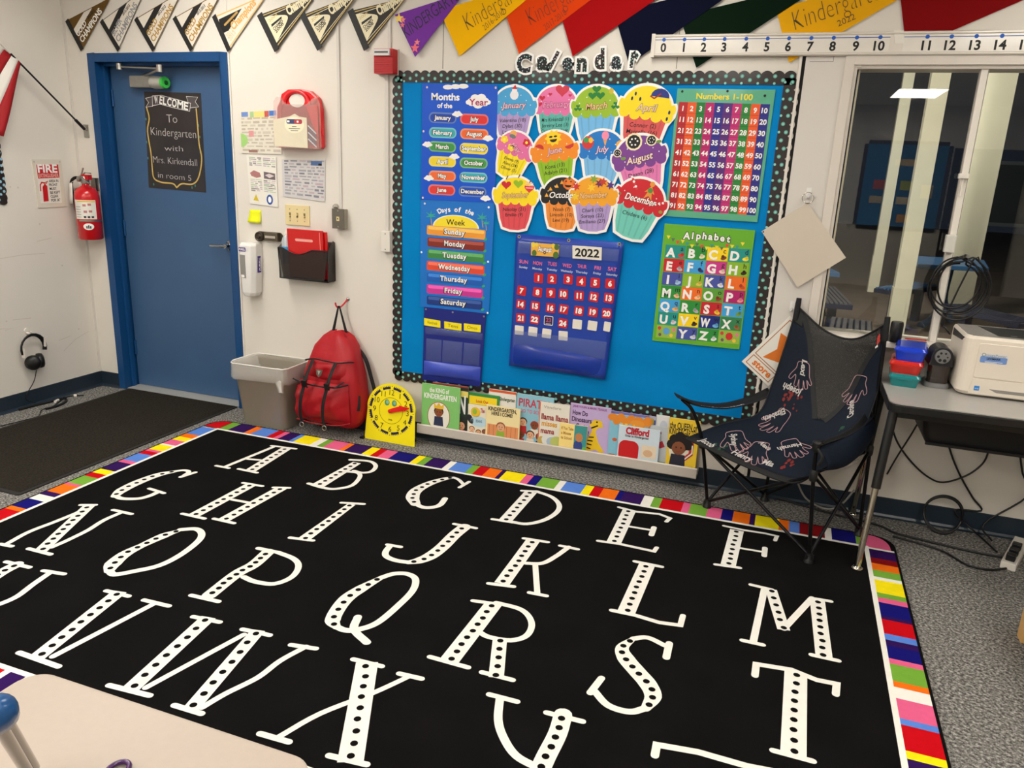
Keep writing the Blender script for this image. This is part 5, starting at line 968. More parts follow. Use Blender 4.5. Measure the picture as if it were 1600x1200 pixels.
# ---- alphabet chart
q = [(3.656,1.362),(4.093,1.357),(4.087,0.766),(3.648,0.761)]; mb = poster('a', q, D_, (104, 176, 48), '', '', glossy=0.8)
A_ = lerpq(q)
for i, ch in enumerate('Alphabet'):
    x, z = A_(.265+.066*i, .088-.012*math.sin(math.pi*(i+.5)/8)); mb.ctext(f_, ch, x, z, 0.034, K(30, 60, 20), 0.0008, bold=0.085, rot=-2); mb.ctext(f_, ch, x, z, 0.032, PW, 0.0012, bold=0.035, rot=-2)
bc = [(236, 214, 60), (90, 110, 90), (220, 70, 60), (230, 220, 70), (60, 150, 140)]
for i in range(16):
    u = .06+.055*i; v = .100+.052*math.sin(math.pi*(u-.03)/.94)+.01*(i % 3); x, z = A_(u, v); mb.poly(f_, [(x-.010, z+.006), (x+.010, z+.006), (x, z-.012)], K(*bc[i % 5]), 0.0006)
tea, gre, yel, red, sky, mag, lim, ind, ora, cri, nav = (20, 146, 138), (40, 142, 56), (248, 212, 10), (200, 26, 40), (60, 160, 222), (204, 50, 136), (140, 184, 40), (68, 82, 164), (240, 108, 24), (182, 18, 104), (20, 40, 126)
ac = [tea, gre, yel, tea, red, sky, mag, lim, ind, lim, ind, ora, gre, ora, (92, 158, 50), cri, sky, gre, red, sky, tea, yel, nav, (50, 128, 80), (150, 186, 70), ind, gre, (150, 186, 70)]
G = lerpq([(3.67,1.26),(4.085,1.267),(4.083,0.79),(3.663,0.78)])
pics = [(210, 50, 40), (236, 226, 190), (120, 60, 40), (246, 220, 40), (180, 180, 190), (40, 50, 110), (240, 210, 190), (60, 34, 24), (170, 200, 230), (230, 200, 90), (230, 230, 235), (200, 80, 40), (240, 190, 150), (250, 200, 150), (150, 60, 40), (240, 150, 160), (240, 180, 100), (180, 170, 180), (240, 200, 60), (120, 160, 60), (220, 210, 220), (60, 50, 40), (110, 180, 220), (160, 100, 50), 0, (220, 220, 230), (230, 230, 230), 0]
for k, ch in enumerate('ABCDEFGHIJKLMNOPQRSTUVWX YZ '):
    i, j = divmod(k, 4); mb.poly(f_, [G(j/4+.004, i/7+.003), G((j+1)/4-.004, i/7+.003), G((j+1)/4-.004, (i+1)/7-.003), G(j/4+.004, (i+1)/7-.003)], K(*ac[k]), 0.0004)
    if ch != ' ':
        mb.ctext(f_, ch, *G((j+.30)/4, (i+.56)/7), 0.042, PW, 0.0008, bold=0.045, rot=-2, maxw=0.048); mb.ctext(f_, ch.lower(), *G((j+.82)/4, (i+.25)/7), 0.024, I_black, 0.0008, bold=0.01)
        x, z = G((j+.80)/4, (i+.76)/7); c = K(*pics[k]); mb.oval(f_, x, z, .015, .009, c, 0.0008, 10, 0.4*math.sin(k)); mb.oval(f_, x+.006*math.cos(k*2), z+.007, .008, .008, K(*[max(0, v_-30) for v_ in pics[k]]), 0.0011, 8)
    else:
        for a, (r, c) in enumerate(((.018, (90, 160, 220) if j == 0 else (206, 40, 40)), (.009, (210, 60, 60)), (.009, (230, 120, 150)), (.009, (240, 200, 60)), (.008, (110, 80, 100)))): mb.oval(f_, *G((j+(.5, .15, .85, .75, .2)[a])/4, (i+(.45, .25, .3, .75, .75)[a])/7), r, r*1.1, K(*c), 0.0008, 9)
tag(mb.build('alphabet_chart', loc=(mid(q)[0], -D_, q[2][1])), 'green Alphabet chart with coloured letter squares at the lower right of the board', 'poster')
# ---- birthday cupcakes
def arcpts(cx, cy, rx, ry, a0, a1, n): return [(cx+rx*math.cos(math.radians(a0+(a1-a0)*i/n)), cy+ry*math.sin(math.radians(a0+(a1-a0)*i/n))) for i in range(n+1)]
def heart(s_): return [(s_*16*math.sin(t)**3/16, s_*(13*math.cos(t)-5*math.cos(2*t)-2*math.cos(3*t)-math.cos(4*t))/16) for t in [2*math.pi*i/18 for i in range(18)]]
frost = [(-.5, .10)]+arcpts(-.43, .16, .10, .14, 190, 130, 3)+arcpts(0, .16, .45, .37, 165, 15, 16)+arcpts(.43, .16, .10, .14, 50, -10, 3)+[(.5, .10)]
drip = []
for i in range(5): drip += arcpts(.40-.2*i, .03-.02*(i in (1, 3)), .10, .085, 0, -180, 6)[:-1]
frost = frost+drip+[(-.5, .03)]
cup = [(-.40, .0), (.40, .0), (.34, -.36), (.27, -.55), (.10, -.60), (-.10, -.60), (-.27, -.55), (-.34, -.36)]
outl = [(-.55, .06)]+arcpts(-.46, .17, .10, .17, 200, 130, 4)+arcpts(0, .16, .49, .42, 162, 18, 18)+arcpts(.46, .17, .10, .17, 50, -20, 4)+[(.55, .06), (.45, -.10), (.39, -.38), (.31, -.60), (.11, -.65), (-.11, -.65), (-.31, -.60), (-.39, -.38), (-.45, -.10)]
PK = (244, 190, 200)
def deco(mb, g, s_, kind):
    o_ = lambda x, y, rx, ry, c, z=0.0014, n=10, r=0: mb.oval(g, x*s_, y*s_*.87, rx*s_, ry*s_, K(*c), z, n, r)
    p_ = lambda pts, c, z=0.0014: mb.poly(g, [(x*s_, y*s_*.87) for x, y in pts], K(*c), z)
    sh = lambda pts, x, y: [(a+x, b+y) for a, b in pts]
    dots = [(-.35, .25), (-.2, .38), (-.1, .2), (.15, .42), (.28, .3), (.38, .2), (.05, .12), (-.28, .12), (.2, .12)]
    if kind in ('snow', 'clover', 'sun', 'ice', 'dec', 'flower', 'pumpkin', 'sunflower', 'love'):
        for x, y in dots: o_(x, y, .012, .012, (236, 236, 240), 0.0010, 6)
    if kind == 'snow': o_(0, .62, .12, .05, (244, 243, 240), .0005); o_(.0, .42, .10, .10, (236, 234, 238)); o_(0, .53, .06, .06, (240, 238, 240), .0016); p_([(-.06, .56), (.06, .56), (.01, .66)], (206, 30, 40), .0018)
    if kind == 'love':
        for x, y, r in ((.12, .52, .16), (-.33, .33, .07), (-.38, .18, .06), (-.15, .42, .045), (.3, .4, .04)): p_(sh(heart(r), x, y), (200, 26, 60), .0014)
    if kind == 'clover':
        for x, y, r in ((0, .46, .15), (-.38, .14, .07), (.40, .18, .08)):
            for a in (90, 210, 330): p_(sh(heart(r*.62), x+r*.62*math.cos(math.radians(a)), y+r*.62*math.sin(math.radians(a))), (30, 124, 50), .0014+a*1e-6)
        o_(.3, .5, .05, .06, (200, 180, 60))
    if kind == 'umbrella':
        p_(sh(arcpts(0, 0, .17, .17, 0, 180, 8), .2, .42), (30, 50, 130)); mb.stroke(g, [(.2*s_, .42*s_), (.1*s_, .33*s_), (.03*s_, .36*s_)], .012*s_*2, K(160, 30, 40), .0016)
        for x, y in ((-.25, .42), (-.15, .33), (-.3, .32), (.42, .15), (.4, .02)): o_(x, y, .02, .035, (20, 40, 90))
    if kind == 'flower':
        for x, y, c in ((.22, .42, (206, 30, 40)), (-.36, .28, (244, 214, 40)), (-.12, .14, (244, 214, 40))):
            for a in range(0, 360, 72): o_(x+.06*math.cos(math.radians(a)), y+.06*math.sin(math.radians(a)), .045, .045, c, .0014+a*1e-6, 8)
            o_(x, y, .035, .035, (250, 230, 90), .0019)
        o_(-.18, .52, .09, .08, (236, 170, 90)); o_(-.18, .44, .09, .05, (110, 120, 120), .0016)
    if kind == 'sun':
        p_([(0+(.19 if i % 2 else .14)*math.cos(math.pi*i/9), .47+(.19 if i % 2 else .14)*math.sin(math.pi*i/9)) for i in range(18)], (250, 210, 30)); p_(sh(arcpts(0, 0, .08, .07, 180, 360, 6), 0, .44), (40, 24, 20), .0017); o_(-.05, .5, .04, .02, (30, 30, 40), .0017); o_(.05, .5, .04, .02, (30, 30, 40), .0017)
        for x, r in ((-.32, 2.7), (.33, .3)): p_(sh([(a*math.cos(r)-b*math.sin(r), a*math.sin(r)+b*math.cos(r)) for a, b in arcpts(0, 0, .10, .09, 180, 360, 7)], x, .27), (206, 50, 50), .0016)
        for x in (-.28, .28): mb.ctext(g, 'w', x*s_, .53*s_, .05*s_, K(70, 50, 120), .0016)
    if kind == 'ice':
        p_([(.0, .44), (.10, .44), (.06, .24)], (220, 160, 90)); o_(.05, .5, .08, .09, (240, 140, 170), .0016); o_(-.32, .32, .13, .14, (210, 50, 50)); o_(-.36, .38, .06, .06, (60, 160, 90), .0016); o_(-.26, .38, .05, .06, (240, 190, 60), .0016); o_(.40, .3, .11, .09, (240, 170, 60)); o_(.42, .32, .06, .05, (236, 226, 180), .0016)
    if kind == 'sunflower':
        for x, y, r in ((-.06, .5, .14), (.27, .46, .09), (-.40, .34, .07)):
            o_(x, y, r*1.15, r*1.15, (240, 226, 190), .0012, 12); o_(x, y, r*.9, r*.9, (24, 18, 20), .0015, 12)
            for a in range(6): o_(x+r*.5*math.cos(a), y+r*.5*math.sin(a), r*.13, r*.13, (240, 236, 230), .0018, 6)
        for x, y in ((-.3, .2), (.4, .4)): o_(x, y, .05, .03, (110, 150, 60))
    if kind == 'apples':
        for x, y, c in ((-.22, .42, (204, 24, 44)), (.06, .46, (150, 190, 30)), (.32, .36, (226, 50, 60))): p_(sh(heart(.115), x, y), c); mb.stroke(g, [(x*s_, (y+.07)*s_), ((x+.03)*s_, (y+.13)*s_)], .012*s_*2, K(110, 70, 30), .0016)
        for k in range(3): mb.stroke(g, [(.24*s_, (.32+.05*k)*s_), (.40*s_, (.32+.05*k)*s_)], .02*s_, K(246, 200, 190), .0017)
    if kind == 'pumpkin':
        o_(.12, .46, .15, .13, (226, 110, 30)); o_(.12, .46, .07, .13, (240, 130, 40), .0016); p_([(.02, .5), (.07, .5), (.05, .55)], (30, 20, 20), .0018); p_([(.13, .5), (.18, .5), (.16, .55)], (30, 20, 20), .0018); p_(sh(arcpts(0, 0, .08, .06, 180, 360, 6), .1, .43), (30, 20, 20), .0018); o_(.12, .6, .03, .04, (80, 110, 40), .0018)
        for x, y in ((-.3, .3), (-.16, .38), (-.05, .48), (-.38, .14)): p_([(x-.04, y-.04), (x+.05, y-.03), (x+.0, y+.06)], (240, 170, 50)); 
    if kind == 'leaves':
        for x, y, c in ((-.38, .38, (206, 50, 50)), (.36, .42, (80, 40, 130)), (.12, .46, (110, 40, 90)), (-.4, .14, (240, 200, 40)), (-.05, .36, (246, 200, 50)), (0, .56, (130, 160, 50)), (.2, .5, (200, 60, 40))): mb_star(mb, g, x*s_, y*s_*.87, .10*s_, K(*c), .0014+x*1e-5)
    if kind == 'dec':
        o_(.12, .56, .05, .05, (226, 150, 60)); p_([(.02, .36), (.12, .52), (.22, .36), (.16, .38), (.2, .22), (.12, .3), (.04, .22), (.08, .38)], (226, 150, 60), .0016); o_(.12, .42, .05, .05, (80, 140, 60), .0018)
        for a, b in (((-.3, .5), (-.14, .32)), ((.3, .16), (.46, .24))):
            for k in range(6): mb.oval(g, (a[0]+(b[0]-a[0])*k/5)*s_, (a[1]+(b[1]-a[1])*k/5)*s_, .025*s_, .025*s_, K(*((240, 238, 236), (206, 60, 60))[k % 2]), .0015+k*1e-5, 7)
        o_(-.42, .16, .03, .03, (150, 110, 60)); o_(.44, .06, .04, .03, (150, 150, 60))
mb_star = lambda mb, g, x, y, r, mt, z: mb.poly(g, [(x+(r if i % 2 == 0 else r*0.45)*math.cos(.3+math.pi*i/6), y+(r if i % 2 == 0 else r*0.45)*math.sin(.3+math.pi*i/6)) for i in range(12)], mt, z)
cakes = [
 ('January', (2.828,1.871), .238, -1, 0.0150, (70, 162, 216), (178, 152, 206), PK, 'snow', ['Valentina (18)', 'Dylan (30)', 'Laura (26)'], 'blue-topped January cupcake with a snowman'),
 ('February', (3.057,1.879), .232, 0, 0.0135, (226, 112, 166), (92, 182, 170), (240, 150, 190), 'love', ['Mrs Kirkendall (1)', 'Jeremy Lee (3)', 'Carl (18) Madison', 'Hazel (27) Jaylynn'], 'pink-topped February cupcake with hearts'),
 ('March', (3.266,1.872), .246, 2, 0.0155, (150, 186, 40), (112, 182, 232), (236, 190, 140), 'clover', [], 'green-topped March cupcake with clovers'),
 ('April', (3.513,1.865), .268, -7, 0.0170, (244, 216, 20), (214, 84, 84), (236, 200, 170), 'umbrella', ['Connor (2)', 'Marcella (16)'], 'yellow-topped April cupcake with an umbrella'),
 ('May', (2.842,1.668), .208, -18, 0.0190, (228, 112, 166), (246, 222, 20), (246, 170, 190), 'flower', ['Emma (9)', 'Alex (24)', 'Oliver (5)'], 'pink-topped May cupcake with flowers on a yellow base'),
 ('June', (3.066,1.654), .246, 8, 0.0205, (240, 140, 28), (142, 190, 30), PK, 'sun', ['Kona (13)', 'Adalyn (21)'], 'orange-topped June cupcake with a sun on a green base'),
 ('July', (3.311,1.67), .236, 0, 0.0190, (20, 118, 200), (122, 186, 232), (244, 200, 216), 'ice', [], 'blue-topped July cupcake with an ice cream cone'),
 ('August', (3.51,1.639), .262, 13, 0.0210, (122, 62, 144), (226, 122, 180), (248, 220, 200), 'sunflower', ['Deann (28)'], 'purple-topped August cupcake with dotted sunflowers'),
 ('September', (2.86,1.423), .240, 0, 0.0230, (250, 220, 20), (226, 74, 84), (240, 190, 120), 'apples', ['Nikolay (21)', 'Emilio (9)'], 'yellow-topped September cupcake with apples'),
 ('October', (3.122,1.437), .236, -1, 0.0235, (22, 20, 22), (240, 142, 52), (246, 244, 240), 'pumpkin', ['Noah (7)', 'Lincoln (10)', 'Levi (19)'], 'black-topped October cupcake with a pumpkin'),
 ('November', (3.285,1.443), .240, 2, 0.0250, (240, 164, 30), (178, 152, 206), (246, 196, 140), 'leaves', ['Charli (10)', 'Soraya (23)', 'Emiliano (27)'], 'orange-topped November cupcake with autumn leaves'),
 ('December', (3.517,1.433), .262, -15, 0.0240, (204, 26, 40), (112, 202, 186), (250, 246, 240), 'dec', ['Chidera (6)'], 'red-topped December cupcake with a gingerbread man')]
for nm_, (x, z), s_, rt, d, fc_, uc, tc_, kd, lines, lb in cakes:
    g = tilted(x, z, rt, d); mb = MB(); P = lambda pts: [(a*s_, b*s_) for a, b in pts]
    mb.prism(g, P(outl), -0.0012, 0, PW); mb.poly(g, P(cup), K(*uc), 0.0003)
    for k in range(5): a = -.28+.14*k; mb.stroke(g, P([(a*1.1, -.06), (a*.82, -.56)]), .016*s_*2, K(*[max(0, int(c*0.93)) for c in uc]), 0.0005, cap=False)
    mb.poly(g, P(frost), K(*fc_), 0.0008)
    deco(mb, g, s_, kd)
    w_ = min(.62, .105*len(nm_)); ang = -22 if nm_ == 'May' else 4
    yy = .16 if kd not in ('sunflower',) else .12
    mb.ctext(g, nm_, 0, yy*s_, .125*s_, K(*[int(c*.55) for c in fc_]), .0024, bold=0.05, maxw=w_*s_*1.03, shear=0.25, rot=ang); mb.ctext(g, nm_, 0, yy*s_, .125*s_, K(*tc_), .0028, bold=0.015, maxw=w_*s_, shear=0.25, rot=ang)
    for k, t in enumerate(lines): mb.ctext(g, t, -.01*s_, (-.15-.118*k)*s_, .076*s_, I_black, .0012, bold=0.004, maxw=min(.62, .05*len(t))*s_, shear=0.1, rot=4)
    tag(mb.build('cupcake_cutout', loc=(x, -d, z-.6*s_)), lb+' on the display board', 'cutout', 'birthday cupcake cutouts')
# ---- the word Calendar in cut-out letters
def inside(pt, tris):
    for a, b, c in tris:
        d1 = (pt[0]-b[0])*(a[1]-b[1])-(a[0]-b[0])*(pt[1]-b[1]); d2 = (pt[0]-c[0])*(b[1]-c[1])-(b[0]-c[0])*(pt[1]-c[1]); d3 = (pt[0]-a[0])*(c[1]-a[1])-(c[0]-a[0])*(pt[1]-a[1])
        if not ((d1 < 0 or d2 < 0 or d3 < 0) and (d1 > 0 or d2 > 0 or d3 > 0)): return True
    return False
cl = [('C', [(2.835,2.064),(2.913,2.155)], -6), ('a', [(2.943,2.076),(3.005,2.142)], 2), ('l', [(3.022,2.074),(3.04,2.169)], -28), ('e', [(3.076,2.075),(3.131,2.136)], 3), ('n', [(3.151,2.069),(3.203,2.133)], 0), ('d', [(3.241,2.08),(3.29,2.177)], 4), ('a', [(3.326,2.08),(3.376,2.141)], -3), ('r', [(3.418,2.087),(3.456,2.157)], -4)]
for k, (ch, (a, b), rt) in enumerate(cl):
    x0, z0, x1, z1 = a[0], a[1], b[0], b[1]; g = tilted((x0+x1)/2, (z0+z1)/2, rt, 0.013); hw, hh = (x1-x0)/2, (z1-z0)/2; mb = MB()
    vs, fs, _, _ = glyphs(ch, 0.055, 0, 1.0); xs_ = [v[0] for v in vs]; ys_ = [v[1] for v in vs]; mx = lambda v: (-hw+(v[0]-min(xs_))/(max(xs_)-min(xs_))*2*hw, -hh+(v[1]-min(ys_))/(max(ys_)-min(ys_))*2*hh)
    vw, fw_, _, _ = glyphs(ch, 0.105, 0, 1.0); wx = [v[0] for v in vw]; wy = [v[1] for v in vw]; e = 0.010
    my = lambda v: (-hw-e+(v[0]-min(wx))/(max(wx)-min(wx))*2*(hw+e), -hh-e+(v[1]-min(wy))/(max(wy)-min(wy))*2*(hh+e))
    for zz in (0.0, 0.002): mb.add([g.p(*my(v), zz) for v in vw], [f if zz else f[::-1] for f in fw_], PW)
    P2 = [mx(v) for v in vs]; mb.add([g.p(*p, 0.0024) for p in P2], fs, ink(*((20, 22, 34), (24, 26, 22), (40, 22, 22))[k % 3]))
    tris = [(P2[f[0]], P2[f[i]], P2[f[i+1]]) for f in fs for i in range(1, len(f)-1)]; r = random.Random(k); n = 0; pts_ = []
    for _ in range(400):
        p = (r.uniform(-hw, hw), r.uniform(-hh, hh))
        if n < 14 and inside(p, tris) and all(math.dist(p, o_) > 0.011 for o_ in pts_): mb.oval(g, p[0], p[1], .0032, .0032, ink(*((200, 205, 215), (140, 190, 180))[n % 2]), 0.0027, 6); pts_.append(p); n += 1
    tag(mb.build('cutout_letter', loc=(g.o.x, -0.013, z0)), 'polka dot cutout letter %s of the word Calendar%s' % (ch, {1: ', the one right after C', 6: ', the one before r'}.get(k, '')), 'letter', 'letters of the word Calendar')

# ================================================================ floor things along the back wall
# ---- waste bin with a clear liner
wbn = thing('waste_bin', (1.36, -0.155, 0), 'grey plastic waste bin with a clear liner between the door and the red backpack', 'waste bin')
M_bin = mat('bin_grey', (146, 138, 124), rough=0.45, var=0.05, scale=12, coat=0.1)
def rrz(x0, y0, x1, y1, r, z, n=4): return [Vector((a, b, z)) for a, b in rr(x0, y0, x1, y1, r, n)]
mb = MB(); mb.loft([rrz(1.215, -0.245, 1.515, -0.055, .035, 0.0), rrz(1.208, -0.252, 1.521, -0.048, .035, 0.02), rrz(1.178, -0.292, 1.545, -0.022, .045, 0.375), rrz(1.170, -0.298, 1.552, -0.016, .048, 0.380), rrz(1.170, -0.298, 1.552, -0.016, .048, 0.392),
    rrz(1.184, -0.286, 1.540, -0.028, .042, 0.392), rrz(1.186, -0.284, 1.538, -0.030, .042, 0.37), rrz(1.225, -0.235, 1.505, -0.065, .03, 0.012)], M_bin, cap1=True); mb.build('tub', wbn)
M_liner = mat('liner_film', (232, 228, 220), rough=0.25, alpha=0.50, var=0.04, bump=0.5, bscale=18, coat=0.3)
mb = MB(); rnd = random.Random(3)
def skirt(z, e, wob):
    o = []; ring = rrz(1.166-e, -0.302-e, 1.556+e, -0.012+e*0.3, .05, z, 8)
    for i, p in enumerate(ring): t = i/len(ring)*2*math.pi; p.z += wob*math.sin(3*t+1)+wob*0.6*math.sin(7*t); k = 1+0.004*math.sin(11*t); o.append(Vector(((p.x-1.36)*k+1.36, (p.y+.155)*k-.155, p.z)))
    return o
mb.loft([skirt(0.300, -0.004, 0.010), skirt(0.318, 0.004, 0.008), skirt(0.36, 0.002, 0.003), skirt(0.397, 0.002, 0.002)], M_liner, cap0=False, cap1=False)
mb.loft([skirt(0.397, 0.002, 0.002), skirt(0.388, -0.020, 0.003), skirt(0.30, -0.034, 0.01), skirt(0.16, -0.045, 0.01)], M_liner, cap0=False, cap1=False)
mb.tube(skirt(0.398, 0.001, 0.002), 0.004, mat('liner_rim', (238, 235, 228), rough=0.3), n=6, closed=True)
lin_ = mb.build('liner', wbn, label='translucent plastic liner')
mb = MB(); mb.loft([[Vector((1.50, -0.304, 0.318)), Vector((1.53, -0.300, 0.335)), Vector((1.55, -0.286, 0.32))], [Vector((1.525, -0.318, 0.285)), Vector((1.545, -0.315, 0.292)), Vector((1.556, -0.30, 0.280))], [Vector((1.535, -0.322, 0.262)), Vector((1.552, -0.318, 0.266)), Vector((1.562, -0.306, 0.258))]], M_liner); mb.build('liner_knot', lin_)
# ---- red hook and the backpack hanging from it
hk = MB(); hx_, hz_ = 1.808, 0.790
M_hook = mat('hook_red', (210, 28, 40), rough=0.35); hk.tube(smooth([(hx_+0.01, -0.004, hz_+0.012), (hx_-0.002, -0.02, hz_-0.012), (hx_-0.012, -0.045, hz_-0.030), (hx_-0.022, -0.058, hz_-0.034), (hx_-0.032, -0.064, hz_-0.020), (hx_-0.034, -0.066, hz_-0.004)], 4), 0.005, M_hook)
hk.lathe((hx_+0.012, 0, hz_+0.012), (0, -1, 0), [(0.012, 0), (0.010, 0.006), (0.004, 0.008)], M_steel, n=10)
tag(hk.build('coat_hook', loc=(hx_, 0, hz_-0.03)), 'small red hook on the wall holding the backpack loop', 'hook')
bp = thing('backpack', (1.80, -0.13, 0.055), 'red backpack with black straps hanging from a wall hook', 'backpack')
M_bp = mat('nylon_red', (172, 12, 26), rough=0.5, var=0.16, scale=14, bump=0.9, bscale=16); M_bpd = mat('nylon_red_dark', (150, 10, 22), rough=0.5, var=0.12, scale=14, bump=0.4, bscale=30); M_strap = mat('webbing_black', (20, 20, 21), rough=0.7, var=0.2, scale=80)
def lobe(cx, cy, wx, wy, z, n=36, e=3.4, sk=0.0):
    o = []
    for i in range(n):
        t = 2*math.pi*i/n; c, s_ = math.cos(t), math.sin(t); f_ = (abs(c)**e+abs(s_)**e)**(-1/e)
        o.append(Vector((cx+wx*c*f_+sk*s_*f_*wy, cy+wy*s_*f_+0.006*math.sin(5*t+z*30)+0.003*math.sin(11*t-z*55), z+0.008*math.sin(3*t+z*9))))
    return o
secs = [(1.795, -.105, .10, .05, .055), (1.795, -.115, .185, .10, .075), (1.795, -.118, .208, .112, .13), (1.795, -.118, .208, .112, .22), (1.796, -.116, .196, .110, .30), (1.797, -.112, .180, .102, .38), (1.798, -.104, .160, .090, .46), (1.798, -.092, .135, .072, .535), (1.797, -.078, .095, .052, .585), (1.797, -.070, .055, .030, .612), (1.797, -.068, .02, .01, .618)]
mb = MB(); mb.loft([lobe(*s_) for s_ in secs], M_bp); mb.build('main_body', bp, merge=True)
# upper front panel and the lower front pocket
def patch(x0, x1, z0, z1, d0, bulge, mt, nm_, lb=None, taper=0.0, n=14):
    mb = MB()
    def fn(u, v):
        z = z0+(z1-z0)*v; w_ = (x1-x0)*(1-taper*v); x = (x0+x1)/2+(u-.5)*w_
        k = (max(0, 1-abs(2*u-1)**3.5))*(max(0, 1-abs(2*v-1)**3.5)); wr_ = (0.004*math.sin(x*60+z*40)+0.005*math.sin(x*38-z*70+2))*k
        return (x, -d0-bulge*k-wr_-(0.25-(z))*0.02, z)
    mb.sheet(fn, n, n, mt); o = mb.build(nm_, bp); 
    if lb: o['label'] = lb
    return o
up_p = patch(1.640, 1.950, .335, .470, .185, .050, M_bp, 'upper_pocket', taper=.22)
patch(1.605, 1.960, .105, .335, .222, .066, M_bp, 'lower_pocket', taper=.08)
patch(1.60, 1.66, .09, .30, .225, .05, M_bpd, 'side_pouch'); 
mb = MB()   # flap seam and zips
mb.tube(smooth([(1.655, -.215, .455), (1.72, -.222, .472), (1.80, -.225, .468), (1.88, -.215, .462), (1.935, -.19, .470), (1.95, -.15, .46)], 4), .0045, M_strap, n=6)
mb.tube(smooth([(1.60, -.262, .345), (1.68, -.285, .335), (1.80, -.292, .330), (1.90, -.285, .335), (1.965, -.25, .35)], 4), .005, M_strap, n=6)
mb.tube(smooth([(1.62, -.268, .10), (1.75, -.282, .095), (1.90, -.272, .10), (1.965, -.235, .11)], 4), .004, M_bpd, n=6)
mb.tube(smooth([(1.945, -.15, .43), (1.975, -.155, .36), (1.99, -.16, .25), (1.996, -.165, .17)], 4), .004, M_strap, n=6); mb.build('zip', bp)
def ribbon(pts, w_, mt, nm_, n=5):
    mb = MB(); q = smooth(pts, n); mb.tube(q, w_/2, mt, n=8, flatk=0.22) if False else mb.loft([[Vector(p)+Vector((w_/2*math.cos(a), -0.0022*math.sin(a)*1.0, 0)) for a in [2*math.pi*k/8 for k in range(8)]] for p in q], mt); return mb.build(nm_, bp)
for x in (1.715, 1.868):
    fs_ = ribbon([(x, -.225, .465), (x, -.262, .425), (x-.002, -.300, .370), (x-.004, -.308, .330)], .022, M_strap, 'front_strap')
    ribbon([(x-.006, -.316, .325), (x-.022, -.330, .24), (x-.03, -.325, .15), (x-.02, -.318, .10)], .022, M_strap, 'front_strap')
    mb = MB(); mb.slab(Fr((x-.016, -.312, .325), (1, 0, 0), (0, -.25, 1)), 0, 0, .032, .042, 0, .010, M_black); mb.build('buckle', fs_, bevel=.003)
    mb = MB(); mb.tube([(x-.022+.014*math.cos(t), -.325, .093+.014*math.sin(t)) for t in [2*math.pi*k/12 for k in range(12)]], .0025, M_steel, n=6, closed=True); mb.build('ring', fs_)
mb = MB(); bf = Fr((1.785, -.268, .405), (1, 0, 0), (0, .25, 1)); mb.prism(bf, [(-.022, .018), (.022, .018), (.016, -.012), (0, -.026), (-.016, -.012)], 0, .004, mat('badge', (96, 88, 80), rough=.35, metal=.4)); mb.prism(bf, [(-.010, .012), (.010, .012), (0, -.012)], .004, .0055, M_steel); mb.build('badge', up_p, label='small metal badge')
for a, b in (((1.655, -.23, .36), (1.70, -.265, .30)), ((1.93, -.24, .36), (1.90, -.30, .33))): ribbon([a, ((a[0]+b[0])/2, (a[1]+b[1])/2-.012, (a[2]+b[2])/2), b], .016, M_strap, 'side_strap')
mb = MB(); mb.loft([[Vector(p)+Vector((0.0, .012*math.sin(t), .012*math.cos(t)*0.3))+Vector((.010*math.cos(t), 0, 0)) for t in [2*math.pi*k/8 for k in range(8)]] for p in smooth([(1.895, -.045, .54), (1.965, -.05, .46), (2.005, -.05, .34), (2.03, -.045, .24), (2.04, -.04, .17)], 5)], M_strap); mb.build('shoulder_strap', bp)
ribbon([(1.985, -.175, .27), (1.992, -.185, .22), (1.988, -.19, .18)], .03, M_strap, 'side_buckle')
mb = MB()
for a, b in (((1.755, -.07, .600), (1.792, -.062, .768)), ((1.848, -.062, .590), (1.797, -.060, .768))): mb.loft([[Vector(a)+(Vector(b)-Vector(a))*k+Vector((.011*(1-.5*k)*math.cos(t), .003*math.sin(t), 0)) for t in [2*math.pi*q/8 for q in range(8)]] for k in (0, .5, 1)], M_strap)
mb.build('hanging_loop', bp)
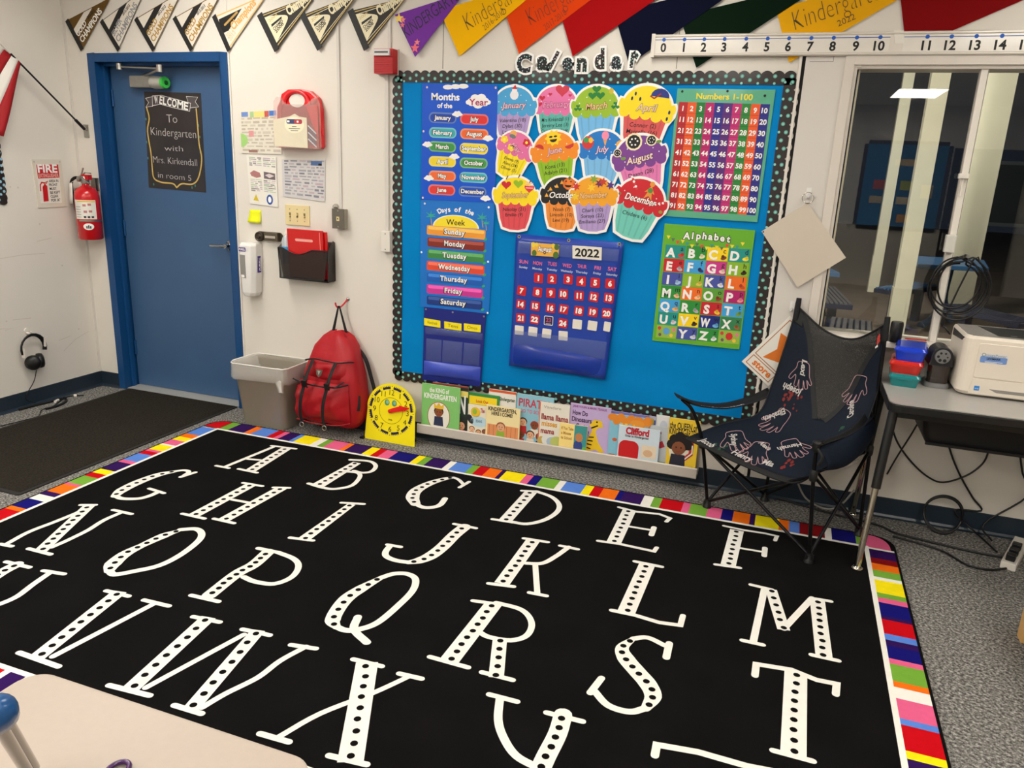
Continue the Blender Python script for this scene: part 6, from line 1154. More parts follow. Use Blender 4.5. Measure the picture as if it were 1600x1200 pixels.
# ---- learning clock
q0, q1 = Vector((2.009, -.147, 0)), Vector((2.344, -.152, 0)); ex = (q1-q0).normalized(); W0 = (q1-q0).length
ck = Fr(q0, ex, Vector((0, .115, 1)).normalized()); ck.n = ck.x.cross(ck.y)
lc = thing('learning_clock', (2.177, -.14, 0), 'yellow toy learning clock with red hands standing by the book ledge', 'clock')
M_yel = mat('clock_yellow', (250, 232, 10), rough=.4, var=.02); H = .355; cx_, cy_ = W0/2, .192; Rc = W0/2-.006
mb = MB(); outline = [(0, 0), (W0, 0), (W0-.010, cy_)]+[(cx_+Rc*math.cos(t), cy_+(H-cy_)*math.sin(t)) for t in [math.pi*i/24 for i in range(1, 24)]]+[(.010, cy_)]
mb.prism(ck, outline, -.006, 0, M_yel); navy_ = ink(14, 14, 70); r0, r1 = .129, .151
for h in range(12):
    for m_ in range(1, 6):
        a = math.radians(90-30*h-5*m_-2.5+2.5); 
    a0, a1 = math.radians(90-30*h-4), math.radians(90-30*h-26)
    mb.poly(ck, [(cx_+r0*math.cos(a0+(a1-a0)*i/6), cy_+r0*math.sin(a0+(a1-a0)*i/6)) for i in range(7)]+[(cx_+(r0+.013)*math.cos(a1+(a0-a1)*i/6), cy_+(r0+.013)*math.sin(a1+(a0-a1)*i/6)) for i in range(7)], navy_, .0006)
    for m_ in range(5):
        a = a0+(a1-a0)*(m_+.5)/5; da = (a1-a0)/11; mb.poly(ck, [(cx_+(r0+.009)*math.cos(a-da), cy_+(r0+.009)*math.sin(a-da)), (cx_+(r1)*math.cos(a), cy_+r1*math.sin(a)), (cx_+(r0+.009)*math.cos(a+da), cy_+(r0+.009)*math.sin(a+da))], navy_, .0008)
    a = math.radians(90-30*h); mb.oval(ck, cx_+.147*math.cos(a), cy_+.147*math.sin(a), .003, .003, navy_, .0006, 6)
    a = math.radians(90-30*(h+1)); mb.ctext(ck, str(h+1), cx_+.110*math.cos(a), cy_+.110*math.sin(a), .032, I_black, .0006, maxw=.032 if h > 8 else .02)
mb.stroke(ck, [(cx_+.078*math.cos(t), cy_+.078*math.sin(t)) for t in [2*math.pi*i/40 for i in range(40)]], .0022, I_black, .0006, closed=True); mb.text(ck, 'Judy', (cx_-.014, cy_-.056), (cx_+.014, cy_-.058), .008, I_black, .0008, bold=.03)
lcf = mb.build('face_board', lc)
mb = MB()
for s_ in (-1, 1): mb.oval(ck, cx_+s_*.024-.004, cy_+.047, .0165, .0185, mat('gear_teal', (70, 150, 120), rough=.3), .0008, 16); mb.oval(ck, cx_+s_*.024-.001, cy_+.050, .010, .011, mat('gear_light', (140, 190, 160), rough=.3), .0012, 12)
mb.build('eye_window', lcf)
M_hand = mat('hand_red', (224, 14, 20), rough=.3, coat=.4)
for nm_, L, w_, ang, z in (('minute_hand', .135, .016, 16, .010), ('hour_hand', .098, .020, 22, .005)):
    a = math.radians(ang); c, s_ = math.cos(a), math.sin(a); P = lambda x, y: (cx_+x*c-y*s_, cy_+x*s_+y*c); mb = MB()
    mb.prism(ck, [P(0, -w_*.6), P(L*.70, -w_*.62), P(L*.66, -w_*.95), P(L, 0), P(L*.66, w_*.95), P(L*.70, w_*.62), P(0, w_*.6), P(-w_*.6, w_*.4), P(-w_*.6, -w_*.4)], z, z+.004, M_hand)
    if nm_ == 'minute_hand': mb.lathe(ck.p(cx_, cy_, .0), ck.n, [(.012, 0), (.012, .016), (.007, .02)], M_hand, n=14)
    mb.build(nm_, lc)
mb = MB(); mb.box((2.05, -.14, 0), (2.07, -.06, .012), M_black); mb.box((1.985, -.165, 0), (2.012, -.145, .01), M_black); mb.box((2.29, -.145, 0), (2.31, -.06, .012), M_black); mb.box((2.05, -.075, .0), (2.31, -.06, .02), M_black); mb.build('stand', lc)

# ================================================================ book ledge and picture books
M_ledge = mat('ledge_grey', (196, 188, 178), rough=.35, var=.03, scale=14)
LX0, LX1 = 2.335, 3.955; mb = MB()
pr = [(0, .070), (.098, .070), (.104, .076), (.104, .124), (.098, .130), (.092, .126), (.088, .088), (.012, .086), (.012, .30), (0, .30)]
mb.loft([[Vector((x, -d, z)) for d, z in pr] for x in (LX0, LX1)], M_ledge, sm=False)
lg = mb.build('book_ledge', loc=((LX0+LX1)/2, 0, .07)); tag(lg, 'long grey book ledge mounted low on the wall under the display board', 'ledge')
def child(mb_, g, x, y, s_, skin, shirt, hair, z=.0008):
    yb = max(.002, y-1.3*s_); mb_.poly(g, [(x-.5*s_, yb), (x+.5*s_, yb), (x+.42*s_, y-.4*s_), (x-.42*s_, y-.4*s_)], K(*shirt), z); mb_.oval(g, x, y+.12*s_, .50*s_, .46*s_, K(*hair), z+.0002, 12); mb_.oval(g, x, y, .42*s_, .44*s_, K(*skin), z+.0004, 12)
    for e in (-.15, .15): mb_.oval(g, x+e*s_, y+.05*s_, .05*s_, .06*s_, I_black, z+.0006, 6)
    mb_.stroke(g, [(x-.12*s_, y-.17*s_), (x, y-.21*s_), (x+.12*s_, y-.17*s_)], .05*s_, K(150, 50, 40), z+.0006)
def book(tl, tr, d, col, lb, art, th=.008, zb=.0895, lean=.025):
    d -= .006; x0, x1 = tl[0], tr[0]; zt = (tl[1]+tr[1])/2; h = zt-zb; w_ = x1-x0
    g = Fr((x0, -d-lean*h*.5, zb), (1, 0, 0), (0, lean, 1)); g.n = g.x.cross(g.y)
    t = thing('picture_book', (x0+w_/2, -d, zb), lb, 'book', 'picture books on the ledge'); c = K(*col)
    mb = MB(); mb.slab(g, 0.001, .001, w_-.002, h-.001, -th, -.001, mat('book_pages', (226, 220, 206), rough=.7)); mb.build('pages', t)
    mb = MB(); mb.slab(g, 0, 0, w_, h, -.001, 0, c); mb.slab(g, 0, 0, w_, h, -th-.001, -th, c); mb.slab(g, -.001, 0, .001, h, -th-.001, 0, c); art(mb, g, w_, h); mb.build('cover', t)
T_ = lambda mb, g, t, x0, x1, y, h, c, b=.03, dz=.001: mb.text(g, t, (x0, y), (x1, y), h, K(*c), dz, bold=b)
def b_king(mb, g, w, h):
    T_(mb, g, 'the KING of', .2*w, .72*w, .84*h, .026, (240, 240, 230)); T_(mb, g, 'KINDERGARTEN', .06*w, .92*w, .70*h, .030, (244, 244, 236)); mb.oval(g, .46*w, .33*h, .30*w, .32*h, K(160, 60, 30), .0006, 26); mb.oval(g, .46*w, .33*h, .285*w, .305*h, K(240, 236, 222), .0008, 26)
    child(mb, g, .46*w, .42*h, .062, (140, 78, 44), (40, 50, 80), (40, 28, 20), .0010); mb.poly(g, [(.34*w, .50*h), (.58*w, .50*h), (.60*w, .62*h), (.52*w, .56*h), (.46*w, .63*h), (.40*w, .56*h), (.32*w, .62*h)], K(236, 190, 50), .0018)
def b_dark(mb, g, w, h): mb.rect(g, 0, .97*h, w, h, K(150, 50, 36), .0006); mb.rect(g, .45*w, .62*h, w, .9*h, K(232, 214, 110), .0006); mb.rect(g, .3*w, .38*h, w, .78*h, K(30, 52, 40), .0008); T_(mb, g, 'N', .76*w, .94*w, .45*h, .10, (236, 236, 230), .04, .0012); child(mb, g, .84*w, .18*h, .055, (220, 160, 120), (200, 40, 50), (30, 20, 20))
def b_look(mb, g, w, h): mb.rect(g, .02*w, .74*h, .93*w, .93*h, K(244, 216, 30), .0006); mb.rect(g, .04*w, .60*h, .90*w, .74*h, K(104, 104, 176), .0008); T_(mb, g, 'Look Out', .25*w, .65*w, .79*h, .016, (200, 60, 30)); T_(mb, g, 'KINDERGARTEN', .1*w, .8*w, .635*h, .020, (240, 240, 240), .03, .0012); mb.oval(g, .85*w, .63*h, .018, .018, K(240, 240, 240), .0012, 12); mb.rect(g, .02*w, 0, .93*w, .60*h, K(236, 232, 222), .0006)
def b_bus(mb, g, w, h):
    mb.oval(g, .30*w, .78*h, .030, .030, K(236, 190, 40), .0006, 14); mb.oval(g, .27*w, .80*h, .014, .018, K(150, 190, 60), .0009, 10); T_(mb, g, 'The', .5*w, .66*w, .80*h, .024, (190, 70, 70)); mb.oval(g, .45*w, .50*h, .055, .032, K(190, 220, 232), .0006, 16); T_(mb, g, 'BEANS', .33*w, .58*w, .48*h, .016, (70, 110, 140), .02, .0010)
    for x, y, sk in ((.18, .24, (236, 190, 150)), (.45, .16, (230, 170, 120)), (.70, .2, (150, 90, 60)), (.88, .36, (240, 200, 170))): child(mb, g, x*w, y*h, .036, sk, (210, 60, 50), (90, 50, 30))
    mb.oval(g, .1*w, .55*h, .018, .03, K(40, 40, 44), .0006, 10, .5)
def b_here(mb, g, w, h):
    T_(mb, g, 'KINDERGARTEN,', .06*w, .90*w, .86*h, .022, (60, 50, 40)); T_(mb, g, 'HERE I COME!', .16*w, .78*w, .74*h, .020, (60, 50, 40)); mb.rect(g, .05*w, 0, .97*w, .48*h, K(228, 150, 96), .0006)
    for k in range(7): mb.rect(g, (.10+.13*k)*w, 0, (.115+.13*k)*w, .46*h, K(190, 110, 66), .0008)
    child(mb, g, .45*w, .42*h, .055, (226, 170, 130), (150, 180, 60), (150, 80, 40), .0010)
def b_cats(mb, g, w, h): mb.rect(g, 0, .95*h, w, h, K(220, 90, 40), .0006); T_(mb, g, 'Kindergarten', .38*w, .97*w, .80*h, .020, (70, 90, 60)); T_(mb, g, 'Cat Rules', .42*w, .97*w, .58*h, .030, (190, 40, 40))
def b_pir(mb, g, w, h):
    T_(mb, g, 'PIRATES', .06*w, .92*w, .76*h, .046, (196, 60, 80), .02); T_(mb, g, 'GO TO SCHOOL', .10*w, .9*w, .64*h, .020, (210, 120, 150))
    for k, (x, y) in enumerate(((.2, .44), (.52, .40), (.78, .42), (.15, .18), (.42, .2), (.68, .18), (.9, .2))): child(mb, g, x*w, y*h, .050, ((236, 180, 140), (130, 70, 40))[k % 2], ((190, 40, 40), (236, 226, 210), (60, 80, 130))[k % 3], ((30, 24, 24), (170, 50, 40))[k % 2])
def b_llama(mb, g, w, h):
    T_(mb, g, 'Vandare', .14*w, .72*w, .88*h, .016, (120, 110, 100), -.01); T_(mb, g, 'llama llama', .08*w, .98*w, .64*h, .032, (150, 36, 40)); T_(mb, g, 'misses', .1*w, .62*w, .50*h, .030, (224, 160, 40)); T_(mb, g, 'mama', .08*w, .54*w, .34*h, .030, (150, 36, 40)); mb.rect(g, 0, 0, .03*w, h, K(220, 110, 60), .0006)
    for x, y, r, c in ((.18, .16, .030, (200, 170, 90)), (.4, .20, .040, (226, 226, 220)), (.65, .18, .034, (190, 200, 110)), (.5, .17, .03, (170, 190, 210))): mb.oval(g, x*w, y*h, r*1.2, r, K(*c), .0006+x*1e-4, 12)
def b_mouse(mb, g, w, h):
    mb.rect(g, .54*w, 0, w, h, K(60, 150, 150), .0006)
    for k, t in enumerate(('If You Take', 'a Mouse', 'to School')): T_(mb, g, t, .06*w, (.5, .42, .46)[k]*w, (.80-.16*k)*h, .016, (190, 140, 60))
    mb.rect(g, 0, 0, .54*w, .1*h, K(230, 120, 50), .0006); mb.oval(g, .70*w, .30*h, .026, .036, K(50, 70, 140), .0010, 12); mb.oval(g, .72*w, .60*h, .022, .026, K(196, 130, 80), .0012, 12); mb.rect(g, .84*w, .0, w, .3*h, K(110, 180, 70), .0009)
def b_dino(mb, g, w, h):
    T_(mb, g, 'JANE YOLEN & MARK TEAGUE', .05*w, .9*w, .93*h, .012, (150, 80, 150))
    for k, (t, a, b) in enumerate((('How Do', .06, .44), ('Dinosaurs', .05, .55), ('Go to', .16, .46), ('School?', .22, .50))): T_(mb, g, t, a*w, b*w, (.78-.13*k)*h, .026, (70, 50, 90))
    Y_ = K(240, 200, 30); mb.poly(g, [(.5*w, .62*h), (.62*w, .74*h), (.80*w, .72*h), (.84*w, .60*h), (.72*w, .58*h), (.66*w, .50*h), (.74*w, .30*h), (.90*w, .12*h), (.86*w, .06*h), (.70*w, .14*h), (.45*w, .06*h), (.40*w, .24*h), (.52*w, .40*h), (.58*w, .52*h)], Y_, .0006)
    mb.stroke(g, [(.56*w, .56*h), (.70*w, .62*h)], .008, I_black, .0009)
    for k in range(4): mb.stroke(g, [((.43+.03*k)*w, (.16+.07*k)*h), ((.56+.02*k)*w, (.14+.08*k)*h)], .007, I_black, .0009)
    mb.oval(g, .68*w, .69*h, .005, .006, I_black, .0009, 8)
def b_teach(mb, g, w, h):
    for k in range(9): mb.oval(g, (.08+.11*k)*w, (.93-.05*(k % 2))*h, .03, .022, K(226, 136, 40), .0006+k*1e-5, 9, k)
    T_(mb, g, 'A Teacher', .28*w, .78*w, .72*h, .028, (236, 216, 60)); mb.oval(g, .16*w, .45*h, .014, .010, K(200, 90, 40), .0006, 7); mb.oval(g, .12*w, .08*h, .03, .014, K(170, 90, 50), .0006, 10); mb.oval(g, .7*w, .86*h, .04, .02, K(230, 150, 50), .0007, 9)
def b_purp(mb, g, w, h): mb.rect(g, .86*w, 0, w, h, K(180, 180, 200), .0006); mb.rect(g, .88*w, .80*h, .96*w, .95*h, K(210, 170, 60), .0008); mb.rect(g, .9*w, .7*h, w, .93*h, K(70, 90, 150), .0007)
def b_cliff(mb, g, w, h): T_(mb, g, 'Clifford', .17*w, .74*w, .80*h, .036, (190, 20, 40), .05); T_(mb, g, 'Goes to Kindergarten', .16*w, .74*w, .72*h, .012, (60, 40, 40)); mb.rect(g, 0, 0, w, .13*h, K(150, 196, 90), .0006); mb.rrect(g, .03*w, .05*h, .52*w, .62*h, .035, K(204, 22, 28), .0008); mb.rect(g, .58*w, .22*h, .95*w, .56*h, K(232, 216, 190), .0006); mb.oval(g, .75*w, .35*h, .025, .02, K(220, 180, 140), .0008)
def b_grey(mb, g, w, h): T_(mb, g, 'Kin', .18*w, .62*w, .82*h, .020, (140, 70, 90)); mb.poly(g, [(.45*w, .58*h), (.7*w, .66*h), (.86*w, .52*h), (.6*w, .46*h)], K(170, 30, 50), .0006); mb.rect(g, 0, 0, w, .14*h, K(110, 150, 70), .0006)
def b_white(mb, g, w, h): mb.oval(g, .6*w, .8*h, .02, .03, K(200, 206, 220), .0006)
def b_queen(mb, g, w, h):
    T_(mb, g, 'the QUEEN of', -.0+.02*w, .93*w, .81*h, .034, (24, 20, 20), .02); T_(mb, g, 'KINDERGARTEN', .02*w, .97*w, .69*h, .034, (24, 20, 20), .02); mb.oval(g, .42*w, .42*h, .36*w, .27*h, K(240, 232, 214), .0006, 24)
    for a, b in ((.15, .50), (.22, .60), (.60, .62), (.68, .52), (.4, .66)): mb.oval(g, a*w, b*h, .028, .028, K(26, 20, 20), .0010+a*1e-4, 10)
    child(mb, g, .38*w, .44*h, .085, (136, 80, 50), (40, 40, 56), (26, 20, 20), .0014); mb.stroke(g, [(.55*w, .22*h), (.80*w, .36*h), (.80*w, .56*h)], .022, K(190, 40, 40), .0010); mb.stroke(g, [(.60*w, .24*h), (.84*w, .38*h), (.83*w, .52*h)], .007, K(240, 236, 226), .0013)
book(*[(2.409,0.379),(2.635,0.382)], .062, (34, 40, 36), 'dark picture book with a rust top edge, mostly hidden behind the green KING book', b_dark)
book(*[(2.351,0.37),(2.591,0.373)], .080, (132, 200, 112), 'green picture book THE KING OF KINDERGARTEN, leftmost on the ledge', b_king)
book(*[(2.636,0.346),(2.823,0.354)], .055, (50, 140, 70), 'green and yellow picture book with a violet banner, behind two other books', b_look)
book(*[(2.755,0.381),(2.919,0.382)], .042, (238, 234, 226), 'white picture book with an orange top edge, standing at the back of the ledge', b_cats)
book(*[(2.643,0.281),(2.796,0.286)], .074, (238, 230, 206), 'cream picture book with an apple and children, partly behind HERE I COME', b_bus)
book(*[(2.76,0.298),(2.963,0.304)], .087, (246, 228, 170), 'pale yellow picture book KINDERGARTEN, HERE I COME!', b_here)
book(*[(2.928,0.38),(3.144,0.383)], .052, (142, 196, 214), 'light blue picture book PIRATES GO TO SCHOOL', b_pir)
book(*[(3.07,0.355),(3.242,0.361)], .070, (234, 228, 214), 'cream picture book llama llama misses mama', b_llama)
book(*[(3.244,0.372),(3.469,0.374)], .060, (196, 172, 216), 'lilac picture book with a yellow dinosaur', b_dino)
book(*[(3.198,0.259),(3.353,0.261)], .088, (250, 224, 140), 'small yellow and teal picture book in front of the lilac dinosaur book', b_mouse)
book(*[(3.461,0.357),(3.71,0.357)], .045, (120, 120, 190), 'violet picture book peeping out behind the Teacher book', b_purp)
book(*[(3.469,0.348),(3.68,0.348)], .068, (134, 194, 216), 'light blue picture book A Teacher with orange leaves', b_teach)
book(*[(3.711,0.368),(3.78,0.368)], .040, (232, 232, 232), 'narrow white picture book at the back beside the yellow QUEEN book', b_white)
book(*[(3.686,0.316),(3.788,0.314)], .066, (190, 196, 200), 'grey picture book behind the one titled Clifford', b_grey)
book(*[(3.526,0.297),(3.745,0.299)], .087, (206, 222, 232), 'pale blue picture book titled Clifford with a red patch', b_cliff)
book(*[(3.787,0.374),(3.943,0.376)], .074, (246, 208, 50), 'yellow picture book THE QUEEN OF KINDERGARTEN, rightmost on the ledge', b_queen, zb=.0885)
# ================================================================ cards hanging beside the window
HP = 0.012
c4 = [(4.123,1.355),(4.32,1.103),(4.513,1.26),(4.311,1.5)]; fr_ = wall(.028); t = thing('hanging_card', (c4[3][0], -.028, c4[1][1]), 'blank square beige card hanging cornerwise from a ring by the window', 'card')
mb = MB(); mb.prism(fr_, c4, 0, .003, mat('card_beige', (206, 194, 178), rough=.30, coat=.3, var=.02)); mb.oval(fr_, c4[0][0]+.008, c4[0][1]-.002, .004, .004, I_black, .0034, 8); mb.build('card_sheet', t)
r_ = (4.31,1.525); mb = MB(); mb.tube([(r_[0]+.025*math.cos(a), -.034, r_[1]-.004+.025*math.sin(a)) for a in [2*math.pi*k/20 for k in range(20)]], .0022, M_chrome, n=6, closed=True); mb.build('ring', t)
for (u, w_), lb in ((r_, 'clear hook on the window panel holding the beige card ring'), ((4.308,0.991), 'clear hook on the window panel above the camp chair')):
    mb = MB(); mb.slab(wall(HP), u-.011, w_-.008, u+.011, w_+.042, 0, .004, M_disp); mb.tube(smooth([(u, -HP-.004, w_+.004), (u, -HP-.022, w_-.004), (u, -HP-.026, w_+.012)], 4), .004, M_disp, n=6); tag(mb.build('adhesive_hook', loc=(u, -HP, w_)), lb, 'hook')

p_l, p_b, p_r = [(4.107,0.708),(4.249,0.598),(4.503,0.808)]
g, Wd, Hd = quadfr(p_l, p_b, (p_l[0]+p_r[0]-p_b[0], p_l[1]+p_r[1]-p_b[1]), .022); ORG = ink(222, 118, 34); LN = ink(170, 96, 56); fw_ = wall(.022)
mb = MB(); mb.slab(g, 0, 0, Wd, Hd, 0, .003, paper)
for x0, y0, x1, y1 in ((.016, .014, Wd-.016, .066), (.016, .078, Wd-.016, Hd-.016)): mb.stroke(g, [(x0, y0), (x1, y0), (x1, y1), (x0, y1)], .004, LN, .0034, closed=True)
mb.poly(fw_, [(4.273,0.874),(4.344,0.834),(4.321,0.715),(4.203,0.744),(4.266,0.791)], ORG, .0036); mb.text(g, 'store', (.040, .028), (.150, .028), .034, ORG, .0036, bold=.035)
tag(mb.build('store_sign', loc=(p_b[0], -.022, p_b[1])), 'white and orange store sign hanging tilted behind the camp chair', 'sign')
# ================================================================ folding camp chair

CG = [[(4.329,-0.035,1.015), (4.471,-0.09,0.917), (4.594,-0.17,0.907), (4.702,-0.285,1.007)],
      [(4.311,-0.06,0.882), (4.454,-0.12,0.834), (4.59,-0.2,0.834), (4.708,-0.29,0.867)],
      [(4.265,-0.11,0.63), (4.432,-0.2,0.609), (4.591,-0.27,0.62), (4.712,-0.3,0.702)],
      [(4.216,-0.16,0.485), (4.38,-0.29,0.469), (4.527,-0.38,0.465), (4.676,-0.36,0.549)],
      [(4.067,-0.25,0.44), (4.273,-0.4,0.398), (4.466,-0.5,0.404), (4.601,-0.5,0.439)],
      [(3.906,-0.33,0.364), (4.198,-0.5,0.332), (4.402,-0.62,0.334), (4.495,-0.68,0.426)]]
def cr1(P, t):
    n = len(P)-1; x = min(max(t, 0), 1)*n; i = min(int(x), n-1); t = x-i
    b, c = P[i], P[i+1]; a = P[i-1] if i else 2*b-c; d = P[i+2] if i+2 <= n else 2*c-b
    return 0.5*(2*b+(c-a)*t+(2*a-5*b+4*c-d)*t*t+(3*b-a-3*c+d)*t**3)
CGV = [[Vector(p) for p in r] for r in CG]
def SF(u, v): return cr1([cr1(r, u) for r in CGV], v)
def SN(u, v):
    h = .01; a = SF(min(1, u+h), v)-SF(max(0, u-h), v); b = SF(u, min(1, v+h))-SF(u, max(0, v-h)); n = b.cross(a).normalized()
    return n
ch = thing('camp_chair', (4.4, -.33, RH), 'black and navy folding camp chair signed with childrens handprints', 'chair')
M_fab = mat('canvas_navy', (12, 22, 37), rough=.72, spec=.25, var=.18, scale=10, bump=.4, bscale=60); M_fabk = mat('canvas_black', (16, 17, 19), rough=.65, var=.15, scale=20, bump=.3, bscale=60)
def net():
    M = mat('mesh_net', (34, 32, 30), rough=.6, alpha=.78, var=.2, scale=6); nt = M.node_tree; b = nt.nodes['Principled BSDF']
    tc = nt.nodes.new('ShaderNodeTexCoord'); ck_ = nt.nodes.new('ShaderNodeTexVoronoi'); ck_.inputs['Scale'].default_value = 230
    mr = nt.nodes.new('ShaderNodeMapRange'); mr.inputs['From Min'].default_value = .1; mr.inputs['From Max'].default_value = .5; mr.inputs['To Min'].default_value = .25; mr.inputs['To Max'].default_value = .88
    nt.links.new(tc.outputs['Object'], ck_.inputs['Vector']); nt.links.new(ck_.outputs['Distance'], mr.inputs[0]); nt.links.new(mr.outputs[0], b.inputs['Alpha']); return M
M_net = net(); NU, NV = 56, 72
def uL(v): return .075+(.46-.075)*v/.49
def uR(v): return .945 if v < .13 else .945-(.945-.55)*(v-.13)/.36
def kind(u, v):
    if v < .49 and uL(v) < u < uR(v): return 1
    if v < .13 and u < .11: return 2
    if v < .13 and u > .93: return 3
    if v > .965: return 4
    return 0
parts = {k: MB() for k in range(5)}; Gd = {(i, j): SF(i/NU, j/NV) for i in range(NU+1) for j in range(NV+1)}
for j in range(NV):
    for i in range(NU):
        k = kind((i+.5)/NU, (j+.5)/NV); mb = parts[k]; q = [Gd[i, j], Gd[i+1, j], Gd[i+1, j+1], Gd[i, j+1]]
        mb.add(q, [(0, 3, 2, 1)], (M_fab, M_net, M_fabk, M_fabk, M_fabk)[k], True)
for k, nm_ in ((0, 'seat_sling'), (1, 'mesh_back_panel'), (2, 'corner_pocket'), (3, 'corner_pocket'), (4, 'front_hem')):
    o = parts[k].build(nm_, ch, merge=True); sd_ = o.modifiers.new('thickness', 'SOLIDIFY'); sd_.thickness = .002; sd_.offset = 0
mb = MB()
mb.tube([SF(u/30, 0) for u in range(31)], .005, M_fabk, n=6); mb.tube([SF(0, v/40) for v in range(41)], .004, M_fabk, n=6); mb.tube([SF(1, v/40) for v in range(41)], .004, M_fabk, n=6); mb.tube([SF(u/30, 1) for u in range(31)], .006, M_fabk, n=6)
def band_(path, w_):
    n = len(path); L = []
    for i, (u, v) in enumerate(path):
        a = SF(*path[max(0, i-1)]); b = SF(*path[min(n-1, i+1)]); t = (b-a).normalized(); nn = SN(u, v); s_ = t.cross(nn).normalized(); P = SF(u, v); L.append([P+s_*w_/2+nn*.003, P-s_*w_/2+nn*.003, P-s_*w_/2-nn*.003, P+s_*w_/2-nn*.003])
    mb.loft(L, M_fabk, sm=False)
band_([(uL(v)+.0, v) for v in [.02+.47*i/16 for i in range(17)]], .022); band_([(uR(v), v) for v in [.05+.44*i/16 for i in range(17)]], .022)
mb.build('binding', ch)
# writing and hand outlines on the fabric
chalkw = mat('paint_white', (232, 228, 224), rough=.6); pinkw = mat('paint_pink', (190, 150, 156), rough=.6); redp = mat('paint_red', (120, 30, 24), rough=.7); grn = mat('paint_green', (26, 70, 52), rough=.7)
def metric(u, v): h = .02; return (SF(min(1, u+h), v)-SF(max(0, u-h), v)).length/(min(1, u+h)-max(0, u-h)), (SF(u, min(1, v+h))-SF(u, max(0, v-h))).length/(min(1, v+h)-max(0, v-h))
HANDP = [(-.025, -.05), (-.034, -.02), (-.058, .012), (-.066, .032), (-.055, .036), (-.036, .012), (-.033, .03), (-.038, .063), (-.029, .071), (-.021, .064), (-.016, .032), (-.013, .075), (-.003, .083), (.006, .075), (.006, .034), (.014, .070), (.023, .074), (.028, .066), (.022, .03), (.036, .052), (.044, .052), (.046, .042), (.034, .012), (.032, -.02), (.024, -.05)]
wr_ = MB()
def on(u, v, e=.0028): return SF(u, v)+SN(u, v)*e
def hand(u0, v0, rot, s_, mt, flip=1):
    a = math.radians(rot); mu, mv = metric(u0, v0); pts = []
    for x, y in [p[:2] for p in smooth([(x*flip, y, 0) for x, y in HANDP], 3, True)]:
        X, Y = (x*math.cos(a)-y*math.sin(a))*s_, (x*math.sin(a)+y*math.cos(a))*s_; pts.append(on(min(.99, max(.01, u0+X/mu)), min(.985, max(.01, v0+Y/mv))))
    wr_.tube(pts, .0017, mt, n=4, closed=True)
def word(t, a, b, h, mt):
    um, vm = (a[0]+b[0])/2, (a[1]+b[1])/2; mu, mv = metric(um, vm); vs, fs, x0, x1 = glyphs(t, .03, .1, 1.0); d = Vector(((b[0]-a[0])*mu, -(b[1]-a[1])*mv)); L = d.length; d.normalize(); up = Vector((-d.y, d.x)); q = []
    for x, y in vs:
        X, Y = (x-x0)*L/(x1-x0), y*h/CAP; r = d*X+up*Y; q.append(on(min(.995, max(.005, a[0]+r.x/mu)), min(.995, max(.005, a[1]-r.y/mv)), .0034))
    wr_.add(q, fs, mt); wr_.add(q, [f[::-1] for f in fs], mt)
hand(.235, .315, -10, 1.0, pinkw); word('Lexi', (.20, .27), (.215, .325), .026, chalkw); word('Joseph', (.275, .378), (.10, .372), .034, chalkw)
hand(.19, .575, 5, 1.15, pinkw); word('Elizabeth', (.175, .49), (.06, .60), .030, chalkw)
hand(.47, .715, -55, 1.15, pinkw, -1); word('Hannah', (.48, .655), (.39, .765), .028, chalkw)
hand(.16, .845, -60, 1.15, pinkw); word('Sydney', (.11, .835), (.19, .905), .026, chalkw); hand(.32, .845, -25, 1.15, pinkw); word('Alexis', (.27, .79), (.37, .81), .022, chalkw)
hand(.76, .335, 20, 1.0, pinkw, -1); word('Caroline', (.81, .475), (.745, .385), .026, chalkw)
word('Jacob', (.05, .975), (.13, .985), .03, chalkw); word('Henry', (.22, .955), (.34, .955), .03, chalkw); word('Mia', (.40, .93), (.47, .925), .03, chalkw)
rq = random.Random(9)
for (u, v, n_, mt) in ((.17, .43, 16, redp), (.25, .43, 8, redp), (.15, .95, 10, grn), (.55, .86, 10, redp), (.75, .5, 6, grn)):
    for _ in range(n_):
        a, b = u+rq.uniform(-.035, .035), v+rq.uniform(-.03, .05); mu, mv = metric(a, b); r = rq.uniform(.003, .008); wr_.add([on(a+r*math.cos(t)/mu, min(.99, b+r*1.4*math.sin(t)/mv), .0026) for t in [2*math.pi*k/7 for k in range(7)]], [tuple(range(7))[::-1]], mt)
wr_.build('painted_names', ch, label='white names and pink hand outlines')['kind'] = 'stuff'
# frame
M_tube = mat('chair_steel', (22, 22, 24), rough=.32, metal=.6, var=.1)
FH = RH+.0022
FL, FRt, RR_, RL_ = Vector((4.04, -.304, FH)), Vector((4.513, -.700, FH)), Vector((4.737, -.318, FH)), Vector((4.305, -.055, 0.001))
TL_, TR_ = Vector((4.334, -.043, 1.048)), Vector((4.703, -.283, 1.035)); sFL, sFR, sRR, sRL = Vector((3.985, -.328, .352)), Vector((4.480, -.684, .405)), Vector((4.722, -.300, .43)), Vector((4.318, -.048, .44)); aFL, aFR = Vector((3.925, -.333, .505)), Vector((4.474, -.682, .535))
def bar_(nm_, pts, r=.0085):
    mb = MB(); mb.tube(pts, r, M_tube, n=10); mb.build(nm_, ch)
bar_('leg', [RL_+Vector((0, 0, .02)), (RL_+TL_)/2, TL_]); bar_('leg', [RR_+Vector((0, 0, .02)), RR_.lerp(TR_, .45), TR_]); bar_('leg', smooth([FL+Vector((0, 0, .02)), sFL, aFL, (3.865, -.335, .560)], 4)); bar_('leg', [FRt+Vector((0, 0, .02)), sFR, aFR])
up_ = Vector((0, 0, .03))
for a, b in ((FL, sFR), (FRt, sFL), (FRt, sRR), (RR_, sFR), (FL, sRL), (RL_, sFL), (RL_, sRR), (RR_, sRL)): bar_('cross_brace', [a+up_, b], .0075)
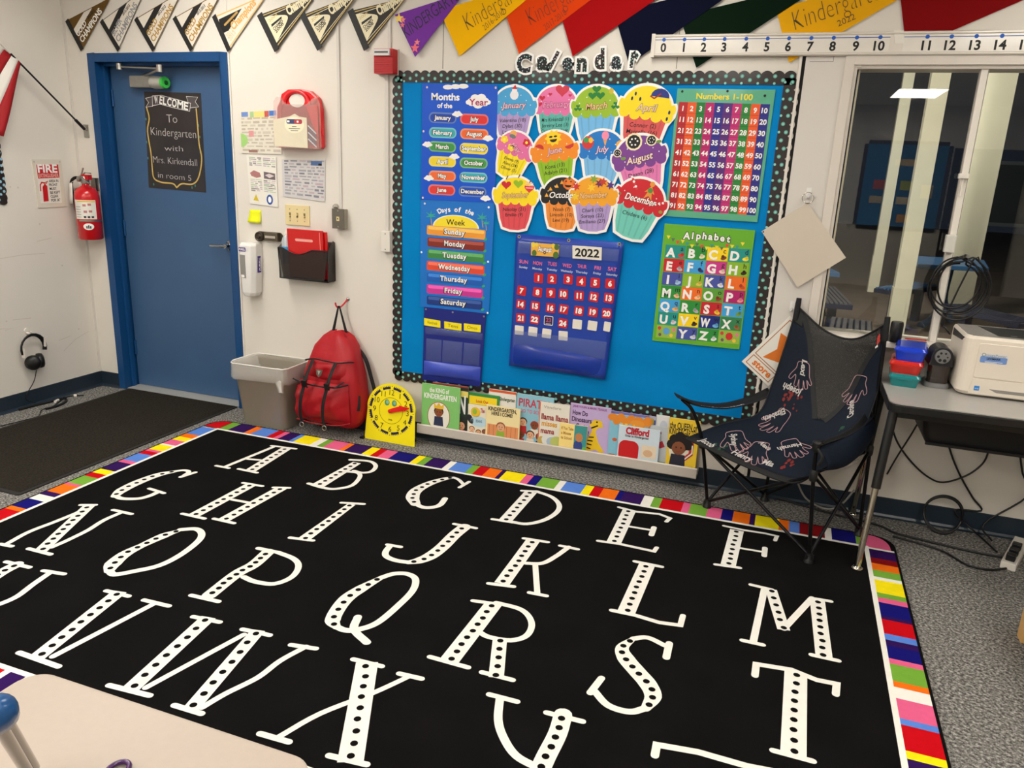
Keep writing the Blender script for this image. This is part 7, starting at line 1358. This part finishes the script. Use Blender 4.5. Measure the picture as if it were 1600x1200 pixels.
for p in (FL, FRt, RR_, RL_):
    mb = MB(); mb.lathe(p, (0, 0, 1), [(.022, 0), (.020, .012), (.014, .020), (.013, .045)], M_black, n=12); mb.box((p.x-.018, p.y-.012, p.z+.012), (p.x+.018, p.y+.012, p.z+.035), M_black); mb.build('foot', ch)
for p in (sFL, sFR, sRR, sRL, aFR): 
    mb = MB(); mb.lathe(p-Vector((0, 0, .025)), (0, 0, 1), [(.014, 0), (.017, .01), (.017, .04), (.012, .05)], M_black, n=10); mb.build('joint', ch)
for t_, b_ in ((TL_, RL_), (TR_, RR_)):
    d = (t_-b_).normalized(); mb = MB(); mb.tube([t_-d*.10, t_-d*.02, t_+d*.006], [.014, .013, .012], M_fabk, n=10); mb.build('sleeve', ch)
# arm slings
def sling(nm_, P, w_, side, lbl=None, txt=None):
    Q = smooth(P, 6); n = len(Q)-1
    fn = lambda u, v: Vector(Q[round(u*n)])+Vector(side)*(w_*(v-.5))+Vector((0, 0, -.012*math.sin(math.pi*v)))
    mb = MB(); mb.sheet(fn, n, 6, M_fabk, thick=.004)
    if txt:
        vs, fs, x0, x1 = glyphs(txt[0], .03, .15, 1.0); q = []
        for x, y in vs:
            u = txt[1]+(txt[2]-txt[1])*(x-x0)/(x1-x0); v = .80-y*.42; i = u*n; k = min(int(i), n-1); p = Vector(Q[k]).lerp(Vector(Q[k+1]), i-k)+Vector(side)*(w_*(v-.5))+Vector((0, 0, -.012*math.sin(math.pi*v)+.0075)); q.append(p)
        mb.add(q, fs, chalkw); mb.add(q, [f[::-1] for f in fs], chalkw)
    mb.build(nm_, ch)
sling('armrest', [(3.845, -.335, .575), (3.93, -.29, .535), (4.06, -.20, .515), (4.18, -.11, .540), (4.270, -.050, .585)], .085, (.56, -.83, 0), txt=('Kindergarten', .26, .66))
sling('armrest', [(4.705, -.285, .615), (4.67, -.38, .585), (4.60, -.50, .555), (4.474, -.684, .545)], .055, (.86, .5, 0))
mb = MB(); A_ = [Vector(p) for p in ((4.70, -.32, .60), (4.665, -.42, .57), (4.58, -.56, .545), (4.478, -.684, .53))]; B_ = [Vector(p) for p in ((4.676, -.36, .50), (4.63, -.46, .44), (4.575, -.56, .41), (4.497, -.68, .43))]
mb.sheet(lambda u, v: cr1(A_, u).lerp(cr1(B_, u), v)+Vector((.04, -.022, -.03*v))*math.sin(math.pi*v), 16, 8, M_fab, thick=.003)
vs, fs, x0, x1 = glyphs('-2009', .03, .1, 1.0); SP = lambda u, v: cr1(A_, u).lerp(cr1(B_, u), v)+Vector((.04, -.022, -.03*v))*math.sin(math.pi*v)
mb.add([SP(.78-.42*(x-x0)/(x1-x0), .88-.30*y/CAP)+Vector((.012, -.011, .002)) for x, y in vs], fs+[f[::-1] for f in fs], chalkw); mb.build('side_panel', ch)
mb = MB(); mb.lathe((4.478, -.684, .545), (0, 0, 1), [(.022, 0), (.024, .006), (.018, .014), (.006, .017)], M_black, n=14); mb.tube(smooth([(4.478, -.70, .53), (4.50, -.715, .50), (4.49, -.71, .46)], 4), .008, M_fabk, n=6); mb.build('arm_knob', ch)
mb = MB(); lp = [on(u, v, .003) for u, v in ((.92, .07), (.95, .045), (.962, .10), (.93, .135))]; mb.add(lp, [(0, 1, 2, 3), (3, 2, 1, 0)], mat('patch_red', (200, 60, 50), rough=.6)); mb.add([on(u, v, .0036) for u, v in ((.915, .14), (.94, .125), (.945, .14), (.92, .152))], [(0, 1, 2, 3), (3, 2, 1, 0)], chalkw); mb.build('emblem', ch, label='small red and white emblem')

# ================================================================ table by the window and what stands on it
TZ = .745; tb = thing('window_table', (5.3, -.33, 0), 'grey-topped folding table with black edge under the window', 'table')
M_top = mat('laminate_grey', (172, 169, 164), rough=.30, var=.05, scale=30, coat=.2)
mb = MB(); mb.prism(flat(), rr(4.728, -.622, 6.1, -.035, .045, 6), TZ-.004, TZ, M_top); mb.build('tabletop', tb)
mb = MB(); mb.prism(flat(), rr(4.725, -.625, 6.103, -.032, .048, 6), TZ-.042, TZ-.0035, M_black); mb.build('edge_band', tb, bevel=.006)
M_chr = mat('leg_chrome', (186, 180, 168), rough=.12, metal=1.0)
for a, b in (((4.757, -.545, TZ-.03), (4.708, -.671, RH+.0022)), ((4.757, -.10, TZ-.03), (4.728, -.04, 0)), ((6.0, -.545, TZ-.03), (6.05, -.66, 0)), ((6.0, -.10, TZ-.03), (6.04, -.04, 0))):
    a, b = Vector(a), Vector(b); m_ = a.lerp(b, .50); mb = MB(); mb.tube([a, m_], .019, M_black, n=12); mb.tube([m_, b+Vector((0, 0, .012))], .0135, M_chr, n=12); mb.lathe(b, (0, 0, 1), [(.024, 0), (.024, .006), (.014, .014)], M_chr, n=14); mb.build('leg', tb)
mb = MB(); mb.box((4.74, -.56, TZ-.075), (6.02, -.535, TZ-.033), M_black); mb.box((4.74, -.11, TZ-.075), (6.02, -.085, TZ-.033), M_black); mb.build('apron', tb)
mb = MB(); mb.loft([rrz(4.905, -.50, 5.62, -.13, .03, .558), rrz(4.885, -.52, 5.64, -.11, .03, .60), rrz(4.868, -.53, 5.655, -.10, .03, .708)], M_black, cap1=False); mb.loft([rrz(4.875, -.52, 5.648, -.11, .03, .708), rrz(4.90, -.50, 5.63, -.125, .03, .60), rrz(4.915, -.49, 5.61, -.14, .03, .566)], M_black, cap0=False)
mb.slab(Fr((4.9, -.505, .558), (1, 0, 0), (0, -.02, 1)), 0, 0, .72, .012, 0, .012, M_black); mb.build('book_tray', tb)
# pencil boxes
def pbox(nm_, fl, fr2, z0, dep, h, col, lb, lidh=.018, al=1.0):
    a, b = Vector((fl[0], fl[1], 0)), Vector((fr2[0], fr2[1], 0)); ex = (b-a).normalized(); w_ = (b-a).length; ey = Vector((-ex.y, ex.x, 0)); g = Fr((a.x, a.y, z0), ex, ey)
    t = thing(nm_, tuple(g.p(w_/2, dep/2)), lb, 'pencil box', 'stacked pencil boxes'); M = mat('box_'+nm_+'_%d' % col[0], col, rough=.22, var=.05, coat=.4)
    R = lambda x0, y0, x1, y1, z: [g.p(x, y, z) for x, y in rr(x0, y0, x1, y1, .014, 3)]
    mb = MB(); mb.loft([R(.008, .008, w_-.008, dep-.008, 0), R(0, 0, w_, dep, h-lidh)], M); mb.build('base', t)
    mb = MB(); mb.loft([R(-.004, -.004, w_+.004, dep+.004, h-lidh), R(-.004, -.004, w_+.004, dep+.004, h-lidh+.006), R(.002, .002, w_-.002, dep-.002, h-.002), R(.008, .008, w_-.008, dep-.008, h)], M, sm=False); mb.slab(g, w_*.25, -.008, w_*.75, -.003, h-lidh-.004, h-lidh+.006, M); mb.build('lid', t)
pbox('pencil_box', (4.748, -.318), (4.866, -.330), TZ, .19, .056, (12, 124, 128), 'teal plastic pencil box, lowest of the stack on the table')
pbox('pencil_box', (4.742, -.300), (4.868, -.318), TZ+.056, .19, .056, (204, 36, 26), 'red plastic pencil box in the middle of the stack')
pbox('pencil_box', (4.754, -.292), (4.874, -.310), TZ+.112, .19, .060, (14, 60, 206), 'blue plastic pencil box on top of the stack')
# pencil sharpener
ps = thing('pencil_sharpener', (4.95, -.20, TZ), 'black electric pencil sharpener with a grey dial beside the pencil boxes', 'pencil sharpener')
M_psd = mat('sharpener_black', (34, 34, 38), rough=.3, var=.06); M_psg = mat('sharpener_grey', (112, 112, 112), rough=.45)
sx0, sx1, sy = 4.902, 4.992, -.258
mb = MB(); mb.loft([rrz(sx0-.006, sy-.012, sx1+.006, -.13, .03, TZ), rrz(sx0-.006, sy-.012, sx1+.006, -.13, .03, TZ+.014), rrz(sx0, sy-.004, sx1, -.135, .028, TZ+.020)], M_psg); mb.build('base', ps)
mb = MB(); mb.loft([rrz(sx0+.004, sy+.004, sx1-.004, -.14, .022, TZ+.020), rrz(sx0+.002, sy, sx1-.002, -.14, .022, TZ+.098)], mat('shavings_tray', (52, 42, 36), rough=.12, alpha=.92, coat=.5)); mb.build('shavings_bin', ps)
mb = MB(); G2 = Fr((0, sy, 0), (1, 0, 0), (0, 0, 1)); xc = (sx0+sx1)/2; mb.prism(G2, [(sx0-.004, TZ+.098), (sx1+.004, TZ+.098), (sx1-.002, TZ+.125)]+[(xc+.043*math.cos(t), TZ+.140+.043*math.sin(t)) for t in [math.pi*i/12 for i in range(13)]]+[(sx0+.002, TZ+.125)], -.118, .004, M_psd); pmh = mb.build('motor_housing', ps, bevel=.004)
mb = MB(); mb.lathe((xc, sy-.004, TZ+.142), (0, -1, 0), [(.031, 0), (.031, .008), (.028, .010)], M_psg, n=24)
for k in range(6): mb.oval(Fr((xc, sy-.0143, TZ+.142), (1, 0, 0), (0, 0, 1)), .018*math.cos(k*1.047), .018*math.sin(k*1.047), .0035+.0008*k, .0035+.0008*k, I_black, .0004, 10)
mb.build('dial', pmh, label='grey dial with six holes')
# laser printer
pr_ = thing('printer', (5.2, -.2, TZ), 'cream laser printer on the table under the window', 'printer')
M_prn = mat('printer_cream', (226, 216, 202), rough=.4, var=.02); M_prg = mat('printer_grey', (140, 136, 130), rough=.45); PX0, PX1, PY0, PY1, PZ1 = 5.004, 5.43, -.345, -.055, TZ+.258
def rrl(z, e=0.0):   # body section: rounded front corners
    return [Vector((x, y, z)) for x, y in ([(PX0+e, PY1)]+[(PX0+.045+e-.045*math.cos(t), PY0+.045+e-.045*math.sin(t)) for t in [math.pi/2*i/6 for i in range(7)]]+[(PX1-.045-e+.045*math.sin(t), PY0+.045+e-.045*math.cos(t)) for t in [math.pi/2*i/6 for i in range(7)]]+[(PX1-e, PY1)])]
mb = MB(); mb.loft([rrl(TZ+.006, .012), rrl(TZ+.022), rrl(PZ1-.012), rrl(PZ1, .006)], M_prn, sm=False); mb.build('body', pr_)
FP = Fr((0, PY0, 0), (1, 0, 0), (0, 0, 1)); z_ = TZ
mb = MB(); mb.prism(FP, rr(PX0+.055, z_+.085, PX1-.02, z_+.232, .008, 3), -.002, .004, M_prn); pfd = mb.build('front_door', pr_, bevel=.002)
mb = MB(); mb.prism(FP, [(PX0+.048, z_+.014), (PX1-.02, z_+.014), (PX1-.02, z_+.080), (PX0+.055, z_+.080)], -.002, .004, M_prn); mb.prism(FP, [(PX0+.12, z_+.042), (PX1-.10, z_+.042), (PX1-.12, z_+.028), (PX0+.15, z_+.028)], .004, .0045, M_prg); ppd = mb.build('paper_drawer', pr_, bevel=.001)
mb = MB(); mb.rrect(FP, PX0+.066, z_+.030, PX0+.086, z_+.050, .002, ink(40, 130, 206), .0048); mb.text(FP, 'energy', (PX0+.069, z_+.037), (PX0+.083, z_+.037), .005, I_white, .0052); mb.build('energy_sticker', ppd, label='blue square sticker')
mb = MB(); mb.rrect(FP, PX0+.066, z_+.152, PX0+.165, z_+.180, .006, ink(112, 146, 206), .0048); mb.rect(FP, PX0+.066, z_+.168, PX0+.165, z_+.192, ink(214, 216, 220), .0047); mb.text(FP, 'imagePower', (PX0+.085, z_+.181), (PX0+.160, z_+.181), .010, ink(120, 130, 130), .0052); mb.stroke(FP, [(PX0+.077+.006*math.cos(t), z_+.186+.006*math.sin(t)) for t in [2*math.pi*k/12 for k in range(12)]], .002, ink(110, 120, 90), .0052, closed=True)
mb.text(FP, 'LEXMARK', (PX0+.090, z_+.167), (PX0+.142, z_+.167), .008, I_black, .0054, bold=.03)
for k in range(2): mb.rect(FP, PX0+.085, z_+.157-.004*k, PX0+.15-.02*k, z_+.1585-.004*k, I_white, .0052)
mb.build('label', pfd, label='blue and white printer label')
mb = MB(); mb.prism(flat(PZ1), [(PX0+.012, PY1-.01), (PX0+.012, PY0+.05), (PX0+.03, PY0+.015), (PX1-.012, PY0+.015), (PX1-.012, PY1-.01)], -.002, .004, M_prg)
mb.prism(flat(PZ1), [(PX0+.09, PY1-.03), (PX0+.125, PY0+.028), (PX1-.03, PY0+.028), (PX1-.03, PY1-.03)], .004, .0046, M_black)
for x in (PX0+.175, PX0+.265): mb.rrect(flat(PZ1), x, PY0+.06, x+.024, PY0+.070, .002, I_lgrey, .005)
mb.build('output_tray', pr_)
mb = MB(); mb.prism(Fr((PX0, 0, 0), (0, -1, 0), (0, 0, 1), (-1, 0, 0)), [(-PY0-.03, PZ1-.012), (-PY1+.02, PZ1-.012), (-PY1+.02, PZ1-.045), (-PY0-.06, PZ1-.030)], -.002, .0012, M_black); mb.build('side_vent', pr_)
# things on the sill behind the boxes
sx, _, sz = (4.776,-0.04,0.927); mb = MB(); mb.lathe((sx, -.045, .892), (0, 0, 1), [(.026, 0), (.028, .01), (.028, .085), (.024, .095)], mat('cup_black', (26, 26, 28), rough=.3), n=18); tag(mb.build('cup', loc=(sx, -.045, .892)), 'small dark cup on the window sill behind the pencil boxes', 'cup')
fx, _, fz = (4.822,-0.045,0.89); sfm = thing('photo_frame', (fx+.045, -.045, .892), 'small white frame with a red top lying on the sill behind the pencil boxes', 'frame')
mb = MB(); mb.box((fx-.005, -.075, .892), (fx+.095, -.015, .905), M_white); mb.build('frame', sfm, bevel=.002)
mb = MB(); mb.box((fx+.005, -.070, .9055), (fx+.085, -.045, .9075), mat('frame_grey', (70, 70, 70), rough=.3)); mb.box((fx+.0, -.024, .9055), (fx+.09, -.017, .911), mat('frame_red', (190, 50, 44), rough=.4)); mb.build('insert', sfm)
# coil of cable on the mullion
mb = MB(); rc = random.Random(4); c0, c1 = (4.995,1.17); pts = []
for k in range(5):
    rx, rz, ox, oz = .114+rc.uniform(-.022, .012), .132+rc.uniform(-.022, .014), rc.uniform(-.022, .018), rc.uniform(-.02, .016)
    pts += [(c0+ox+rx*math.cos(t), -.014-.005*k-.003*math.sin(3*t), c1+oz+rz*math.sin(t)) for t in [2*math.pi*i/26+1.57 for i in range(26)]]
pts += [(c0-.03, -.03, c1-.16), (c0-.02, -.032, c1-.19), (c0+.005, -.035, c1-.22)]
mb.tube(smooth(pts, 2), .0042, mat('cable_black', (20, 20, 21), rough=.35), n=6); mb.lathe((c0+.012, 0.0, c1+.135), (0, -1, 0), [(.008, 0), (.008, .05)], M_steel, n=8)
tag(mb.build('cable_coil', loc=(c0, 0, c1)), 'coil of black cable hanging in front of the window mullion', 'cable')
# cables under the table
M_cab = MATS['cable_black']
def cable(pts, lb, r=.0045, m_=None, n=5): mb = MB(); q = smooth(pts, n); mb.tube(q, r, m_ or M_cab, n=6); return tag(mb.build('cable', loc=q[-1]), lb, 'cable')
wl = lambda L, d=.012: [(x, -d, z) for x, z in L]
cable(wl([(4.82,0.507),(4.871,0.4),(4.951,0.308),(5.031,0.249),(5.1,0.235),(5.189,0.288),(5.243,0.359),(5.256,0.431)], .026), 'black cable sagging in a wide arc on the wall under the table')
cable(wl([(5.082,0.435),(5.125,0.345),(5.174,0.262),(5.236,0.175),(5.282,0.117)])+[(5.17, -.02, .10), (5.25, -.04, .03), (5.30, -.12, .010), (5.325, -.22, .010)], 'black cable running from the table down to the power strip')
cable(wl([(4.955,0.569),(4.925,0.468),(4.877,0.329),(4.849,0.237)], .040), 'short straight black cable on the wall beside the table leg', .004)
cable(wl([(5.387,0.415),(5.413,0.331),(5.454,0.226)])+[(5.30, -.03, .06), (5.33, -.10, .01)], 'black cable at the right edge of the picture below the tray')
fl_ = lambda L: [(x, y, .008) for x, y in L]
cable(fl_([(4.369,-0.012),(4.6,-0.09),(4.831,-0.141),(4.909,-0.202),(5.068,-0.236),(5.222,-0.261),(5.337,-0.267)]), 'long black cable along the carpet toward the power strip', .0055)
cable(fl_([(4.891,-0.246),(5.01,-0.276),(5.096,-0.318),(5.17,-0.413),(5.254,-0.424),(5.329,-0.378)]), 'second black cable looping on the carpet toward the power strip', .005)
cable([(x, -.05+.01*math.sin(i), z) for i, (x, z) in enumerate([(4.447,0.13),(4.498,0.048),(4.57,0.01),(4.63,0.014),(4.677,0.062),(4.716,0.138)])], 'grey cable hanging in a loop behind the camp chair', .005, mat('cable_grey', (150, 148, 142), rough=.3))
mb = MB(); k0 = Vector((*(5.119,-0.153), 0)); pts = []
for k in range(2): pts += [(k0.x-.005*k+.082*math.cos(t), -.045-.020*k-.07*max(0, -math.sin(t))*.6, .092+.084*math.sin(t)) for t in [2*math.pi*i/22 for i in range(22)]]
mb.tube(smooth(pts, 2), .0055, M_cab, n=6); tag(mb.build('cable', loc=(k0.x, -.05, 0)), 'loop of black cable standing against the baseboard under the table', 'cable')
st = thing('power_strip', (5.39, -.27, 0), 'white power strip on the carpet at the right edge with plugs in it', 'power strip')
mb = MB(); g = Fr((5.335, -.375, 0), Vector((.35, .9, 0)), Vector((-.9, .35, 0))); mb.slab(g, 0, -.03, .34, .03, .0, .034, M_white); mb.build('body', st, bevel=.005)
for k in range(3): mb = MB(); mb.slab(g, .02+.07*k, -.018, .055+.07*k, .018, .034, .065, M_black); mb.build('plug', st, bevel=.004)
# wooden table whose leg shows at the right edge
wt = thing('wooden_table', (5.55, -1.25, 0), 'pale wooden table at the right edge of the picture, only one leg in view', 'table')
M_wood = mat('birch_wood', (214, 168, 104), rough=.45, var=.12, scale=6)
for x, y in ((5.245, -1.0), (5.245, -1.5), (5.85, -1.0), (5.85, -1.5)): mb = MB(); mb.slab(flat(), x, y, x+.055, y+.055, 0, .50, M_wood); mb.build('leg', wt, bevel=.004)
mb = MB(); mb.prism(flat(), rr(5.235, -1.51, 5.92, -.935, .03, 4), .50, .525, M_wood); mb.build('tabletop', wt, bevel=.004)

# ================================================================ near desk with an upturned chair
DZ = .60; dk = thing('student_desk', (3.29, -3.3, 0), 'beige student desk at the lower left corner of the picture', 'desk')
M_desk = mat('desk_beige', (176, 162, 149), rough=.42, var=.04, scale=60, bump=.05, bscale=300)
mb = MB(); mb.prism(flat(), rr(2.962, -3.50, 3.622, -3.040, .05, 8), DZ-.024, DZ, M_desk); mb.build('desktop', dk, bevel=.004)
mb = MB(); mb.prism(flat(), rr(3.0, -3.46, 3.58, -3.08, .04, 5), DZ-.12, DZ-.024, M_prg); mb.build('book_box', dk)
for x in (3.03, 3.55):
    for y in (-3.10, -3.44): mb = MB(); mb.lathe((x, y, 0), (0, 0, 1), [(.018, 0), (.018, .01), (.0125, .012), (.0125, DZ-.03)], M_chrome, n=12); mb.build('leg', dk)
uc = thing('student_chair', (3.30, -3.36, DZ), 'blue and chrome chair upturned on the student desk', 'chair')
b0 = Vector((3.406,-3.416,0.93)); tdir = Vector((3.311,-3.325,0.72))-Vector((3.42,-3.419,0.9)); M_gl = mat('glide_blue', (18, 74, 128), rough=.3, coat=.4)
base_ = b0+Vector((tdir.x/tdir.z*(-.31), tdir.y/tdir.z*(-.31), -.31))
for k, dx in enumerate((0, .0)):
    pass
mb = MB(); mb.lathe(b0-tdir.normalized()*.0+Vector((0, 0, -.02)), (b0-base_), [(.016, -.014), (.023, -.008), (.024, .012), (.019, .026), (.008, .032)], M_gl, n=18); mb.build('glide', uc)
sd2 = Vector((-.010, .012, 0)).normalized()
for s_ in (-1, 1): mb = MB(); mb.tube([b0+sd2*.009*s_+Vector((0, 0, -.02)), base_+sd2*.011*s_], .0085, mat('chrome_dark', (110, 104, 96), rough=.10, metal=1.0), n=12); mb.build('leg', uc)
for ox, oy in ((.10, -.30), (-.22, -.36), (-.14, -.42)): mb = MB(); mb.tube([b0+Vector((ox, oy, -.02)), base_+Vector((ox*.85, oy*.85, 0))], .0095, M_chrome, n=10); mb.lathe(b0+Vector((ox, oy, -.03)), (0, 0, 1), [(.018, 0), (.022, .01), (.018, .03)], M_gl, n=12); mb.build('leg', uc)
mb = MB(); cx2, cy2 = base_.x-.02, base_.y-.30; mb.sheet(lambda u, v: (cx2-.17+.34*u, cy2-.17+.34*v, DZ+.012+.05*((2*u-1)**2*.3+(2*v-1)**2*.15)), 10, 10, M_gl, thick=-.006); mb.build('seat', uc)
sc = thing('scissors', (*(3.323,-3.183), DZ), 'purple handled scissors on the student desk, only a handle ring in view', 'scissors')
s0 = Vector((*(3.326,-3.188), DZ+.006)); M_pur = mat('purple_plastic', (66, 20, 84), rough=.25, coat=.4)
for k, (dx, dy) in enumerate(((0, 0), (.035, -.012))): mb = MB(); mb.tube([(s0.x+dx+.016*math.cos(t), s0.y+dy+.020*math.sin(t), s0.z) for t in [2*math.pi*i/20 for i in range(20)]], .0045, M_pur, n=8, closed=True); mb.build('handle_ring', sc)
mb = MB(); mb.prism(flat(DZ+.003), [(s0.x, s0.y-.02), (s0.x+.04, s0.y-.03), (s0.x+.04, s0.y-.16)], 0, .003, M_steel); mb.build('blade', sc)

# ================================================================ outside the window, at night
M_gr = mat('asphalt_brown', (104, 90, 78), rough=.9, var=.25, scale=3, bump=.4, bscale=60)
mb = MB(); mb.box((-4, .15, -.12), (24, 30, 0.0), M_gr); struct(mb.build('ground'))
M_post = mat('post_cream', (216, 210, 186), rough=.6, var=.10, scale=5)
for x0, y0, w_, d_, h, lb in ((5.44, 8.9, .145, .145, 3.6, 'farther of the two slim cream posts outside the window'), (5.335, 5.0, .17, .15, 3.3, 'nearer of the two slim cream posts outside the window'), (6.215, 7.3, .32, .25, 3.6, 'broad cream post outside, right of the window mullion')):
    t = thing('porch_post', (x0+w_/2, y0+d_/2, 0), lb, 'post', 'cream posts outside the window'); mb = MB(); mb.box((x0, y0, 0), (x0+w_, y0+d_, h), M_post); mb.build('shaft', t, bevel=.004); 
    if w_ < .2: mb = MB(); mb.box((x0-.006, y0-.006, 0), (x0+w_*.8, y0+d_+.006, .55), M_post); mb.build('base_board', t)
M_bt = mat('picnic_blue', (58, 100, 144), rough=.4, var=.08); M_bd = mat('picnic_navy', (26, 30, 52), rough=.45, var=.1); M_sl = mat('slat_grey', (92, 90, 94), rough=.5, var=.06)
def bench(c, a, L, w_, z, top, under, lb, slats=7, grp='picnic benches outside'):
    t = thing('picnic_bench', (c[0], c[1], 0), lb, 'bench', grp); ex = Vector((math.cos(a), math.sin(a), 0)); ey = Vector((-ex.y, ex.x, 0)); g = Fr((c[0], c[1], 0), ex, ey)
    mb = MB(); mb.slab(g, -L/2, -w_/2, L/2, w_/2, z-.06, z-.012, under); mb.build('frame', t)
    mb = MB()
    for k in range(slats): y = -w_/2+w_*(k+.5)/slats; mb.slab(g, -L/2+.02, y-w_*.32/slats, L/2-.02, y+w_*.32/slats, z-.012, z, top)
    mb.build('slats', t)
    for s_ in (-1, 1): mb = MB(); mb.slab(g, s_*L*.3-.04, -.04, s_*L*.3+.04, .04, 0, z-.06, under); mb.build('leg', t)
bench((4.70, 4.85), math.radians(95), 1.3, .30, .45, M_sl, M_bd, 'dark bench with grey slats outside, nearest the window corner')
bench((4.83, 3.15), math.radians(86), .75, .34, .42, M_sl, M_bd, 'grey slatted bench outside, just above the chair back')
bench((5.62, 6.15), math.radians(60), 1.1, .30, .45, M_bt, M_bd, 'light blue slatted bench between the two slim posts outside'); bench((6.15, 4.5), math.radians(120), 1.0, .30, .45, M_bd, M_bd, 'navy slatted bench outside behind the cable coil')
bench((4.60, 6.6), math.radians(100), 1.0, .34, .55, M_bt, M_bt, 'light blue bench outside at the left edge of the window', 1)
pt = thing('picnic_table', (5.95, 6.5, 0), 'light blue picnic table outside right of the slim posts', 'table')
mb = MB(); mb.prism(flat(), [(5.62, 5.75), (6.35, 5.9), (6.50, 6.95), (5.72, 6.85)], .70, .75, M_bt); mb.build('tabletop', pt, bevel=.01)
mb = MB(); mb.tube(smooth([(6.0, 6.3, .70), (6.0, 6.3, .3), (5.95, 6.2, .1), (5.8, 6.0, .02)], 4), .045, M_bt); mb.tube(smooth([(6.05, 6.35, .70), (6.05, 6.4, .3), (6.2, 6.6, .02)], 4), .045, M_bt); mb.build('pedestal', pt)
gp = thing('gate_panel', (9.2, 17, 0), 'grey framed metal gate panel outside at the right of the window', 'gate')
M_gp = mat('gate_grey', (120, 128, 132), rough=.4, metal=.5)
mb = MB()
for a, b in (((8.1, 17, .75), (8.2, 17.06, 2.2)), ((9.6, 17, .75), (9.7, 17.06, 2.2)), ((8.1, 17, 2.12), (9.7, 17.06, 2.2)), ((8.1, 17, .75), (9.7, 17.06, .83))): mb.box(a, b, M_gp)
for x in (8.12, 9.62): mb.box((x, 17, 0), (x+.06, 17.06, .75), M_gp)
mb.build('frame', gp); mb = MB(); mb.box((8.2, 17.02, .83), (9.6, 17.04, 2.12), mat('gate_dark', (50, 58, 62), rough=.5)); mb.build('panel', gp)
# the far wall of the room behind the camera, mirrored in the window: its display board and a door
fb = thing('far_board', (5.75, YF, .95), 'blue display board on the wall behind the camera, seen mirrored in the window', 'bulletin board')
FB = Fr((0, YF, 0), (-1, 0, 0), (0, 0, 1)); mb = MB(); mb.prism(FB, [(-6.30, .95), (-5.18, .95), (-5.18, 2.18), (-6.30, 2.18)], .001, .01, mat('board_blue2', (0, 116, 176), rough=.6)); mb.build('backing_paper', fb)
mb = MB()
for a, b, o_ in (((-6.30, 2.18), (-5.18, 2.18), (0, 1)), ((-6.30, .95), (-5.18, .95), (0, -1)), ((-6.30, .95), (-6.30, 2.18), (-1, 0)), ((-5.18, .95), (-5.18, 2.18), (1, 0))): scallop(FB, a, b, 22, .05, o_, mb, .010, .013)
mb.build('border', fb)
for k, (x, z, w_, h, c) in enumerate(((5.74, 1.92, .30, .10, (226, 196, 150)), (5.42, 1.58, .17, .14, (214, 90, 80)), (5.80, 1.58, .17, .14, (190, 200, 90)), (5.40, 1.35, .18, .11, (226, 206, 170)), (5.78, 1.35, .18, .11, (226, 206, 170)), (5.83, 1.08, .18, .12, (236, 160, 40)), (6.1, 1.5, .16, .2, (226, 206, 170)))):
    mb = MB(); mb.slab(FB, -x-w_/2, z-h/2, -x+w_/2, z+h/2, .010, .012, ink(*c)); mb.build('note', fb)
mb = MB(); mb.slab(FB, -7.35, 0, -6.38, 2.15, 0, .04, M_dark); dd = mb.build('door_2'); struct(dd); mb = MB(); mb.slab(FB, -6.5, 1.0, -6.47, 1.05, .04, .08, M_steel); mb.build('door_handle', dd)
# lamps outside: one on the outer face of the wall, one under the porch roof
mb = MB(); mb.box((2.0, .155, 3.25), (9.0, 6.6, 3.33), M_white); struct(mb.build('porch_roof'))
def outside(x, y, z, watts, rx, rz, lb, box):
    pl = thing('outside_light', (x, y, z), lb, 'light'); mb = MB(); mb.box(*box, M_white); mb.build('housing', pl)
    L = bpy.data.lights.new('lamp', 'AREA'); L.shape = 'RECTANGLE'; L.size = .40; L.size_y = .25; L.energy = watts; L.color = (1, .95, .86); o = bpy.data.objects.new('lamp', L); COL.objects.link(o); o.parent = pl; o.location = (0, 0, -.03); o.rotation_euler = (math.radians(rx), 0, math.radians(rz))
outside(3.3, .32, 2.75, 330, 66, -24, 'lamp on the outer wall face, lighting the posts outside the window', ((3.15, .152, 2.74), (3.45, .42, 2.80)))
outside(5.0, 5.9, 3.20, 110, 48, -18, 'lamp under the porch roof outside, lighting the far posts', ((4.8, 5.75, 3.19), (5.2, 6.05, 3.25)))
